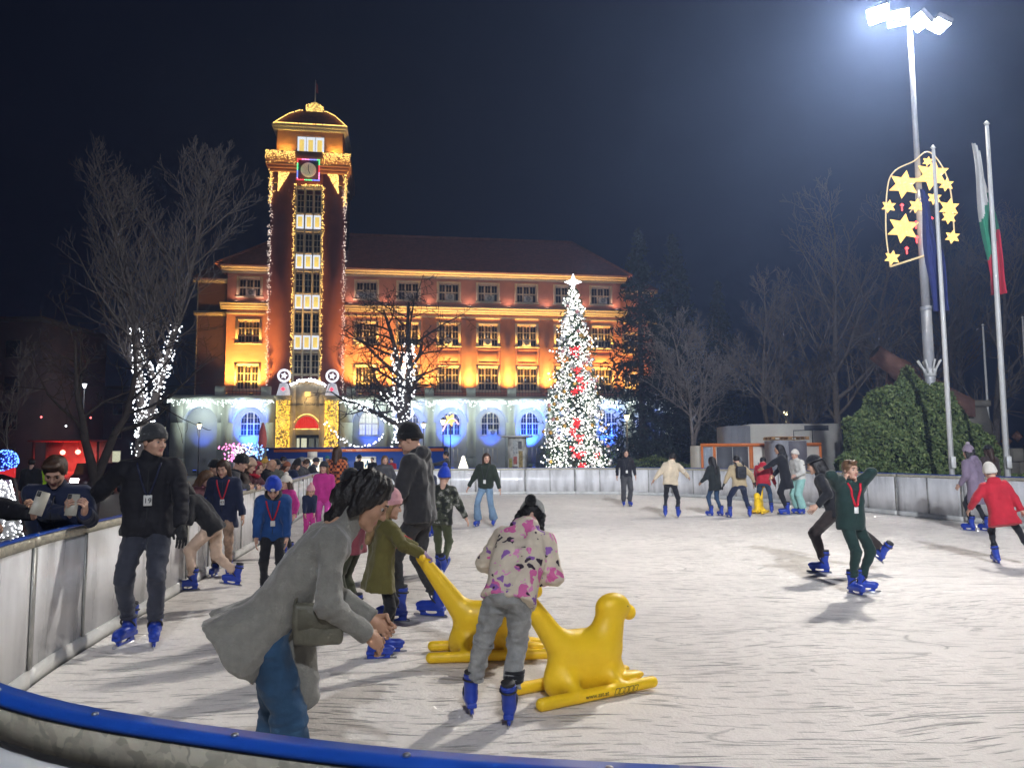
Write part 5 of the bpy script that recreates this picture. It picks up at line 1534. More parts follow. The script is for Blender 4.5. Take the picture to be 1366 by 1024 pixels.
def skate_sdf(P):
    d = cap(P, (0, -.02, .14), (0, -.045, .31), .052, .06)
    d = smin(d, cap(P, (0, -.045, .12), (0, .125, .112), .047, .04), .03)
    d = smin(d, ell(P, (0, .14, .112), (.044, .062, .036)), .02)
    d = smax(d, -(P[:, 2] - .088), .006)
    d = smax(d, P[:, 2] - .315, .01)
    q = np.abs(P - A3((0, .04, .08)).astype(F32)) - A3((.032, .135, .013)).astype(F32)
    d = smin(d, np.linalg.norm(np.maximum(q, 0), axis=1) + np.minimum(q.max(1), 0) - .006, .006)
    q = np.abs(P - A3((0, .045, .047)).astype(F32)) - A3((.009, .135, .03)).astype(F32)
    hold = np.linalg.norm(np.maximum(q, 0), axis=1) + np.minimum(q.max(1), 0) - .004
    hole = np.sqrt(((P[:, 1] - .04) / .062) ** 2 + ((P[:, 2] - .047) / .019) ** 2) - 1
    hold = np.maximum(hold, -hole * .019)
    hold = np.maximum(hold, -(np.sqrt(((P[:, 1] - .2) / .05) ** 2 + ((P[:, 2] - .03) / .03) ** 2) - 1) * .03)
    return np.minimum(d, hold)
BOOT = mat('blue_skate_plastic', (.012, .045, .36), .35, .12, 8, spec=.5)
BLADE = mat('skate_blade', (.55, .55, .57), .3, .1, 9, metal=.9)
STRAP = mat('black_strap', (.02, .02, .024), .6, .1)
SHOE = mat('dark_shoe', (.03, .028, .028), .6, .2)
_sk = {}
def skate_parts(h):
    if h not in _sk:
        V, F = grid_mesh(skate_sdf, (-.075, -.12, 0), (.075, .215, .33), h)
        b = MB(); b.add(V, F); me = b.mesh('skate', BOOT, True)
        b = MB(); b.prism([(-.13, .012), (-.12, 0), (.19, 0), (.225, .012), (.222, .03), (-.11, .03)], -.002, .002, 'x'); bl = b.mesh('blade', BLADE)
        def ring(c, rx, ry, tilt, w):
            return [(c[0] + rx * math.cos(t), c[1] + ry * math.sin(t) * math.cos(tilt), c[2] + ry * math.sin(t) * math.sin(tilt)) for t in np.linspace(0, 2 * math.pi, 17)[:-1]]
        b = MB(); b.tube(ring((0, -.042, .275), .061, .064, .1, 0), .0085, 6, closed=True); b.tube(ring((0, 0, .165), .055, .075, .75, 0), .0085, 6, closed=True); st = b.mesh('strap', STRAP, True)
        b = MB(); b.lathe([(.052, .3), (.056, .335), (.05, .34)], 12, (0, -.045, 0)); ln = b.mesh('liner', STRAP, True)
        _sk[h] = (me, bl, st, ln)
    return _sk[h]
def shoe_sdf(P):
    d = smin(cap(P, (0, -.03, .055), (0, .12, .045), .045, .04), cap(P, (0, -.03, .06), (0, -.035, .13), .045, .05), .03)
    return smax(d, -P[:, 2] + .001, .004)

def two_bone(a, t, l1, l2, pole):
    a, t = A3(a), A3(t)
    d = t - a; L = np.linalg.norm(d); Lm = (l1 + l2) * .998
    if L > Lm: t = a + d / L * Lm; d = t - a; L = Lm
    L = max(L, abs(l1 - l2) + .02)
    n = d / np.linalg.norm(d)
    p = A3(pole); p = p - n * p.dot(n); p /= max(np.linalg.norm(p), 1e-6)
    x = (l1 * l1 - l2 * l2 + L * L) / (2 * L); y = math.sqrt(max(l1 * l1 - x * x, 0))
    return a + n * x + p * y, t
def rotm(ax, deg):
    return np.array(Matrix.Rotation(R(deg), 3, ax))
SKINS = {}
def skin(c='fair'):
    col = {'fair': (.55, .33, .24), 'tan': (.44, .25, .16), 'brown': (.36, .19, .12)}[c]
    return mat('skin_' + c, col, .5, .06, 12, .03, 90, spec=.35)
def hair_mat(c): return mat('hair_' + c, {'black': (.012, .01, .01), 'brown': (.05, .025, .014), 'lbrown': (.13, .07, .035), 'blond': (.3, .19, .09), 'grey': (.12, .11, .1)}[c], .45, .3, 30, .4, 90, spec=.4)
def cloth(name, col, rough=.8, sheen=.15, var=.14, sc=7, bump=.12, bs=70): return mat('cloth_' + name, col, rough, var, sc, bump, bs, sheen=sheen, spec=.25)

def person(label, pos, face, H=1.72, pose=None, top=None, bottom=None, head=None, feet='skate', vox=None, group=None, cat='person', extra=None):
    pose, top, bottom, head = pose or {}, top or {}, bottom or {}, head or {}
    s = H / 1.75
    pos = Vector(pos)
    dist = (pos - Vector((0, 0, CAM_Z))).length
    h = vox or min(max(dist / 520.0, .0095), .026)
    root = thing('person', label, cat, pos, R(face), group)
    root['label'] = label
    hs = head.get('scale', 1.06 + max(0, (1.62 - H)) * .55) # children: larger heads
    sk = feet == 'skate'
    fz = .085 if sk else 0.0
    # ---------- skeleton
    pel = A3(pose.get('pel', (0, 0, .93 + fz - .015)))
    Rt = rotm('Z', pose.get('twist', 0)) @ rotm('Y', pose.get('side', 0)) @ rotm('X', -pose.get('lean', 3))
    up, fw, rt = Rt @ A3((0, 0, 1)), Rt @ A3((0, 1, 0)), Rt @ A3((1, 0, 0))
    w = top.get('w', 1.0)
    curve = pose.get('hunch', 0)
    Rn = Rt @ rotm('X', -curve)
    mid = pel + up * .26
    nb = mid + (Rn @ A3((0, 0, 1))) * .27
    upn, fwn = Rn @ A3((0, 0, 1)), Rn @ A3((0, 1, 0))
    sh = {1: nb - upn * .055 + rt * .17 * w, -1: nb - upn * .055 - rt * .17 * w}
    Rh = Rn @ rotm('Z', pose.get('hy', 0)) @ rotm('X', -pose.get('hp', 0)) @ rotm('Y', pose.get('hr_', 0))
    hc = nb + upn * .06 + (Rh @ A3((0, .02, .115 * (.5 + .5 * hs))))
    hd = {}
    for sg, kh, kp in ((1, 'hr', 'pr'), (-1, 'hl', 'pl')):
        tgt = pose.get(kh)
        tgt = pel + rt * sg * .26 + A3((0, .06, -.10)) if tgt is None else A3(tgt)
        pole = A3(pose.get(kp, (sg * .5, -1, -.3)))
        hd[sg] = two_bone(sh[sg], tgt, .285, .255, pole)
    lg = {}
    for sg, ka in ((1, 'ar'), (-1, 'al')):
        an = A3(pose.get(ka, (sg * .10, 0, .09 + fz)))
        hp_ = pel + rt * sg * .085 - up * .02
        yaw = pose.get('fr' if sg > 0 else 'fl', -sg * 8)
        fd = rotm('Z', yaw) @ A3((0, 1, 0))
        kn, an = two_bone(hp_, an, .44, .42, fd + A3((0, 0, .15)))
        lg[sg] = (hp_, kn, an, yaw)
    # ---------- clothes as distance fields (in units of a 1.75 m figure)
    bulk = top.get('bulk', 1.0)
    qt = top.get('quilt', 0.0)
    hem = top.get('hem', .12)
    flare = top.get('flare', 1.0)
    seed = abs(hash(label)) % 97 if False else sum(map(ord, label)) % 97
    hang = A3(top.get('hang', tuple(-up)))
    hang = hang / np.linalg.norm(hang)
    amp = top.get('fold', .014)
    def jacket(P):
        d = None
        for sg in (-1, 1):
            a = pel + rt * sg * .07 * w; b_ = mid + rt * sg * .085 * w; c_ = nb - upn * .10 + rt * sg * .085 * w
            e = smin(cap(P, a, b_, .115 * bulk, .112 * bulk, qt), cap(P, b_, c_, .112 * bulk, .112 * bulk, qt), .03)
            e = smin(e, cap(P, nb - upn * .05 + rt * sg * .04, sh[sg], .072 * bulk, .068 * bulk), .04)
            if hem > .06:
                hp2 = a + hang * hem
                e = smin(e, cap(P, a, hp2 + rt * sg * .02 * flare, .115 * bulk, .118 * bulk * flare, qt), .03)
            d = e if d is None else smin(d, e, .06)
        if 'skirt' in top:
            for (a, b_, ra, rb) in top['skirt']: d = smin(d, cap(P, a, b_, ra, rb), .07)
        d = smin(d, cap(P, nb - upn * .02, nb + upn * top.get('collar', .035), .078, .075), .03)
        if top.get('hood') == 'down':
            M = np.stack([rt, fwn, upn], 1)
            d = smin(d, ell(P, nb + upn * .03 - fwn * .085, (.12, .06, .075), M), .03)
            d = smin(d, cap(P, nb + upn * .0 - fwn * .02 + rt * .075, nb - upn * .03 + fwn * .07, .035, .03), .02)
            d = smin(d, cap(P, nb + upn * .0 - fwn * .02 - rt * .075, nb - upn * .03 + fwn * .07, .035, .03), .02)
        # hem cut
        cutp = pel + hang * hem
        d = smax(d, plane(P, cutp, top.get('cutn', tuple(hang))), .012)
        if 'skirt_cut' in top:
            for (p, n) in top['skirt_cut']: d = smax(d, plane(P, p, n), .01)
        sr = top.get('sleeve', 1.1)
        for sg in (-1, 1):
            el, wr = hd[sg]
            e = smin(cap(P, sh[sg], el, .07 * bulk * sr, .058 * bulk * sr, qt), cap(P, el, wr, .057 * bulk * sr, .043 * bulk * sr, qt), .025)
            e = smax(e, plane(P, wr, (wr - el) / np.linalg.norm(wr - el)), .008)
            d = smin(d, e, .03)
        if amp > 0:
            k = np.abs(d) < .06
            if k.any():
                Q = P[k] * A3((1, 1, top.get('fz', .8))).astype(F32)
                n_ = (np.abs(vnoise(Q, 8, seed)) * 2.2 - .7) * .75 + (np.abs(vnoise(Q, 17, seed + 1)) * 2 - .6) * .45
                d[k] += amp * n_
                for sg in (-1, 1):
                    el = hd[sg][0]
                    r2 = np.exp(-((P[k] - el.astype(F32)) ** 2).sum(1) / .008)
                    d[k] += .006 * r2 * np.sin(((P[k] - el.astype(F32)) @ ((hd[sg][1] - sh[sg]) / .4).astype(F32)) * 110)
        return d
    loose = bottom.get('loose', 1.0); fl_ = bottom.get('flare', 1.0)
    cuff = bottom.get('cuff', .06)
    def trousers(P):
        d = cap(P, pel - rt * .06 + up * .02, pel + rt * .06 + up * .02, .105, .105)
        d = smin(d, cap(P, pel - rt * .05 - fw * .03 - up * .05, pel + rt * .05 - fw * .03 - up * .05, .095, .095), .04)
        for sg in (-1, 1):
            hp_, kn, an, yaw = lg[sg]
            e = smin(cap(P, hp_, kn, .092 * loose, .068 * loose), cap(P, kn, an, .066 * loose, .054 * loose * fl_), .03)
            ax = (an - kn) / np.linalg.norm(an - kn)
            e = smax(e, plane(P, an - ax * (cuff if sk else -.03), ax), .008)
            d = smin(d, e, .035)
        a_ = bottom.get('fold', .012)
        k = np.abs(d) < .05
        if k.any() and a_:
            Q = P[k] * A3((1, 1, 1.5)).astype(F32)
            d[k] += a_ * ((np.abs(vnoise(Q, 9, seed + 3)) * 2.2 - .7) * .75 + (np.abs(vnoise(Q, 19, seed + 4)) * 2 - .6) * .45)
            for sg in (-1, 1):
                hp_, kn, an, yaw = lg[sg]
                ax = ((an - kn) / np.linalg.norm(an - kn)).astype(F32)
                t = (P[k] - an.astype(F32)) @ ax
                lat = np.linalg.norm((P[k] - an.astype(F32)) - t[:, None] * ax, axis=1)
                ww = np.exp(-((t + .10) / .07) ** 2) * (lat < .16) + .6 * np.exp(-((t + .42) / .05) ** 2) * (lat < .16)
                d[k] += .007 * ww * np.sin(t * 130 + 3 * vnoise(P[k], 8, seed + 5))
        return d
    def bounds(pts, r): 
        A = np.array(pts); return A.min(0) - r, A.max(0) + r
    up_pts = [pel, mid, nb + upn * .1, nb - fwn * .12, *sh.values(), *[x for v in hd.values() for x in v], pel + hang * hem]
    if 'skirt' in top: up_pts += [q for c_ in top['skirt'] for q in (A3(c_[0]), A3(c_[1]))]
    def mk(name, V, F, m, parent=root, smooth=True):
        b = MB(); b.add(V * s, F); return b.build(name, m, parent, smooth)
    V, F = grid_mesh(jacket, *bounds(up_pts, .15 * bulk * max(1, flare)), h / s)
    jk = mk(top.get('name', 'jacket'), V, F, top['m'])
    lp = [pel + up * .08, *[x for v in lg.values() for x in v[:3]]]
    V, F = grid_mesh(trousers, *bounds(lp, .12 * max(loose, 1) * max(fl_, 1)), h / s)
    mk('trousers', V, F, bottom['m'])
    # ---------- the body itself: one figure under the clothes, with its head and hands
    def bodyf(P):
        d = None
        for sg in (-1, 1):
            e = smin(cap(P, pel + rt * sg * .05, mid + rt * sg * .06, .085, .08), cap(P, mid + rt * sg * .06, nb - upn * .12 + rt * sg * .06, .08, .08), .04)
            hp_, kn, an, yaw = lg[sg]
            e = smin(e, cap(P, hp_, kn, .06, .045), .03); e = smin(e, cap(P, kn, an, .042, .035), .02)
            el, wr = hd[sg]
            e = smin(e, cap(P, nb - upn * .06, sh[sg], .045, .04), .03); e = smin(e, cap(P, sh[sg], el, .04, .034), .02); e = smin(e, cap(P, el, wr, .033, .026), .02)
            d = e if d is None else smin(d, e, .05)
        return smin(d, cap(P, nb - upn * .05, hc - Rh @ A3((0, .02, .07)), .05, .045), .03)
    V, F = grid_mesh(bodyf, *bounds(up_pts[:-1] + lp, .09), .03)
    b = MB(); b.add(V * s, F, 0)
    hq = .0055 if dist < 9 else (.008 if dist < 16 else .012)
    hv, hf = head_mesh(hq)
    T = lambda v, sc=1.0: (v * sc * hs) @ Rh.T + hc
    b.add(T(hv) * s, hf, 0)
    fc = hv[hf].mean(1)
    lips = (fc[:, 1] > .078) & (np.abs(fc[:, 0]) < .021) & (fc[:, 2] > -.072) & (fc[:, 2] < -.05)
    b.M[-1][lips] = 1
    for sg in (-1, 1):
        m_ = MB(); m_.lathe([(.001, -.0125), (.009, -.0085), (.0125, 0), (.009, .0085), (.001, .0125)], 10, cap=False)
        ev = m_.V[0]; ev2 = ev.copy() * .54
        b.add(T(ev * .92 + [sg * .031, .0772, .005]) * s, m_.F[0], 2)
        b.add(T(ev2 * [1, .6, 1] + [sg * .031, .0868, .004]) * s, m_.F[0], 3)
        m_ = MB(); m_.tube([(sg * .014, .0965, .026), (sg * .031, .095, .031), (sg * .048, .083, .026)], [.0035, .0042, .002], 5)
        for vv in range(len(m_.V)): m_.V[vv] = T(m_.V[vv]) * s
        n0 = b.n
        b.V += m_.V; b.F += [f + n0 for f in m_.F]; b.M += [x * 0 + 4 for x in m_.M]; b.n += m_.n
    gl = top.get('gloves')
    hh = .0036 if dist < 9 else (.0055 if dist < 14 else .0075)
    for sg, kg in ((1, 'gr'), (-1, 'gl')):
        el, wr = hd[sg]
        y = (wr - el) / np.linalg.norm(wr - el)
        ho = pose.get('hdr' if sg > 0 else 'hdl')
        if ho is not None: y = A3(ho) / np.linalg.norm(ho)
        z = A3(pose.get('br' if sg > 0 else 'bl', tuple(rt * sg))); z = z - y * z.dot(y); z /= np.linalg.norm(z)
        x = np.cross(y, z)
        curl = pose.get(kg, 16)
        V, F = hand_mesh(curl, hh)
        V = V.copy()
        if sg < 0:
            V[:, 0] *= -1; F = F[:, ::-1]
        V = (V * (1.0 if H > 1.5 else 1.05)) @ np.stack([x, y, z], 1).T + wr
        if gl is not None: mk('glove', (V - wr) * 1.12 + wr, F, gl)
        else: b.add(V * s, F, 0)
    sm = skin(head.get('skin', 'fair'))
    b.build('body', [sm, mat('lips', (.42, .16, .14), .45, 0), mat('eye_white', (.34, .3, .27), .3, 0), mat('iris', (.02, .012, .01), .2, 0), hair_mat(head.get('brow', 'brown'))], root, True)
    # ---------- hair
    hst = head.get('hair')
    hh2 = max(h * .75, .006) if dist > 5.5 else .0048
    if hst:
        hm = hair_mat(head.get('hcol', 'brown'))
        def hairf(P):
            d = ell(P, (0, -.016, .032), (.086, .103, .1) if not head.get('hat') else (.083, .1, .085))
            cut = ell(P, (0, .125, -.035), (.088, .1, .098))
            d = smax(d, -cut, .012)
            low = {'short': -.055, 'boy': -.05}.get(hst, -.09)
            d = smax(d, -(P[:, 2] - low + .35 * (P[:, 1] + .05)), .02) if hst in ('short', 'boy') else smax(d, -(P[:, 2] - low), .02)
            if hst == 'boy':
                d = smin(d, ell(P, (.01, .066, .098), (.06, .035, .026)), .02)
            if hst == 'long':
                d = smin(d, cap(P, (0, -.07, .0), (0, -.105, -.2), .075, .06), .04); d = smin(d, cap(P, (0, -.105, -.2), (0, -.12, -.36), .06, .03), .03)
                for sg in (-1, 1): d = smin(d, cap(P, (sg * .07, -.01, .02), (sg * .085, -.02, -.25), .03, .022), .03)
            if hst == 'bob':
                for sg in (-1, 1): d = smin(d, cap(P, (sg * .068, -.02, .02), (sg * .078, -.02, -.11), .034, .03), .03)
                d = smin(d, cap(P, (0, -.075, 0), (0, -.08, -.12), .06, .05), .04)
            if hst == 'bun':
                for sg in (-1, 1): d = smin(d, cap(P, (sg * .07, .0, .02), (sg * .07, -.02, -.07), .03, .025), .03)
                d = smin(d, ell(P, (0, -.095, -.035), (.062, .055, .058)), .025)
                d = smin(d, ell(P, (.01, .0, .1), (.07, .075, .03)), .03)
                d = smin(d, cap(P, (0, -.06, -.03), (0, -.065, -.13), .055, .05), .03)
                d = smin(d, cap(P, (.07, .03, .04), (.082, .0, -.05), .014, .01), .01)
                d += .0032 * np.sin(P[:, 1] * 150 + P[:, 2] * 70 + 4 * vnoise(P, 20, 31))
            if hst == 'braids':
                for sg in (-1, 1):
                    for q in range(9):
                        d = smin(d, ell(P, (sg * (.085 + .006 * q), -.03 - .01 * (q % 2), .02 - .042 * q), (.022, .022, .027)), .006)
            k = np.abs(d) < .03
            if k.any():
                Q = P[k] * A3((1, 1, .25)).astype(F32)
                d[k] += .008 * np.abs(vnoise(Q, 48, 7)) + .006 * vnoise(P[k], 22, 8) - .003
            return d
        lowz = {'long': -.42, 'braids': -.4, 'bob': -.2, 'bun': -.22}.get(hst, -.13)
        V, F = grid_mesh(hairf, (-.17, -.19, lowz), (.17, .12, .15), hh2)
        mk('hair', T(V), F, hm)
    # ---------- hat
    hat = head.get('hat')
    if hat:
        hm = hat['m']
        tall = hat.get('tall', 0)
        kind = hat.get('kind', 'beanie')
        def hatf(P):
            if kind == 'hood':
                d = ell(P, (0, -.03, .015), (.115, .125, .135))
                d = smin(d, cap(P, (0, -.06, -.05), (0, -.08, -.17), .1, .1), .05)
                d = smax(d, -ell(P, (0, .14, .0), (.085, .16, .105)), .02)
                d = smax(d, -(ell(P, (0, -.01, .01), (.092, .105, .112))), .01)
            elif kind == 'brim':
                d = ell(P, (0, -.012, .07), (.088, .105, .085)); d = smax(d, -(P[:, 2] - .045), .006)
                q = np.sqrt(P[:, 0] ** 2 + (P[:, 1] + .012) ** 2) - .16
                d = smin(d, np.maximum(q, np.abs(P[:, 2] - .052) - .006), .008)
            elif kind == 'band':
                d = np.maximum(ell(P, (0, -.014, .03), (.092, .11, .2)), np.abs(P[:, 2] - .055 + .25 * P[:, 1]) - .032)
            else:
                zc = .055
                d = ell(P, (0, -.014, .045), (.096, .114, .110 + tall)); 
                pl = (P[:, 2] - hat.get('low', .026) - .3 * (P[:, 1] - .06))
                d = smax(d, -pl, .006)
                bd = np.maximum(ell(P, (0, -.014, .035), (.1025, .1205, .3)), np.maximum(-pl, pl - .05))
                d = smin(d, bd, .008)
            k = np.abs(d) < .03
            if k.any():
                a = np.arctan2(P[k, 0], P[k, 1] + .014)
                d[k] += .0016 * np.sin(a * 44) + .004 * vnoise(P[k], 16, 21)
            return d
        V, F = grid_mesh(hatf, (-.17, -.2, -.28 if kind == 'hood' else -.04), (.17, .17, .2 + tall), hh2)
        ho = mk('hat' if kind != 'hood' else 'hood', T(V), F, hm)
        if hat.get('pom') is not None:
            pp = A3(hat.get('pomp', (0, -.03, .165 + tall))); pr_ = hat.get('pomr', .042)
            def pomf(P):
                return ell(P, pp, (pr_,) * 3) + .006 * vnoise(P, 70, 5)
            V, F = grid_mesh(pomf, pp - pr_ * 1.3, pp + pr_ * 1.3, max(.006, hh2 * .8))
            mk('pompom', T(V), F, hat['pom'], ho)
        if hat.get('patch') is not None:
            m_ = MB(); m_.lathe([(.001, .004), (.026, .002), (.028, 0)], 14, cap=False)
            v = m_.V[0] @ np.array(Matrix.Rotation(-math.pi / 2, 3, 'X')).T + [0, .104, .075]
            m2 = MB(); m2.add(T(v) * s, m_.F[0]); m2.build('patch', hat['patch'], ho)
    # ---------- scarf
    if top.get('scarf') is not None:
        def scf(P):
            a = nb + upn * .045
            d0 = P - a.astype(F32)
            z = d0 @ upn.astype(F32); x = d0 @ rt.astype(F32); y = d0 @ fwn.astype(F32)
            q = np.sqrt((x / 1.0) ** 2 + ((y - .005) / 1.0) ** 2) - .082
            d = np.sqrt(q * q + (z * .75) ** 2) - .042
            return d + .008 * vnoise(P * A3((1, 1, 2)).astype(F32), 16, seed + 9)
        V, F = grid_mesh(scf, nb + upn * .045 - .17, nb + upn * .045 + .17, max(h / s, .012))
        mk('scarf', V, F, top['scarf'])
    # ---------- lanyard and number badge, lying on the jacket
    ys = np.linspace(.0, .36, 90)
    def front(x, z):
        o = nb + rt * x - upn * z
        P = (o[None] + fwn[None] * ys[:, None]).astype(F32)
        i = np.nonzero(jacket(P) < 0)[0]
        return o + fwn * ((ys[i[-1]] if len(i) else .06) + .012)
    if dist < 15 and top.get('zip', True):
        m_ = MB(); m_.tube(np.array([front(.004, z) - fwn * .0095 for z in np.linspace(.04, .5, 14)]) * s, .005 * s, 5); m_.build('zip', STRAP, root, True)
    if top.get('lanyard') is not None:
        lm, drop = top['lanyard'][0], top['lanyard'][1]
        for sg in (-1, 1):
            pts = [front(sg * .085 * (1 - t) ** .8 + sg * .008, .005 + drop * t) for t in np.linspace(0, 1, 9)]
            m_ = MB(); m_.tube(np.array(pts) * s, [.008 * s * top['lanyard'][3] if len(top['lanyard']) > 3 else .008 * s] * 9, 5); m_.build('lanyard', lm, root, True)
        c = front(0, drop + .05)
        Mb = Matrix((*[tuple(r_) for r_ in np.stack([-rt, upn, fwn], 1)],)).to_4x4()
        Mb.translation = Vector((c + fwn * .006) * s)
        Mb = Mb @ Matrix.Rotation(math.pi, 4, 'Y') if False else Mb
        m_ = MB(); m_.bbox(-.033 * s, .033 * s, -.045 * s, .045 * s, -.004 * s, .002 * s, .0015)
        bo = m_.build('badge', mat('badge_white', (.68, .68, .66), .4, .05), root); bo.matrix_local = Mb
        if len(top['lanyard']) > 2 and top['lanyard'][2]:
            text_mesh(top['lanyard'][2], .062 * s, mat('badge_print', (.015, .015, .018), .5, 0), 'number', bo, Matrix.Translation((0, -.003, .004 * s)), .0004)
    # ---------- feet
    for sg in (-1, 1):
        hp_, kn, an, yaw = lg[sg]
        pit = pose.get('tr' if sg > 0 else 'tl', 0)
        rol = pose.get('rr' if sg > 0 else 'rl', 0)
        M = Matrix.Translation(Vector(an * s)) @ Matrix.Rotation(R(yaw), 4, 'Z') @ Matrix.Rotation(R(rol), 4, 'Y') @ Matrix.Rotation(R(-pit), 4, 'X') @ Matrix.Scale(s if H > 1.4 else s * 1.06, 4) @ Matrix.Translation((0, .02, -(.09 + fz)))
        if sk:
            me, bl, st, ln = skate_parts(.007 if dist < 9 else .012)
            o = link('skate', me, root); o.matrix_local = M
            link('blade', bl, o); link('strap', st, o); link('liner', ln, o)
        else:
            V, F = grid_mesh(shoe_sdf, (-.06, -.09, 0), (.06, .18, .2), .014) if 'v' not in _sk else _sk['v']
            _sk['v'] = (V, F)
            if 'shoe' not in _sk:
                b2 = MB(); b2.add(V, F); _sk['shoe'] = b2.mesh('shoe', SHOE, True)
            o = link('shoe', _sk['shoe'], root); o.matrix_local = M
    info = dict(root=root, s=s, nb=nb, fw=fwn, rt=rt, up=upn, hd=hd, pel=pel, jacket=jacket, lg=lg, sh=sh, T=T)
    return info
def to_local(pos, face, H, wpt):
    """world point -> unscaled figure coordinates"""
    s = H / 1.75
    v = Matrix.Rotation(-R(face), 3, 'Z') @ (Vector(wpt) - Vector(pos))
    return A3(v / s)
def to_world(pos, face, H, lpt):
    s = H / 1.75
    return Vector(pos) + Matrix.Rotation(R(face), 3, 'Z') @ (Vector(tuple(lpt)) * s)
# ------------------------------------------------------------------ yellow seal skating aids
YEL = mat('yellow_plastic', (.93, .60, .014), .45, .06, 3, .02, 40, spec=.45)
def seal_sdf(P0):
    P = P0.copy(); P[:, 0] *= 1.25
    d = smin(cap(P, (0, -.075, .68), (0, .18, .34), .04, .075), cap(P, (0, .26, .27), (0, .50, .25), .11, .12), .05)
    d = smin(d, cap(P, (0, .22, .14), (0, .57, .125), .085, .082), .08)
    d = smin(d, cap(P, (0, .54, .26), (0, .595, .44), .12, .092), .05)
    d = smin(d, ell(P, (0, .61, .475), (.10, .118, .088)), .02)
    d = smin(d, ell(P, (0, .73, .435), (.065, .042, .048)), .02)
    d = smin(d, cap(P, (0, .2, .085), (0, .60, .085), .085, .08), .05)
    for sg in (-1, 1):
        q = P0.copy()
        for y in (.24, .54): d = smin(d, cap(q, (0, y, .12), (sg * .15, y, .05), .075, .035), .05)
        d = smin(d, cap(q, (sg * .155, .0, .037), (sg * .155, .78, .045), .036, .034), .025)
        d = smin(d, ell(q, (sg * .07, .66, .075), (.05, .12, .03)), .02)
    d = smin(d, cap(P0, (-.13, -.065, .685), (.13, -.065, .685), .021), .02)
    return d
_sv = grid_mesh(seal_sdf, (-.2, -.13, 0), (.2, .84, .74), .009)
_b = MB(); _b.add(*_sv); SEAL_ME = _b.mesh('body', YEL, True)
PRINT = mat('black_print', (.02, .018, .015), .5, 0)
def seal(label, pos, face, sc=1.0, text=True):
    o = thing('seal_skating_aid', label, 'skating aid', pos, R(face), 'yellow seal skating aids')
    o.scale = (sc,) * 3
    link('body', SEAL_ME, o)
    for sg in (-1, 1):
        b = MB(); b.octs([(sg * .062, .675, .485)], .009); b.build('eye', PRINT, o, True)
    if text:
        M = Matrix.Translation((.1925, .35, .042)) @ Matrix.Rotation(math.pi / 2, 4, 'Z') @ Matrix.Rotation(math.pi / 2, 4, 'X')
        text_mesh('www.ast.at', .036, PRINT, 'lettering', o, M, .0008)
        for k in range(5):
            b = MB(); y0 = .47 + .034 * k
            q = [(y0, .025), (y0 + .026, .025), (y0 + .04, .058), (y0 + .014, .058)]
            for i in range(4):
                a, c = q[i], q[(i + 1) % 4]
                b.tube([(.1925, a[0], a[1]), (.1925, c[0], c[1])], .0018, 4)
            b.build('logo_mark', PRINT, o)
    return o
s0, s1 = G(722, 948), G(876, 917)
d1 = s1 - s0; f1 = math.degrees(math.atan2(-d1.x, d1.y))
side = Vector((d1.y, -d1.x, 0)).normalized()
SP1 = s0 - side * .17
SC1 = d1.length / .82
seal('yellow plastic seal skating aid pushed by the child in the cream print jacket', SP1, f1, SC1)
t0, t1 = G(572, 884), G(722, 880)
d2 = t1 - t0; f2 = math.degrees(math.atan2(-d2.x, d2.y))
side2 = Vector((d2.y, -d2.x, 0)).normalized()
SP2 = t0 - side2 * .17 + d2 * .02
SC2 = SC1 * 1.02
seal('yellow plastic seal skating aid held by the girl in the olive coat', SP2, f2, SC2, False)
seal('small yellow seal skating aid far off among the skaters by the cabins', G(1017, 683), 150, 1.0, False)
def seal_pt(sp, face, sc, p): return sp + Matrix.Rotation(R(face), 3, 'Z') @ (Vector(p) * sc)

# ------------------------------------------------------------------ foreground figures
BLK = cloth('black', (.013, .013, .016)); BLKP = cloth('black_puffer', (.012, .012, .017), .72, .05, .1, 9, .06)
NAVY = cloth('navy', (.012, .018, .05)); CHAR = cloth('charcoal', (.03, .03, .035)); DGREY = cloth('dark_grey', (.055, .055, .06))
JEAN = cloth('jeans', (.03, .06, .12), .85, .1, .3, 5); LJEAN = cloth('light_jeans', (.16, .25, .36), .85, .1, .25, 5)
WHITE = cloth('white_wool', (.62, .58, .52), .9, .3); RED = cloth('red', (.42, .015, .03)); REDL = mat('red_lanyard', (.55, .01, .03), .6, .05)
KNIT = cloth('charcoal_knit', (.045, .047, .052), .95, .3, .2, 20, .3, 60); BKNIT = cloth('black_knit', (.012, .012, .013), .95, .3, .2, 20, .3, 60)
OLIVE = cloth('olive', (.12, .105, .028)); PEACH = cloth('peach', (.56, .41, .31), .9, .3); BEIGE = cloth('beige', (.42, .33, .2), .9, .3)
MAG = cloth('magenta', (.45, .03, .22)); PINKK = cloth('pink_knit', (.62, .32, .34), .95, .3, .15, 20, .3, 60)
BLUEJ = cloth('blue_jacket', (.01, .055, .2)); BLUEK = cloth('blue_knit', (.012, .05, .45), .95, .3, .15, 20, .3, 60)
GLOVE = mat('black_glove', (.012, .012, .014), .7, .2, 20)

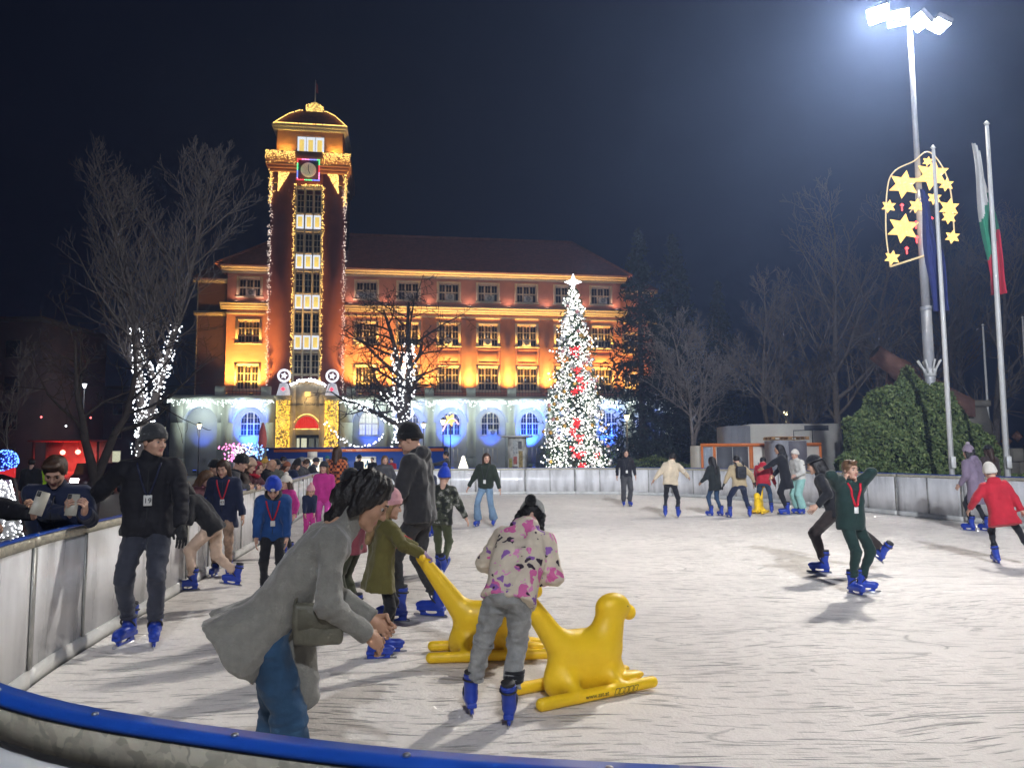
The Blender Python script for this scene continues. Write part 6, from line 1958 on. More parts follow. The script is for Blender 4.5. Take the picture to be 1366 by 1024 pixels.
# man with badge 19 by the left boards
P19 = G(192, 858); F19 = 200
person('man in black jacket and grey beanie wearing badge 19, hand on the left boards', P19, F19, 1.83,
       dict(hy=48, hp=6, lean=2, hr=to_local(P19, F19, 1.83, G(92, 690, 1.11) + Vector((0, 0, .03))), pr=(.3, -.3, -1), hl=to_local(P19, F19, 1.83, AT(243, 712, P19.y - .15)), pl=(-1, -.4, 0), gl=22, gr=14,
            bl=(-.3, 1, 0), br=(0, 0, 1), ar=(.125, -.06, .175), al=(-.085, .06, .175), fr=-22, fl=4, hdr=to_local(P19, F19, 1.83, G(80, 697, 1.08)) - to_local(P19, F19, 1.83, G(92, 690, 1.14))),
       dict(m=BLKP, w=1.14, bulk=1.1, hem=.10, quilt=.004, collar=.05, gloves=GLOVE, lanyard=(mat('navy_lanyard', (.015, .02, .06), .6), .27, '19')),
       dict(m=cloth('blue_grey_trousers', (.038, .042, .06)), loose=1.12, fold=.012, cuff=.05), dict(hat=dict(m=KNIT, low=.026), skin='fair', hair='short', hcol='brown'))
# second shirt layer under the open jacket is shown by the dark front placket

# woman in the grey coat bending over
PW_ = Vector((-1.06, 3.5, 0)); FW = -78
hw = AT(490, 846, 3.42)
wi = person('woman in a long grey coat and blue jeans bending over the ice in front', PW_, FW, 1.67,
       dict(pel=(0, -.06, .955), lean=37, hunch=3, hp=-6, hy=-4, hr=to_local(PW_, FW, 1.67, hw), pr=(.25, -.5, .5), hl=to_local(PW_, FW, 1.67, hw + Vector((-.02, .22, .02))), pl=(-.2, -.6, .4), gr=38, gl=38, br=(.6, .6, .3),
            ar=(.10, .13, .09), al=(-.12, -.08, .09), fr=-5, fl=8),
       dict(m=cloth('grey_wool', (.19, .185, .165), .95, .35, .12, 26, .25, 120), name='coat', bulk=1.02, hem=.20, flare=1.55, zip=False, w=1.0, sleeve=.95, hang=(0, -.80, -.60), fold=.012, collar=.085,
            skirt=[((.0, .08, .80), (.03, .13, .60), .085, .06)]),
       dict(m=cloth('mid_blue_jeans', (.022, .06, .12), .85, .1, .3, 6, .15, 90), loose=1.18, flare=1.55, fold=.012), dict(hair='bun', hcol='black', skin='tan', brow='black', scale=1.12), feet='shoe', vox=.0085)
bp_ = AT(424, 818, 3.36)
bag = thing('handbag', 'olive grey leather handbag hanging from the bending woman', 'bag', (bp_.x, bp_.y, bp_.z - .14), R(FW + 90))
bag.scale = (.74, .9, .86)
def bagf(P):
    q = np.abs(P - A3((0, 0, .12)).astype(F32)) - A3((.12, .035, .085)).astype(F32)
    d = np.linalg.norm(np.maximum(q, 0), axis=1) + np.minimum(q.max(1), 0) - .022
    return d + .018 * np.clip(P[:, 2] - .1, 0, 1) / .1 * .6 + .013 * vnoise(P, 11, 3)
BAGM = mat('bag_leather', (.10, .095, .07), .5, .2, 9, .2, 60)
_b = MB(); _b.add(*grid_mesh(bagf, (-.16, -.08, 0), (.16, .08, .25), .008)); _b.build('bag_body', BAGM, bag, True)
_b = MB(); _b.tube([(-.135, 0, .2), (-.12, .02, .26), (-.05, .05, .31), (.05, .05, .31), (.12, .02, .26), (.135, 0, .2)], .011, 8); _b.build('strap', BAGM, bag, True)
_b = MB(); _b.bbox(-.11, .11, -.064, -.056, .1, .2, .003); _b.build('front_flap', BAGM, bag)

# child in the cream print jacket pushing the seal
PC = G(655, 962); FC = -14
def print_cloth():
    m = bpy.data.materials.new('cream_print'); m.use_nodes = True
    nt = m.node_tree; L = nt.links; bs = nt.nodes['Principled BSDF']; N = nt.nodes.new
    tc = N('ShaderNodeTexCoord')
    base = (.62, .54, .42, 1)
    cur = None
    ns = N('ShaderNodeTexNoise'); ns.inputs['Scale'].default_value = 13
    L.new(tc.outputs['Object'], ns.inputs['Vector'])
    va = N('ShaderNodeMix'); va.data_type = 'VECTOR'; va.inputs[0].default_value = .15
    L.new(tc.outputs['Object'], va.inputs[4]); L.new(ns.outputs[1], va.inputs[5])
    for k, (sc, r, col, off) in enumerate(((8.5, .30, (.62, .12, .33, 1), (0, 0, 0)), (9.5, .25, (.25, .10, .38, 1), (3, 1, 2)), (11, .22, (.03, .015, .03, 1), (7, 4, 1)), (14, .2, (.7, .25, .5, 1), (1, 9, 4)))):
        mp = N('ShaderNodeMapping'); mp.inputs['Location'].default_value = off; L.new(va.outputs[1], mp.inputs[0])
        v = N('ShaderNodeTexVoronoi'); v.inputs['Scale'].default_value = sc; L.new(mp.outputs[0], v.inputs['Vector'])
        lt = N('ShaderNodeMath'); lt.operation = 'LESS_THAN'; lt.inputs[1].default_value = r; L.new(v.outputs['Distance'], lt.inputs[0])
        mx = N('ShaderNodeMix'); mx.data_type = 'RGBA'; L.new(lt.outputs[0], mx.inputs[0])
        if cur is None: mx.inputs[6].default_value = base
        else: L.new(cur, mx.inputs[6])
        mx.inputs[7].default_value = col
        cur = mx.outputs[2]
    L.new(cur, bs.inputs['Base Color']); bs.inputs['Roughness'].default_value = .75
    return m
hL = seal_pt(SP1, f1, SC1, (-.10, -.065, .70)); hR = seal_pt(SP1, f1, SC1, (.10, -.065, .70))
ci = person('child in a cream jacket with pink and purple print pushing the front seal', PC, FC, 1.42,
       dict(pel=(.16, .0, .99), lean=36, side=6, hunch=14, hp=-4, hl=to_local(PC, FC, 1.42, hL), hr=to_local(PC, FC, 1.42, hR), pl=(-1, -.3, -.2), pr=(1, -.3, -.2), gl=70, gr=70, bl=(0, 0, 1), br=(0, 0, 1),
            al=(-.20, .12, .175), ar=(.16, -.06, .185), fl=26, fr=6, tr=-12),
       dict(m=print_cloth(), bulk=1.12, w=1.02, hem=.10, hood='down', fold=.012),
       dict(m=cloth('light_grey_sweat', (.27, .275, .27), .9, .25, .3, 12, .15, 80), loose=1.16, fold=.014, cuff=.10),
       dict(hair='braids', hcol='black', hat=dict(m=cloth('grey_band', (.32, .32, .31), .95, .3), kind='band', pom=BKNIT, pomp=(.0, -.145, .055), pomr=.042)), vox=.0085)
for k in range(3):
    b = MB()
    hp_, kn, an, yw = ci['lg'][1]
    c = an + (kn - an) * (.36 + .075 * k)
    p = to_world(PC, FC, 1.42, c)
    b.tube([(.062 * math.cos(t), .062 * math.sin(t), 0) for t in np.linspace(-2.2, .3, 9)], .006, 5)
    q = b.build('trouser_stripe', BLK, ci['root']); q.location = Vector(tuple(c)) * ci['s'] + Vector((0, 0, 0)); q.scale = (1.08, 1.08, 2.2)

# girl in olive coat at the second seal
PG = G(506, 874); FG = -62
hG = seal_pt(SP2, f2, SC2, (.02, -.065, .70))
person('small girl in olive coat and pink hat holding the second seal by its handle', PG, FG, 1.25,
       dict(lean=6, hp=8, hy=-10, hr=to_local(PG, FG, 1.25, hG), pr=(.8, -.3, -.6), hl=to_local(PG, FG, 1.25, hG + Vector((0, .12, 0))), pl=(-.8, -.3, -.6), gl=65, gr=65, ar=(.11, -.10, .175), al=(-.11, .10, .175), fr=-20, fl=-22, br=(0, 0, 1), bl=(0, 0, 1)),
       dict(m=OLIVE, name='coat', bulk=1.15, hem=.26, flare=1.32, hood='down', w=1.0, lanyard=(REDL, .3, ''), gloves=cloth('lilac_glove', (.35, .25, .45))),
       dict(m=BLK, loose=.92, fold=.006), dict(hair='long', hcol='blond', hat=dict(m=PINKK, tall=.02, pom=BKNIT, pomp=(.03, -.125, .09), pomr=.034)), vox=.0095)
# man in dark hoodie
PM = G(560, 826); FM = 78
person('tall man in a dark hooded top and black beanie with arms folded before him', PM, FM, 1.86,
       dict(lean=5, hp=14, hy=6, hl=(-.1, .26, 1.12), hr=(.08, .3, 1.08), pl=(-1, -.4, -.6), pr=(1, -.4, -.6), ar=(.13, -.13, .175), al=(-.13, .16, .175), fr=-4, fl=14),
       dict(m=cloth('charcoal_hoodie', (.034, .034, .037), .9, .3), w=1.12, bulk=1.08, hem=.09, hood='down', fold=.012),
       dict(m=cloth('washed_black', (.04, .04, .042), .85, .1, .25, 6), loose=1.06, fold=.012), dict(hair='short', hcol='brown', skin='fair', hat=dict(m=BKNIT, tall=.012)), vox=.0105)
# boy with red scarf between
PB = G(470, 830); FB = 75
person('boy in black beanie and red collar with open mouth beside the bending woman', PB, FB, 1.38,
       dict(lean=4, hp=-4, hy=10, hr=(.2, .3, 1.0), hl=(-.12, .3, 1.1)), dict(m=cloth('pink_maroon', (.25, .06, .08)), bulk=1.05, scarf=RED, hem=.15), dict(m=cloth('dark_olive_trousers', (.05, .055, .03)), loose=1.05), dict(hat=dict(m=BKNIT, tall=.03), skin='fair', hair='short'))
# kid in camo
def camo():
    m = cloth('camo', (.05, .052, .04)); nt = m.node_tree; bs = nt.nodes['Principled BSDF']
    tc = nt.nodes.new('ShaderNodeTexCoord'); n = nt.nodes.new('ShaderNodeTexNoise'); n.inputs['Scale'].default_value = 11; n.inputs['Detail'].default_value = 4
    cr = nt.nodes.new('ShaderNodeValToRGB'); cr.color_ramp.interpolation = 'CONSTANT'
    e = cr.color_ramp.elements; e[0].color = (.018, .02, .016, 1); e[1].position = .48; e[1].color = (.055, .06, .04, 1)
    x = e.new(.57); x.color = (.22, .22, .2, 1)
    nt.links.new(tc.outputs['Object'], n.inputs['Vector']); nt.links.new(n.outputs[0], cr.inputs[0]); nt.links.new(cr.outputs[0], bs.inputs['Base Color'])
    return m
PK = G(588, 765); FK = -8
person('child in camouflage jacket and blue pompom hat skating away past the man', PK, FK, 1.36,
       dict(lean=6, side=3, hl=(-.34, .05, 1.0), hr=(.46, .12, .92), al=(-.06, .1, .175), ar=(.10, -.2, .24), tr=-30, fl=10, fr=-10, hp=4), dict(m=camo(), bulk=1.12, hem=.13), dict(m=cloth('green_trousers', (.065, .075, .035)), loose=1.08), dict(hat=dict(m=BLUEK, tall=.02, pom=BLUEK)))
# boy in blue
PBB = G(362, 800); FBB = 196
person('boy in blue jacket and bright blue beanie with a red lanyard looking down', PBB, FBB, 1.38,
       dict(lean=14, hunch=12, hp=18, hr=(.22, .3, .85), hl=(-.2, .28, .85)), dict(m=BLUEJ, bulk=1.12, scarf=BKNIT, lanyard=(REDL, .3, '', 1.5), hem=.13), dict(m=BLK), dict(hat=dict(m=BLUEK, tall=.012, patch=WHITE), skin='fair', hair='short'))
# bending child with peach trousers
PP = G(272, 785); FP = 98
person('child in black jacket, peach trousers and pale headband bending to the boards', PP, FP, 1.46,
       dict(pel=(0, -.10, .93), lean=36, hunch=6, hp=-8, hy=-20, hl=(-.22, .40, .95), hr=(.22, .46, 1.05), al=(-.10, .14, .175), ar=(.12, -.44, .19), tr=-8, fr=-6, fl=6), dict(m=BLK, bulk=1.16, hem=.12, fold=.014), dict(m=PEACH, loose=1.16, fold=.016, cuff=.05), dict(hair='bob', hcol='black', hat=dict(m=WHITE, kind='band')))
# woman in navy coat with lanyard 43
PN = G(296, 768); FN = 190
person('young woman in a navy coat with red lanyard and badge 43 by the left boards', PN, FN, 1.52,
       dict(lean=4, hp=16, hy=-10, hr=(.3, .05, .9), hl=(-.32, .08, .88)), dict(m=NAVY, bulk=1.12, hem=.24, flare=1.1, name='coat', lanyard=(REDL, .3, '43', 1.4), hood='down'), dict(m=cloth('tan_plaid', (.3, .2, .14), .9, .2, .5, 12), loose=1.05), dict(hair='bob', hcol='brown', skin='fair'))
# small child and girl in pink further along the boards
PZ = G(411, 722)
person('tiny child in navy and magenta snowsuit with a pale pink pompom hat', PZ, -150, 1.0, dict(lean=14, hp=10, hr=(.2, .3, .9), hl=(-.1, .3, .9)), dict(m=NAVY, bulk=1.2, hem=.05), dict(m=MAG, loose=1.25), dict(hat=dict(m=PINKK, tall=.01, pom=PINKK), hair='long', hcol='blond'))
PZ = G(431, 716)
person('girl in a bright pink jacket and dark hat by the left boards', PZ, 190, 1.42, dict(lean=3, hy=-15), dict(m=MAG, bulk=1.15, hem=.16), dict(m=cloth('pink_trousers', (.5, .06, .3)), loose=1.1), dict(hat=dict(m=CHAR), hair='long', hcol='lbrown'))
def plaid():
    m = cloth('orange_plaid', (.3, .06, .02)); nt = m.node_tree; bs = nt.nodes['Principled BSDF']
    tc = nt.nodes.new('ShaderNodeTexCoord'); n = nt.nodes.new('ShaderNodeTexChecker'); n.inputs['Scale'].default_value = 16
    n.inputs['Color1'].default_value = (.5, .14, .05, 1); n.inputs['Color2'].default_value = (.05, .012, .014, 1)
    nt.links.new(tc.outputs['Object'], n.inputs[0]); nt.links.new(n.outputs[0], bs.inputs['Base Color'])
    return m
PZ = G(447, 712)
person('long-haired woman in an orange and black checked puffer standing with her back turned', PZ, -30, 1.74, dict(lean=2, hy=35), dict(m=plaid(), bulk=1.2, quilt=.008, hem=.22), dict(m=BLK), dict(hair='long', hcol='brown'))

# ------------------------------------------------------------------ far skaters
def sk(label, px, py, face, H, top, bottom, head, pose=None, **kw):
    return person(label, G(px, py), face, H, pose or {}, top, bottom, head, **kw)
GRN = cloth('dark_green', (.012, .032, .028))
sk('girl with long brown hair in dark jacket and flared light jeans gliding past', 648, 702, 168, 1.62, dict(m=cloth('black_green', (.02, .028, .018)), bulk=1.08, hem=.06, lanyard=(CHAR, .34, '')), dict(m=LJEAN, flare=1.9, loose=1.05, cuff=.0), dict(hair='long', hcol='brown', skin='fair'),
   dict(pel=(0, 0, .97), lean=4, side=-3, hr=(.42, .1, .95), hl=(-.38, .1, .92), ar=(.2, .02, .175), al=(-.2, .0, .19), hy=20))
sk('man in dark clothes far off pointing left by the far boards', 597, 671, 95, 1.66, dict(m=CHAR), dict(m=BLK), dict(hair='short', hcol='black', skin='tan'), dict(hl=(-.12, .6, 1.38), hr=(.1, .55, 1.36)))
sk('child in dark navy half hidden behind the camouflage child', 574, 715, 60, 1.38, dict(m=NAVY, bulk=1.1), dict(m=BLK), dict(hat=dict(m=CHAR)))
sk('woman in black jacket and grey trousers standing by the far boards with a shoulder bag', 836, 675, 183, 1.68, dict(m=BLKP, hem=.12, lanyard=(CHAR, .36, '')), dict(m=DGREY, loose=1.2, flare=1.25, cuff=.0), dict(hair='long', hcol='black', skin='fair'), dict(hr=(.3, .0, .98), hl=(-.3, .02, .98)))
sk('skater in a cream fleece jacket and black trousers pushing off to the right', 893, 690, -18, 1.62, dict(m=cloth('cream_fleece', (.6, .5, .36), .95, .35), bulk=1.15, hem=.08, hood='down'), dict(m=BLK, loose=.95), dict(hair='short', hcol='black', skin='tan'),
   dict(pel=(.05, 0, .96), lean=16, side=5, hl=(-.45, -.1, .95), hr=(.52, .12, 1.12), al=(-.12, .1, .175), ar=(.26, -.2, .2), tr=-15, hy=10))
sk('long-haired girl in a dark coat and blue jeans skating left of the backpack skater', 955, 688, 30, 1.46, dict(m=cloth('dark_green_coat', (.016, .02, .02)), bulk=1.2, hem=.2), dict(m=JEAN), dict(hair='long', hcol='black', skin='tan'), dict(lean=8, hl=(-.3, .28, 1.05), hr=(.12, .1, .95), ar=(.12, -.12, .175), al=(-.1, .1, .175)))
bk = sk('skater in beige hooded jacket and navy trousers with legs wide apart', 988, 690, 4, 1.56, dict(m=BEIGE, bulk=1.12, hem=.08, hood='down', gloves=GLOVE), dict(m=cloth('navy_joggers', (.014, .02, .05)), loose=1.1), dict(hair='short', hcol='black'),
   dict(pel=(0, 0, .94), lean=14, hl=(-.42, .08, .95), hr=(.46, .08, 1.0), al=(-.3, .02, .175), ar=(.28, .02, .175), fl=12, fr=-12))
bkp = bk['root']
bpk = thing('backpack', 'small black backpack on the beige-jacketed skater', 'backpack', to_world(bkp.location, 4, 1.56, bk['nb'] - bk['up'] * .42 - bk['fw'] * .19), R(4))
def bpf(P):
    q = np.abs(P - A3((0, 0, .17)).astype(F32)) - A3((.08, .035, .11)).astype(F32)
    return np.linalg.norm(np.maximum(q, 0), axis=1) + np.minimum(q.max(1), 0) - .045
_b = MB(); _b.add(*grid_mesh(bpf, (-.14, -.09, 0), (.14, .09, .34), .016)); _b.build('pack', STRAP, bpk, True)
for sg in (-1, 1):
    _b = MB(); _b.tube([(sg * .08, .04, .3), (sg * .1, .08, .4), (sg * .12, .2, .42)], .016, 6); _b.build('shoulder_strap', STRAP, bpk, True)
_b = MB(); _b.bbox(-.07, .07, -.095, -.075, .08, .2, .01); _b.build('front_pocket', CHAR, bpk)
sk('skater in a red hooded jacket and blue jeans bending over the small seal', 1020, 684, -20, 1.58, dict(m=RED, bulk=1.1, hood='down', hem=.1), dict(m=JEAN), dict(hair='short', hcol='black'), dict(pel=(0, -.1, .93), lean=30, hl=(-.3, .35, .8), hr=(.32, .3, .85), al=(-.16, 0, .175), ar=(.2, .05, .175)))
sk('tall person in a long black coat with fur hood and a ponytail reaching left', 1050, 686, 70, 1.78, dict(m=BLK, bulk=1.15, hem=.34, flare=1.05, name='coat', hood='down'), dict(m=BLK, loose=1.1), dict(hair='long', hcol='black', skin='tan'), dict(lean=10, hl=(-.1, .62, 1.15), hr=(.2, .3, 1.0)))
sk('person in white jacket, white hat and pale turquoise trousers', 1068, 685, 110, 1.62, dict(m=cloth('white_puffer', (.62, .6, .55), .7), bulk=1.2, hem=.06), dict(m=cloth('turquoise', (.3, .55, .5)), loose=1.4, flare=1.5, cuff=.0), dict(hat=dict(m=WHITE), hair='short'), dict(lean=8, hl=(-.2, .3, 1.1), hr=(.2, .3, 1.1)))
PGB = G(1138, 790); FGB = 192
person('boy in dark green tracksuit with red lanyard and both hands raised to his neck', PGB, FGB, 1.46,
       dict(pel=(-.02, 0, 1.0), lean=-2, side=-2, hp=2, hy=8, hr=(.10, .04, 1.56), hl=(-.10, .04, 1.54), pr=(1.2, .1, .15), pl=(-1.2, .1, .15), gr=55, gl=55, ar=(.09, .12, .175), al=(-.16, -.02, .175), fr=8, fl=62, hdr=(-.3, .1, .6), hdl=(.3, .1, .6)),
       dict(m=GRN, bulk=1.12, hem=.13, hood='down', lanyard=(REDL, .33, '', 2.2), fold=.012), dict(m=GRN, loose=1.02), dict(hair='boy', hcol='lbrown', skin='fair'))
sk('skater in black with a dark brimmed hat gliding behind the boy in green', 1118, 764, 60, 1.62, dict(m=BLK, bulk=1.05, hem=.1), dict(m=cloth('dark_brown_trousers', (.03, .022, .02)), loose=1.15), dict(hat=dict(m=BLK, kind='brim'), hair='long', hcol='black'),
   dict(pel=(.02, 0, .92), lean=20, al=(-.08, .18, .175), ar=(.38, -.62, .30), tr=-35, fr=-25, hl=(-.4, .2, 1.0), hr=(.42, -.1, 1.0)))
sk('woman in a long lilac puffer coat skating by the right boards', 1306, 708, 25, 1.66, dict(m=cloth('lilac', (.2, .155, .22), .6), bulk=1.18, quilt=.008, hem=.42, flare=1.0, name='coat', hood='down', hang=(0, 0, -1)), dict(m=BLK, loose=.85), dict(hat=dict(m=cloth('lilac_hat', (.25, .2, .26)), tall=.02, pom=cloth('lilac_pom', (.35, .3, .36))), hair='bob', hcol='black'), dict(lean=9, hr=(.34, .1, .95), hl=(-.26, .2, 1.0), al=(-.1, .1, .175), ar=(.12, -.1, .175)))
sk('girl in a red coat and white hat pushing off towards the right edge', 1336, 752, -20, 1.40, dict(m=RED, bulk=1.15, hem=.26, flare=1.35, name='coat', hood='down'), dict(m=BLK, loose=.9), dict(hat=dict(m=WHITE, tall=.03), hair='short', hcol='brown'), dict(pel=(.05, 0, .95), lean=12, side=-8, al=(-.06, .1, .175), ar=(.42, -.1, .30), tr=-20, hl=(-.42, .15, .98), hr=(.36, -.1, .95), rl=-10))
sk('person in a dark wide-brimmed hat behind the lilac coat', 1326, 690, 10, 1.68, dict(m=cloth('brown_coat', (.06, .04, .035)), bulk=1.1, hem=.3), dict(m=BLK), dict(hat=dict(m=BLK, kind='brim'), hair='long', hcol='brown'), None)

# ------------------------------------------------------------------ spectators outside the left boards
def left_spot(px, out=.42):
    best = None
    for i in range(NPT):
        if RQ[i, 0] > -2.8 or RQ[i, 1] > 27.5 or RQ[i, 1] < 3.6: continue
        p = RQ[i] + RN[i] * out
        e = abs(683 + p[0] / p[1] * 1000 * 1.0 - px)
        if best is None or e < best[0]: best = (e, p)
    return Vector((best[1][0], best[1][1], -.1))
LEANP = dict(lean=16, hunch=8, hr=(.16, .40, 1.17), hl=(-.16, .42, 1.17), pr=(1, -.3, -.4), pl=(-1, -.3, -.4), gr=30, gl=30)
def spect(label, px, face, H, top, bottom=None, head=None, pose=None, out=.42):
    p = left_spot(px, out)
    return person(label, p, face, H, dict(LEANP, **(pose or {})), top, bottom or dict(m=BLK), head, feet='shoe')
# man filming with a phone
PH = Vector((-4.06, 6.75, -.1)); FH = 205
ph1 = AT(99, 676, 6.35)
phm = person('dark-haired man in a navy coat filming with a phone behind the left boards', PH, FH, 1.80,
       dict(lean=6, hunch=8, hp=22, hy=-6, hr=to_local(PH, FH, 1.80, ph1 + Vector((-.06, .02, -.05))), hl=to_local(PH, FH, 1.80, ph1 + Vector((.07, .03, -.05))), pr=(.3, -.3, -1), pl=(-.3, -.3, -1), gr=48, gl=48, hdr=(.1, .6, .75), hdl=(-.1, .6, .75), br=(.9, .2, -.3), bl=(-.9, .2, -.3)),
       dict(m=NAVY, name='coat', bulk=1.1, w=1.1, hem=.25), dict(m=BLK), dict(hair='boy', hcol='brown', skin='fair'), feet='shoe')
def phone(label, loc, rot):
    o = thing('smartphone', label, 'phone', loc); o.rotation_euler = rot
    o.scale = (1.2,) * 3
    b = MB(); b.bbox(-.037, .037, -.0045, .0045, -.078, .078, .003); b.build('case', mat('phone_case', (.38, .36, .30), .35, .1, 20), o)
    b = MB()
    b.bbox(-.034, -.012, -.0075, -.0046, .038, .074, .001); b.build('camera_bump', BLACKMETAL, o)
    b = MB(); b.box(-.034, .034, .0046, .005, -.072, .072); b.build('screen', mat('phone_screen', (.02, .02, .02), .1, 0, emit=(.5, .55, .7), estr=.5), o)
    return o
phone('smartphone held by the dark-haired man in the navy coat', ph1 + Vector((0, -.03, .02)), (R(-22), R(4), R(20)))
# man at the left picture edge, leaning on the boards with a phone
PE = Vector((-4.38, 5.9, -.1)); FE = 240
ph2 = AT(56, 676, 5.75)
person('man at the left picture edge leaning on the boards, holding up a phone', PE, FE, 1.76,
       dict(lean=14, hunch=6, hp=8, hy=-5, hr=to_local(PE, FE, 1.76, G(22, 708, 1.12) + Vector((0, 0, .02))), hl=to_local(PE, FE, 1.76, ph2 + Vector((-.03, .02, -.06))), pr=(1, -.2, -.6), pl=(-1, -.2, -.8), gr=38, gl=50, hdl=(.2, .5, .8), br=(0, 0, 1), hdr=(-.1, 1, -.25)),
       dict(m=BLKP, bulk=1.1, w=1.1), dict(m=BLK), dict(hair='short', hcol='brown', skin='tan'), feet='shoe')
phone('smartphone held up by the man at the left picture edge', ph2 + Vector((0, -.03, .03)), (R(-20), R(18), R(35)))
p = AT(103, 660, 9.5); p.z = -.1
person('child in white and magenta jacket behind the filming man', p, 150, 1.3, dict(lean=8), dict(m=cloth('magenta_bright', (.6, .03, .4)), bulk=1.15, scarf=WHITE), dict(m=BLK), dict(hair='short', hcol='black'), feet='shoe')
spect('spectator in a dark red jacket bending between the badge man and the bending child', 258, -100, 1.58, dict(m=cloth('maroon', (.1, .03, .04)), bulk=1.1), head=dict(hair='long', hcol='lbrown'))
spect('spectator in a black hat behind the young woman with badge 43', 272, -110, 1.72, dict(m=BLK, bulk=1.1), head=dict(hat=dict(m=BKNIT), hair='short'), out=.9)
spect('man in a tall black beanie and dark coat at the left boards', 300, -70, 1.80, dict(m=CHAR, bulk=1.1), head=dict(hat=dict(m=BKNIT, tall=.02), skin='fair', hair='short'))
spect('woman in a beige knitted hat next to the black beanie man', 314, -72, 1.74, dict(m=cloth('brown_jacket', (.07, .05, .04)), bulk=1.1), head=dict(hat=dict(m=cloth('beige_knit', (.4, .28, .2), .95, .3)), hair='bob', hcol='lbrown'))
spect('woman with a dark red hood and scarf at the left boards', 328, -100, 1.66, dict(m=cloth('maroon', ()), bulk=1.1, scarf=RED), head=dict(hat=dict(m=cloth('maroon_hood', (.28, .03, .05)), kind='hood'), hair='bob', hcol='brown'))
spect('bald man in a dark jacket at the left boards', 346, -75, 1.72, dict(m=BLKP, bulk=1.15), head=dict(skin='tan'))
spect('person in a grey-green hooded coat seen from behind at the left boards', 364, -20, 1.66, dict(m=cloth('grey_green', (.11, .11, .085)), bulk=1.2, hood='down'), head=dict(hat=dict(m=BKNIT)), pose=dict(lean=8))
spect('woman in navy jacket with a pointed black hat by the kiosk end of the boards', 384, -60, 1.64, dict(m=NAVY, bulk=1.15), head=dict(hat=dict(m=BKNIT, tall=.07), hair='bob', hcol='brown'))
spect('short-haired man in a dark grey puffer leaning on the far left boards', 398, -95, 1.66, dict(m=DGREY, bulk=1.2), head=dict(hair='short', hcol='brown'))
spect('man in a dark cap next to the grey puffer man', 411, -70, 1.70, dict(m=CHAR, bulk=1.15), head=dict(hat=dict(m=CHAR), hair='short'))
for px, fc, H, mm, hd_, lb in ((336, -85, 1.62, cloth('teal_coat', (.03, .09, .1)), dict(hair='long', hcol='blond'), 'blond woman in a teal coat behind the red-hooded woman'),
        (356, -60, 1.70, cloth('grey_coat', (.16, .16, .17)), dict(hair='short', hcol='grey', skin='tan'), 'grey-haired man in a grey coat next to the bald man'),
        (374, -100, 1.58, cloth('rust_jacket', (.25, .08, .03)), dict(hat=dict(m=cloth('rust_hat', (.3, .1, .05))), hair='long', hcol='brown'), 'person in a rust jacket and rust hat near the kiosk end'),
        (392, -80, 1.72, BLK, dict(hat=dict(m=cloth('grey_hat', (.2, .2, .21))), hair='short'), 'man in black with a pale grey beanie near the kiosk end'),
        (286, -95, 1.66, cloth('plum', (.12, .03, .1)), dict(hat=dict(m=cloth('pink_hood', (.4, .16, .24)), kind='hood'), hair='bob'), 'spectator in a pink hood behind the young woman with badge 43'),
        (307, -90, 1.60, cloth('sand', (.3, .24, .17)), dict(hair='bob', hcol='black'), 'dark-haired woman in a sand coat behind the beige-hat woman')):
    spect(lb, px, fc, H, dict(m=mm, bulk=1.14), head=hd_, out=.95)
for px, fc, H, mm, hd_, lb in ((322, -80, 1.78, NAVY, dict(hat=dict(m=cloth('navy_hat', (.02, .03, .09)))), 'tall man in navy jacket and navy beanie in the second row of spectators'),
        (342, -95, 1.70, BEIGE, dict(hat=dict(m=cloth('mustard_hat', (.45, .25, .04)), pom=cloth('mustard_hat', ())), hair='long', hcol='brown'), 'woman in a beige coat and mustard pompom hat in the back row'),
        (368, -75, 1.76, CHAR, dict(hair='short', hcol='black', skin='tan'), 'dark-haired man in charcoal in the back row by the kiosk'),
        (402, -85, 1.64, cloth('wine', (.16, .02, .04)), dict(hat=dict(m=BKNIT), hair='bob', hcol='black'), 'woman in a wine-red jacket and black hat in the back row')):
    spect(lb, px, fc, H, dict(m=mm, bulk=1.14), head=hd_, out=1.5)
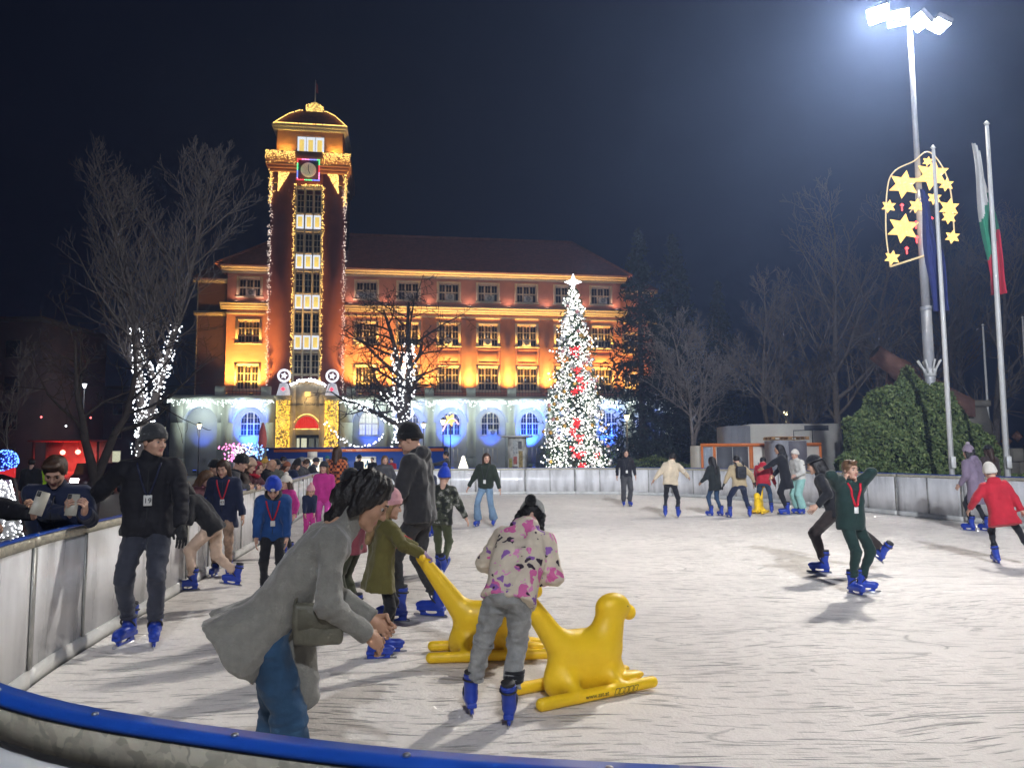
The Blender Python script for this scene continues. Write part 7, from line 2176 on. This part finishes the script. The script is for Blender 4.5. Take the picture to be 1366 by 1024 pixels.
for px, Y, fc, H, mt, hd_, lb in ((436, 33.5, -150, 1.7, DGREY, dict(hat=dict(m=cloth('teal_hat', (.03, .2, .22)))), 'person in grey with a teal hat queuing at the kiosk'), (452, 34.5, 20, 1.62, BLUEJ, dict(hair='long', hcol='blond'), 'blond person in a blue jacket queuing at the kiosk'),
        (478, 33.0, -30, 1.74, BLK, dict(hat=dict(m=BKNIT), hair='short'), 'man in black beanie between the two kiosk windows'), (523, 35.0, 160, 1.6, RED, dict(hair='short', hcol='black'), 'person in a red jacket at the right end of the kiosk')):
    p = AT(px, 620, Y); p.z = -.1
    person(lb, p, fc, H, dict(lean=4), dict(m=mt, bulk=1.12), dict(m=BLK), hd_, feet='shoe')
for px, py, fc, H, mm, bm_, hd_, lb in ((383, 742, 150, 1.22, MAG, BLK, dict(hat=dict(m=WHITE, pom=WHITE), hair='long', hcol='brown'), 'small girl in magenta jacket and white pompom hat holding on by the boards'),
        (458, 700, 20, 1.5, BLUEJ, JEAN, dict(hat=dict(m=BKNIT), hair='short'), 'skater in a blue jacket far off behind the checked puffer'),
        (512, 690, 200, 1.55, DGREY, BLK, dict(hair='long', hcol='lbrown'), 'long-haired skater in grey beyond the man in the hooded top')):
    sk(lb, px, py, fc, H, dict(m=mm, bulk=1.14), dict(m=bm_), hd_, dict(lean=6, hr=(.34, .12, 1.0), hl=(-.34, .12, 1.0)))
for px, Y, fc, H, mt, lb in ((463, 36, 100, 1.6, CHAR, 'person in a grey jacket standing before the lit kiosk window'), (497, 37, 170, 1.62, BLK, 'person in black at the right-hand kiosk window'), (42, 21, 30, 1.7, BLK, 'dark figure walking on the lawn at far left'), (60, 24, 20, 1.55, cloth('hi_vis', (.45, .75, .03)), 'child in a yellow-green jacket on the lawn at far left')):
    p = AT(px, 620, Y); p.z = -.1
    person(lb, p, fc, H, dict(lean=4), dict(m=mt, bulk=1.12), dict(m=BLK), dict(hair='short', hcol='black'), feet='shoe')
# ------------------------------------------------------------------ night air: thin haze that the lamps light up
hz = MB(); hz.box(-262, 262, -62, 302, -1.2, 42)
hm = bpy.data.materials.new('night_haze'); hm.use_nodes = True
hm.node_tree.nodes.clear()
_o = hm.node_tree.nodes.new('ShaderNodeOutputMaterial'); _v = hm.node_tree.nodes.new('ShaderNodeVolumePrincipled')
_v.inputs['Density'].default_value = 0.0026
_v.inputs['Color'].default_value = (.38, .54, 1.0, 1)
_v.inputs['Anisotropy'].default_value = 0.55
hm.node_tree.links.new(_v.outputs[0], _o.inputs['Volume'])
hz.build('haze', hm)['kind'] = 'stuff'
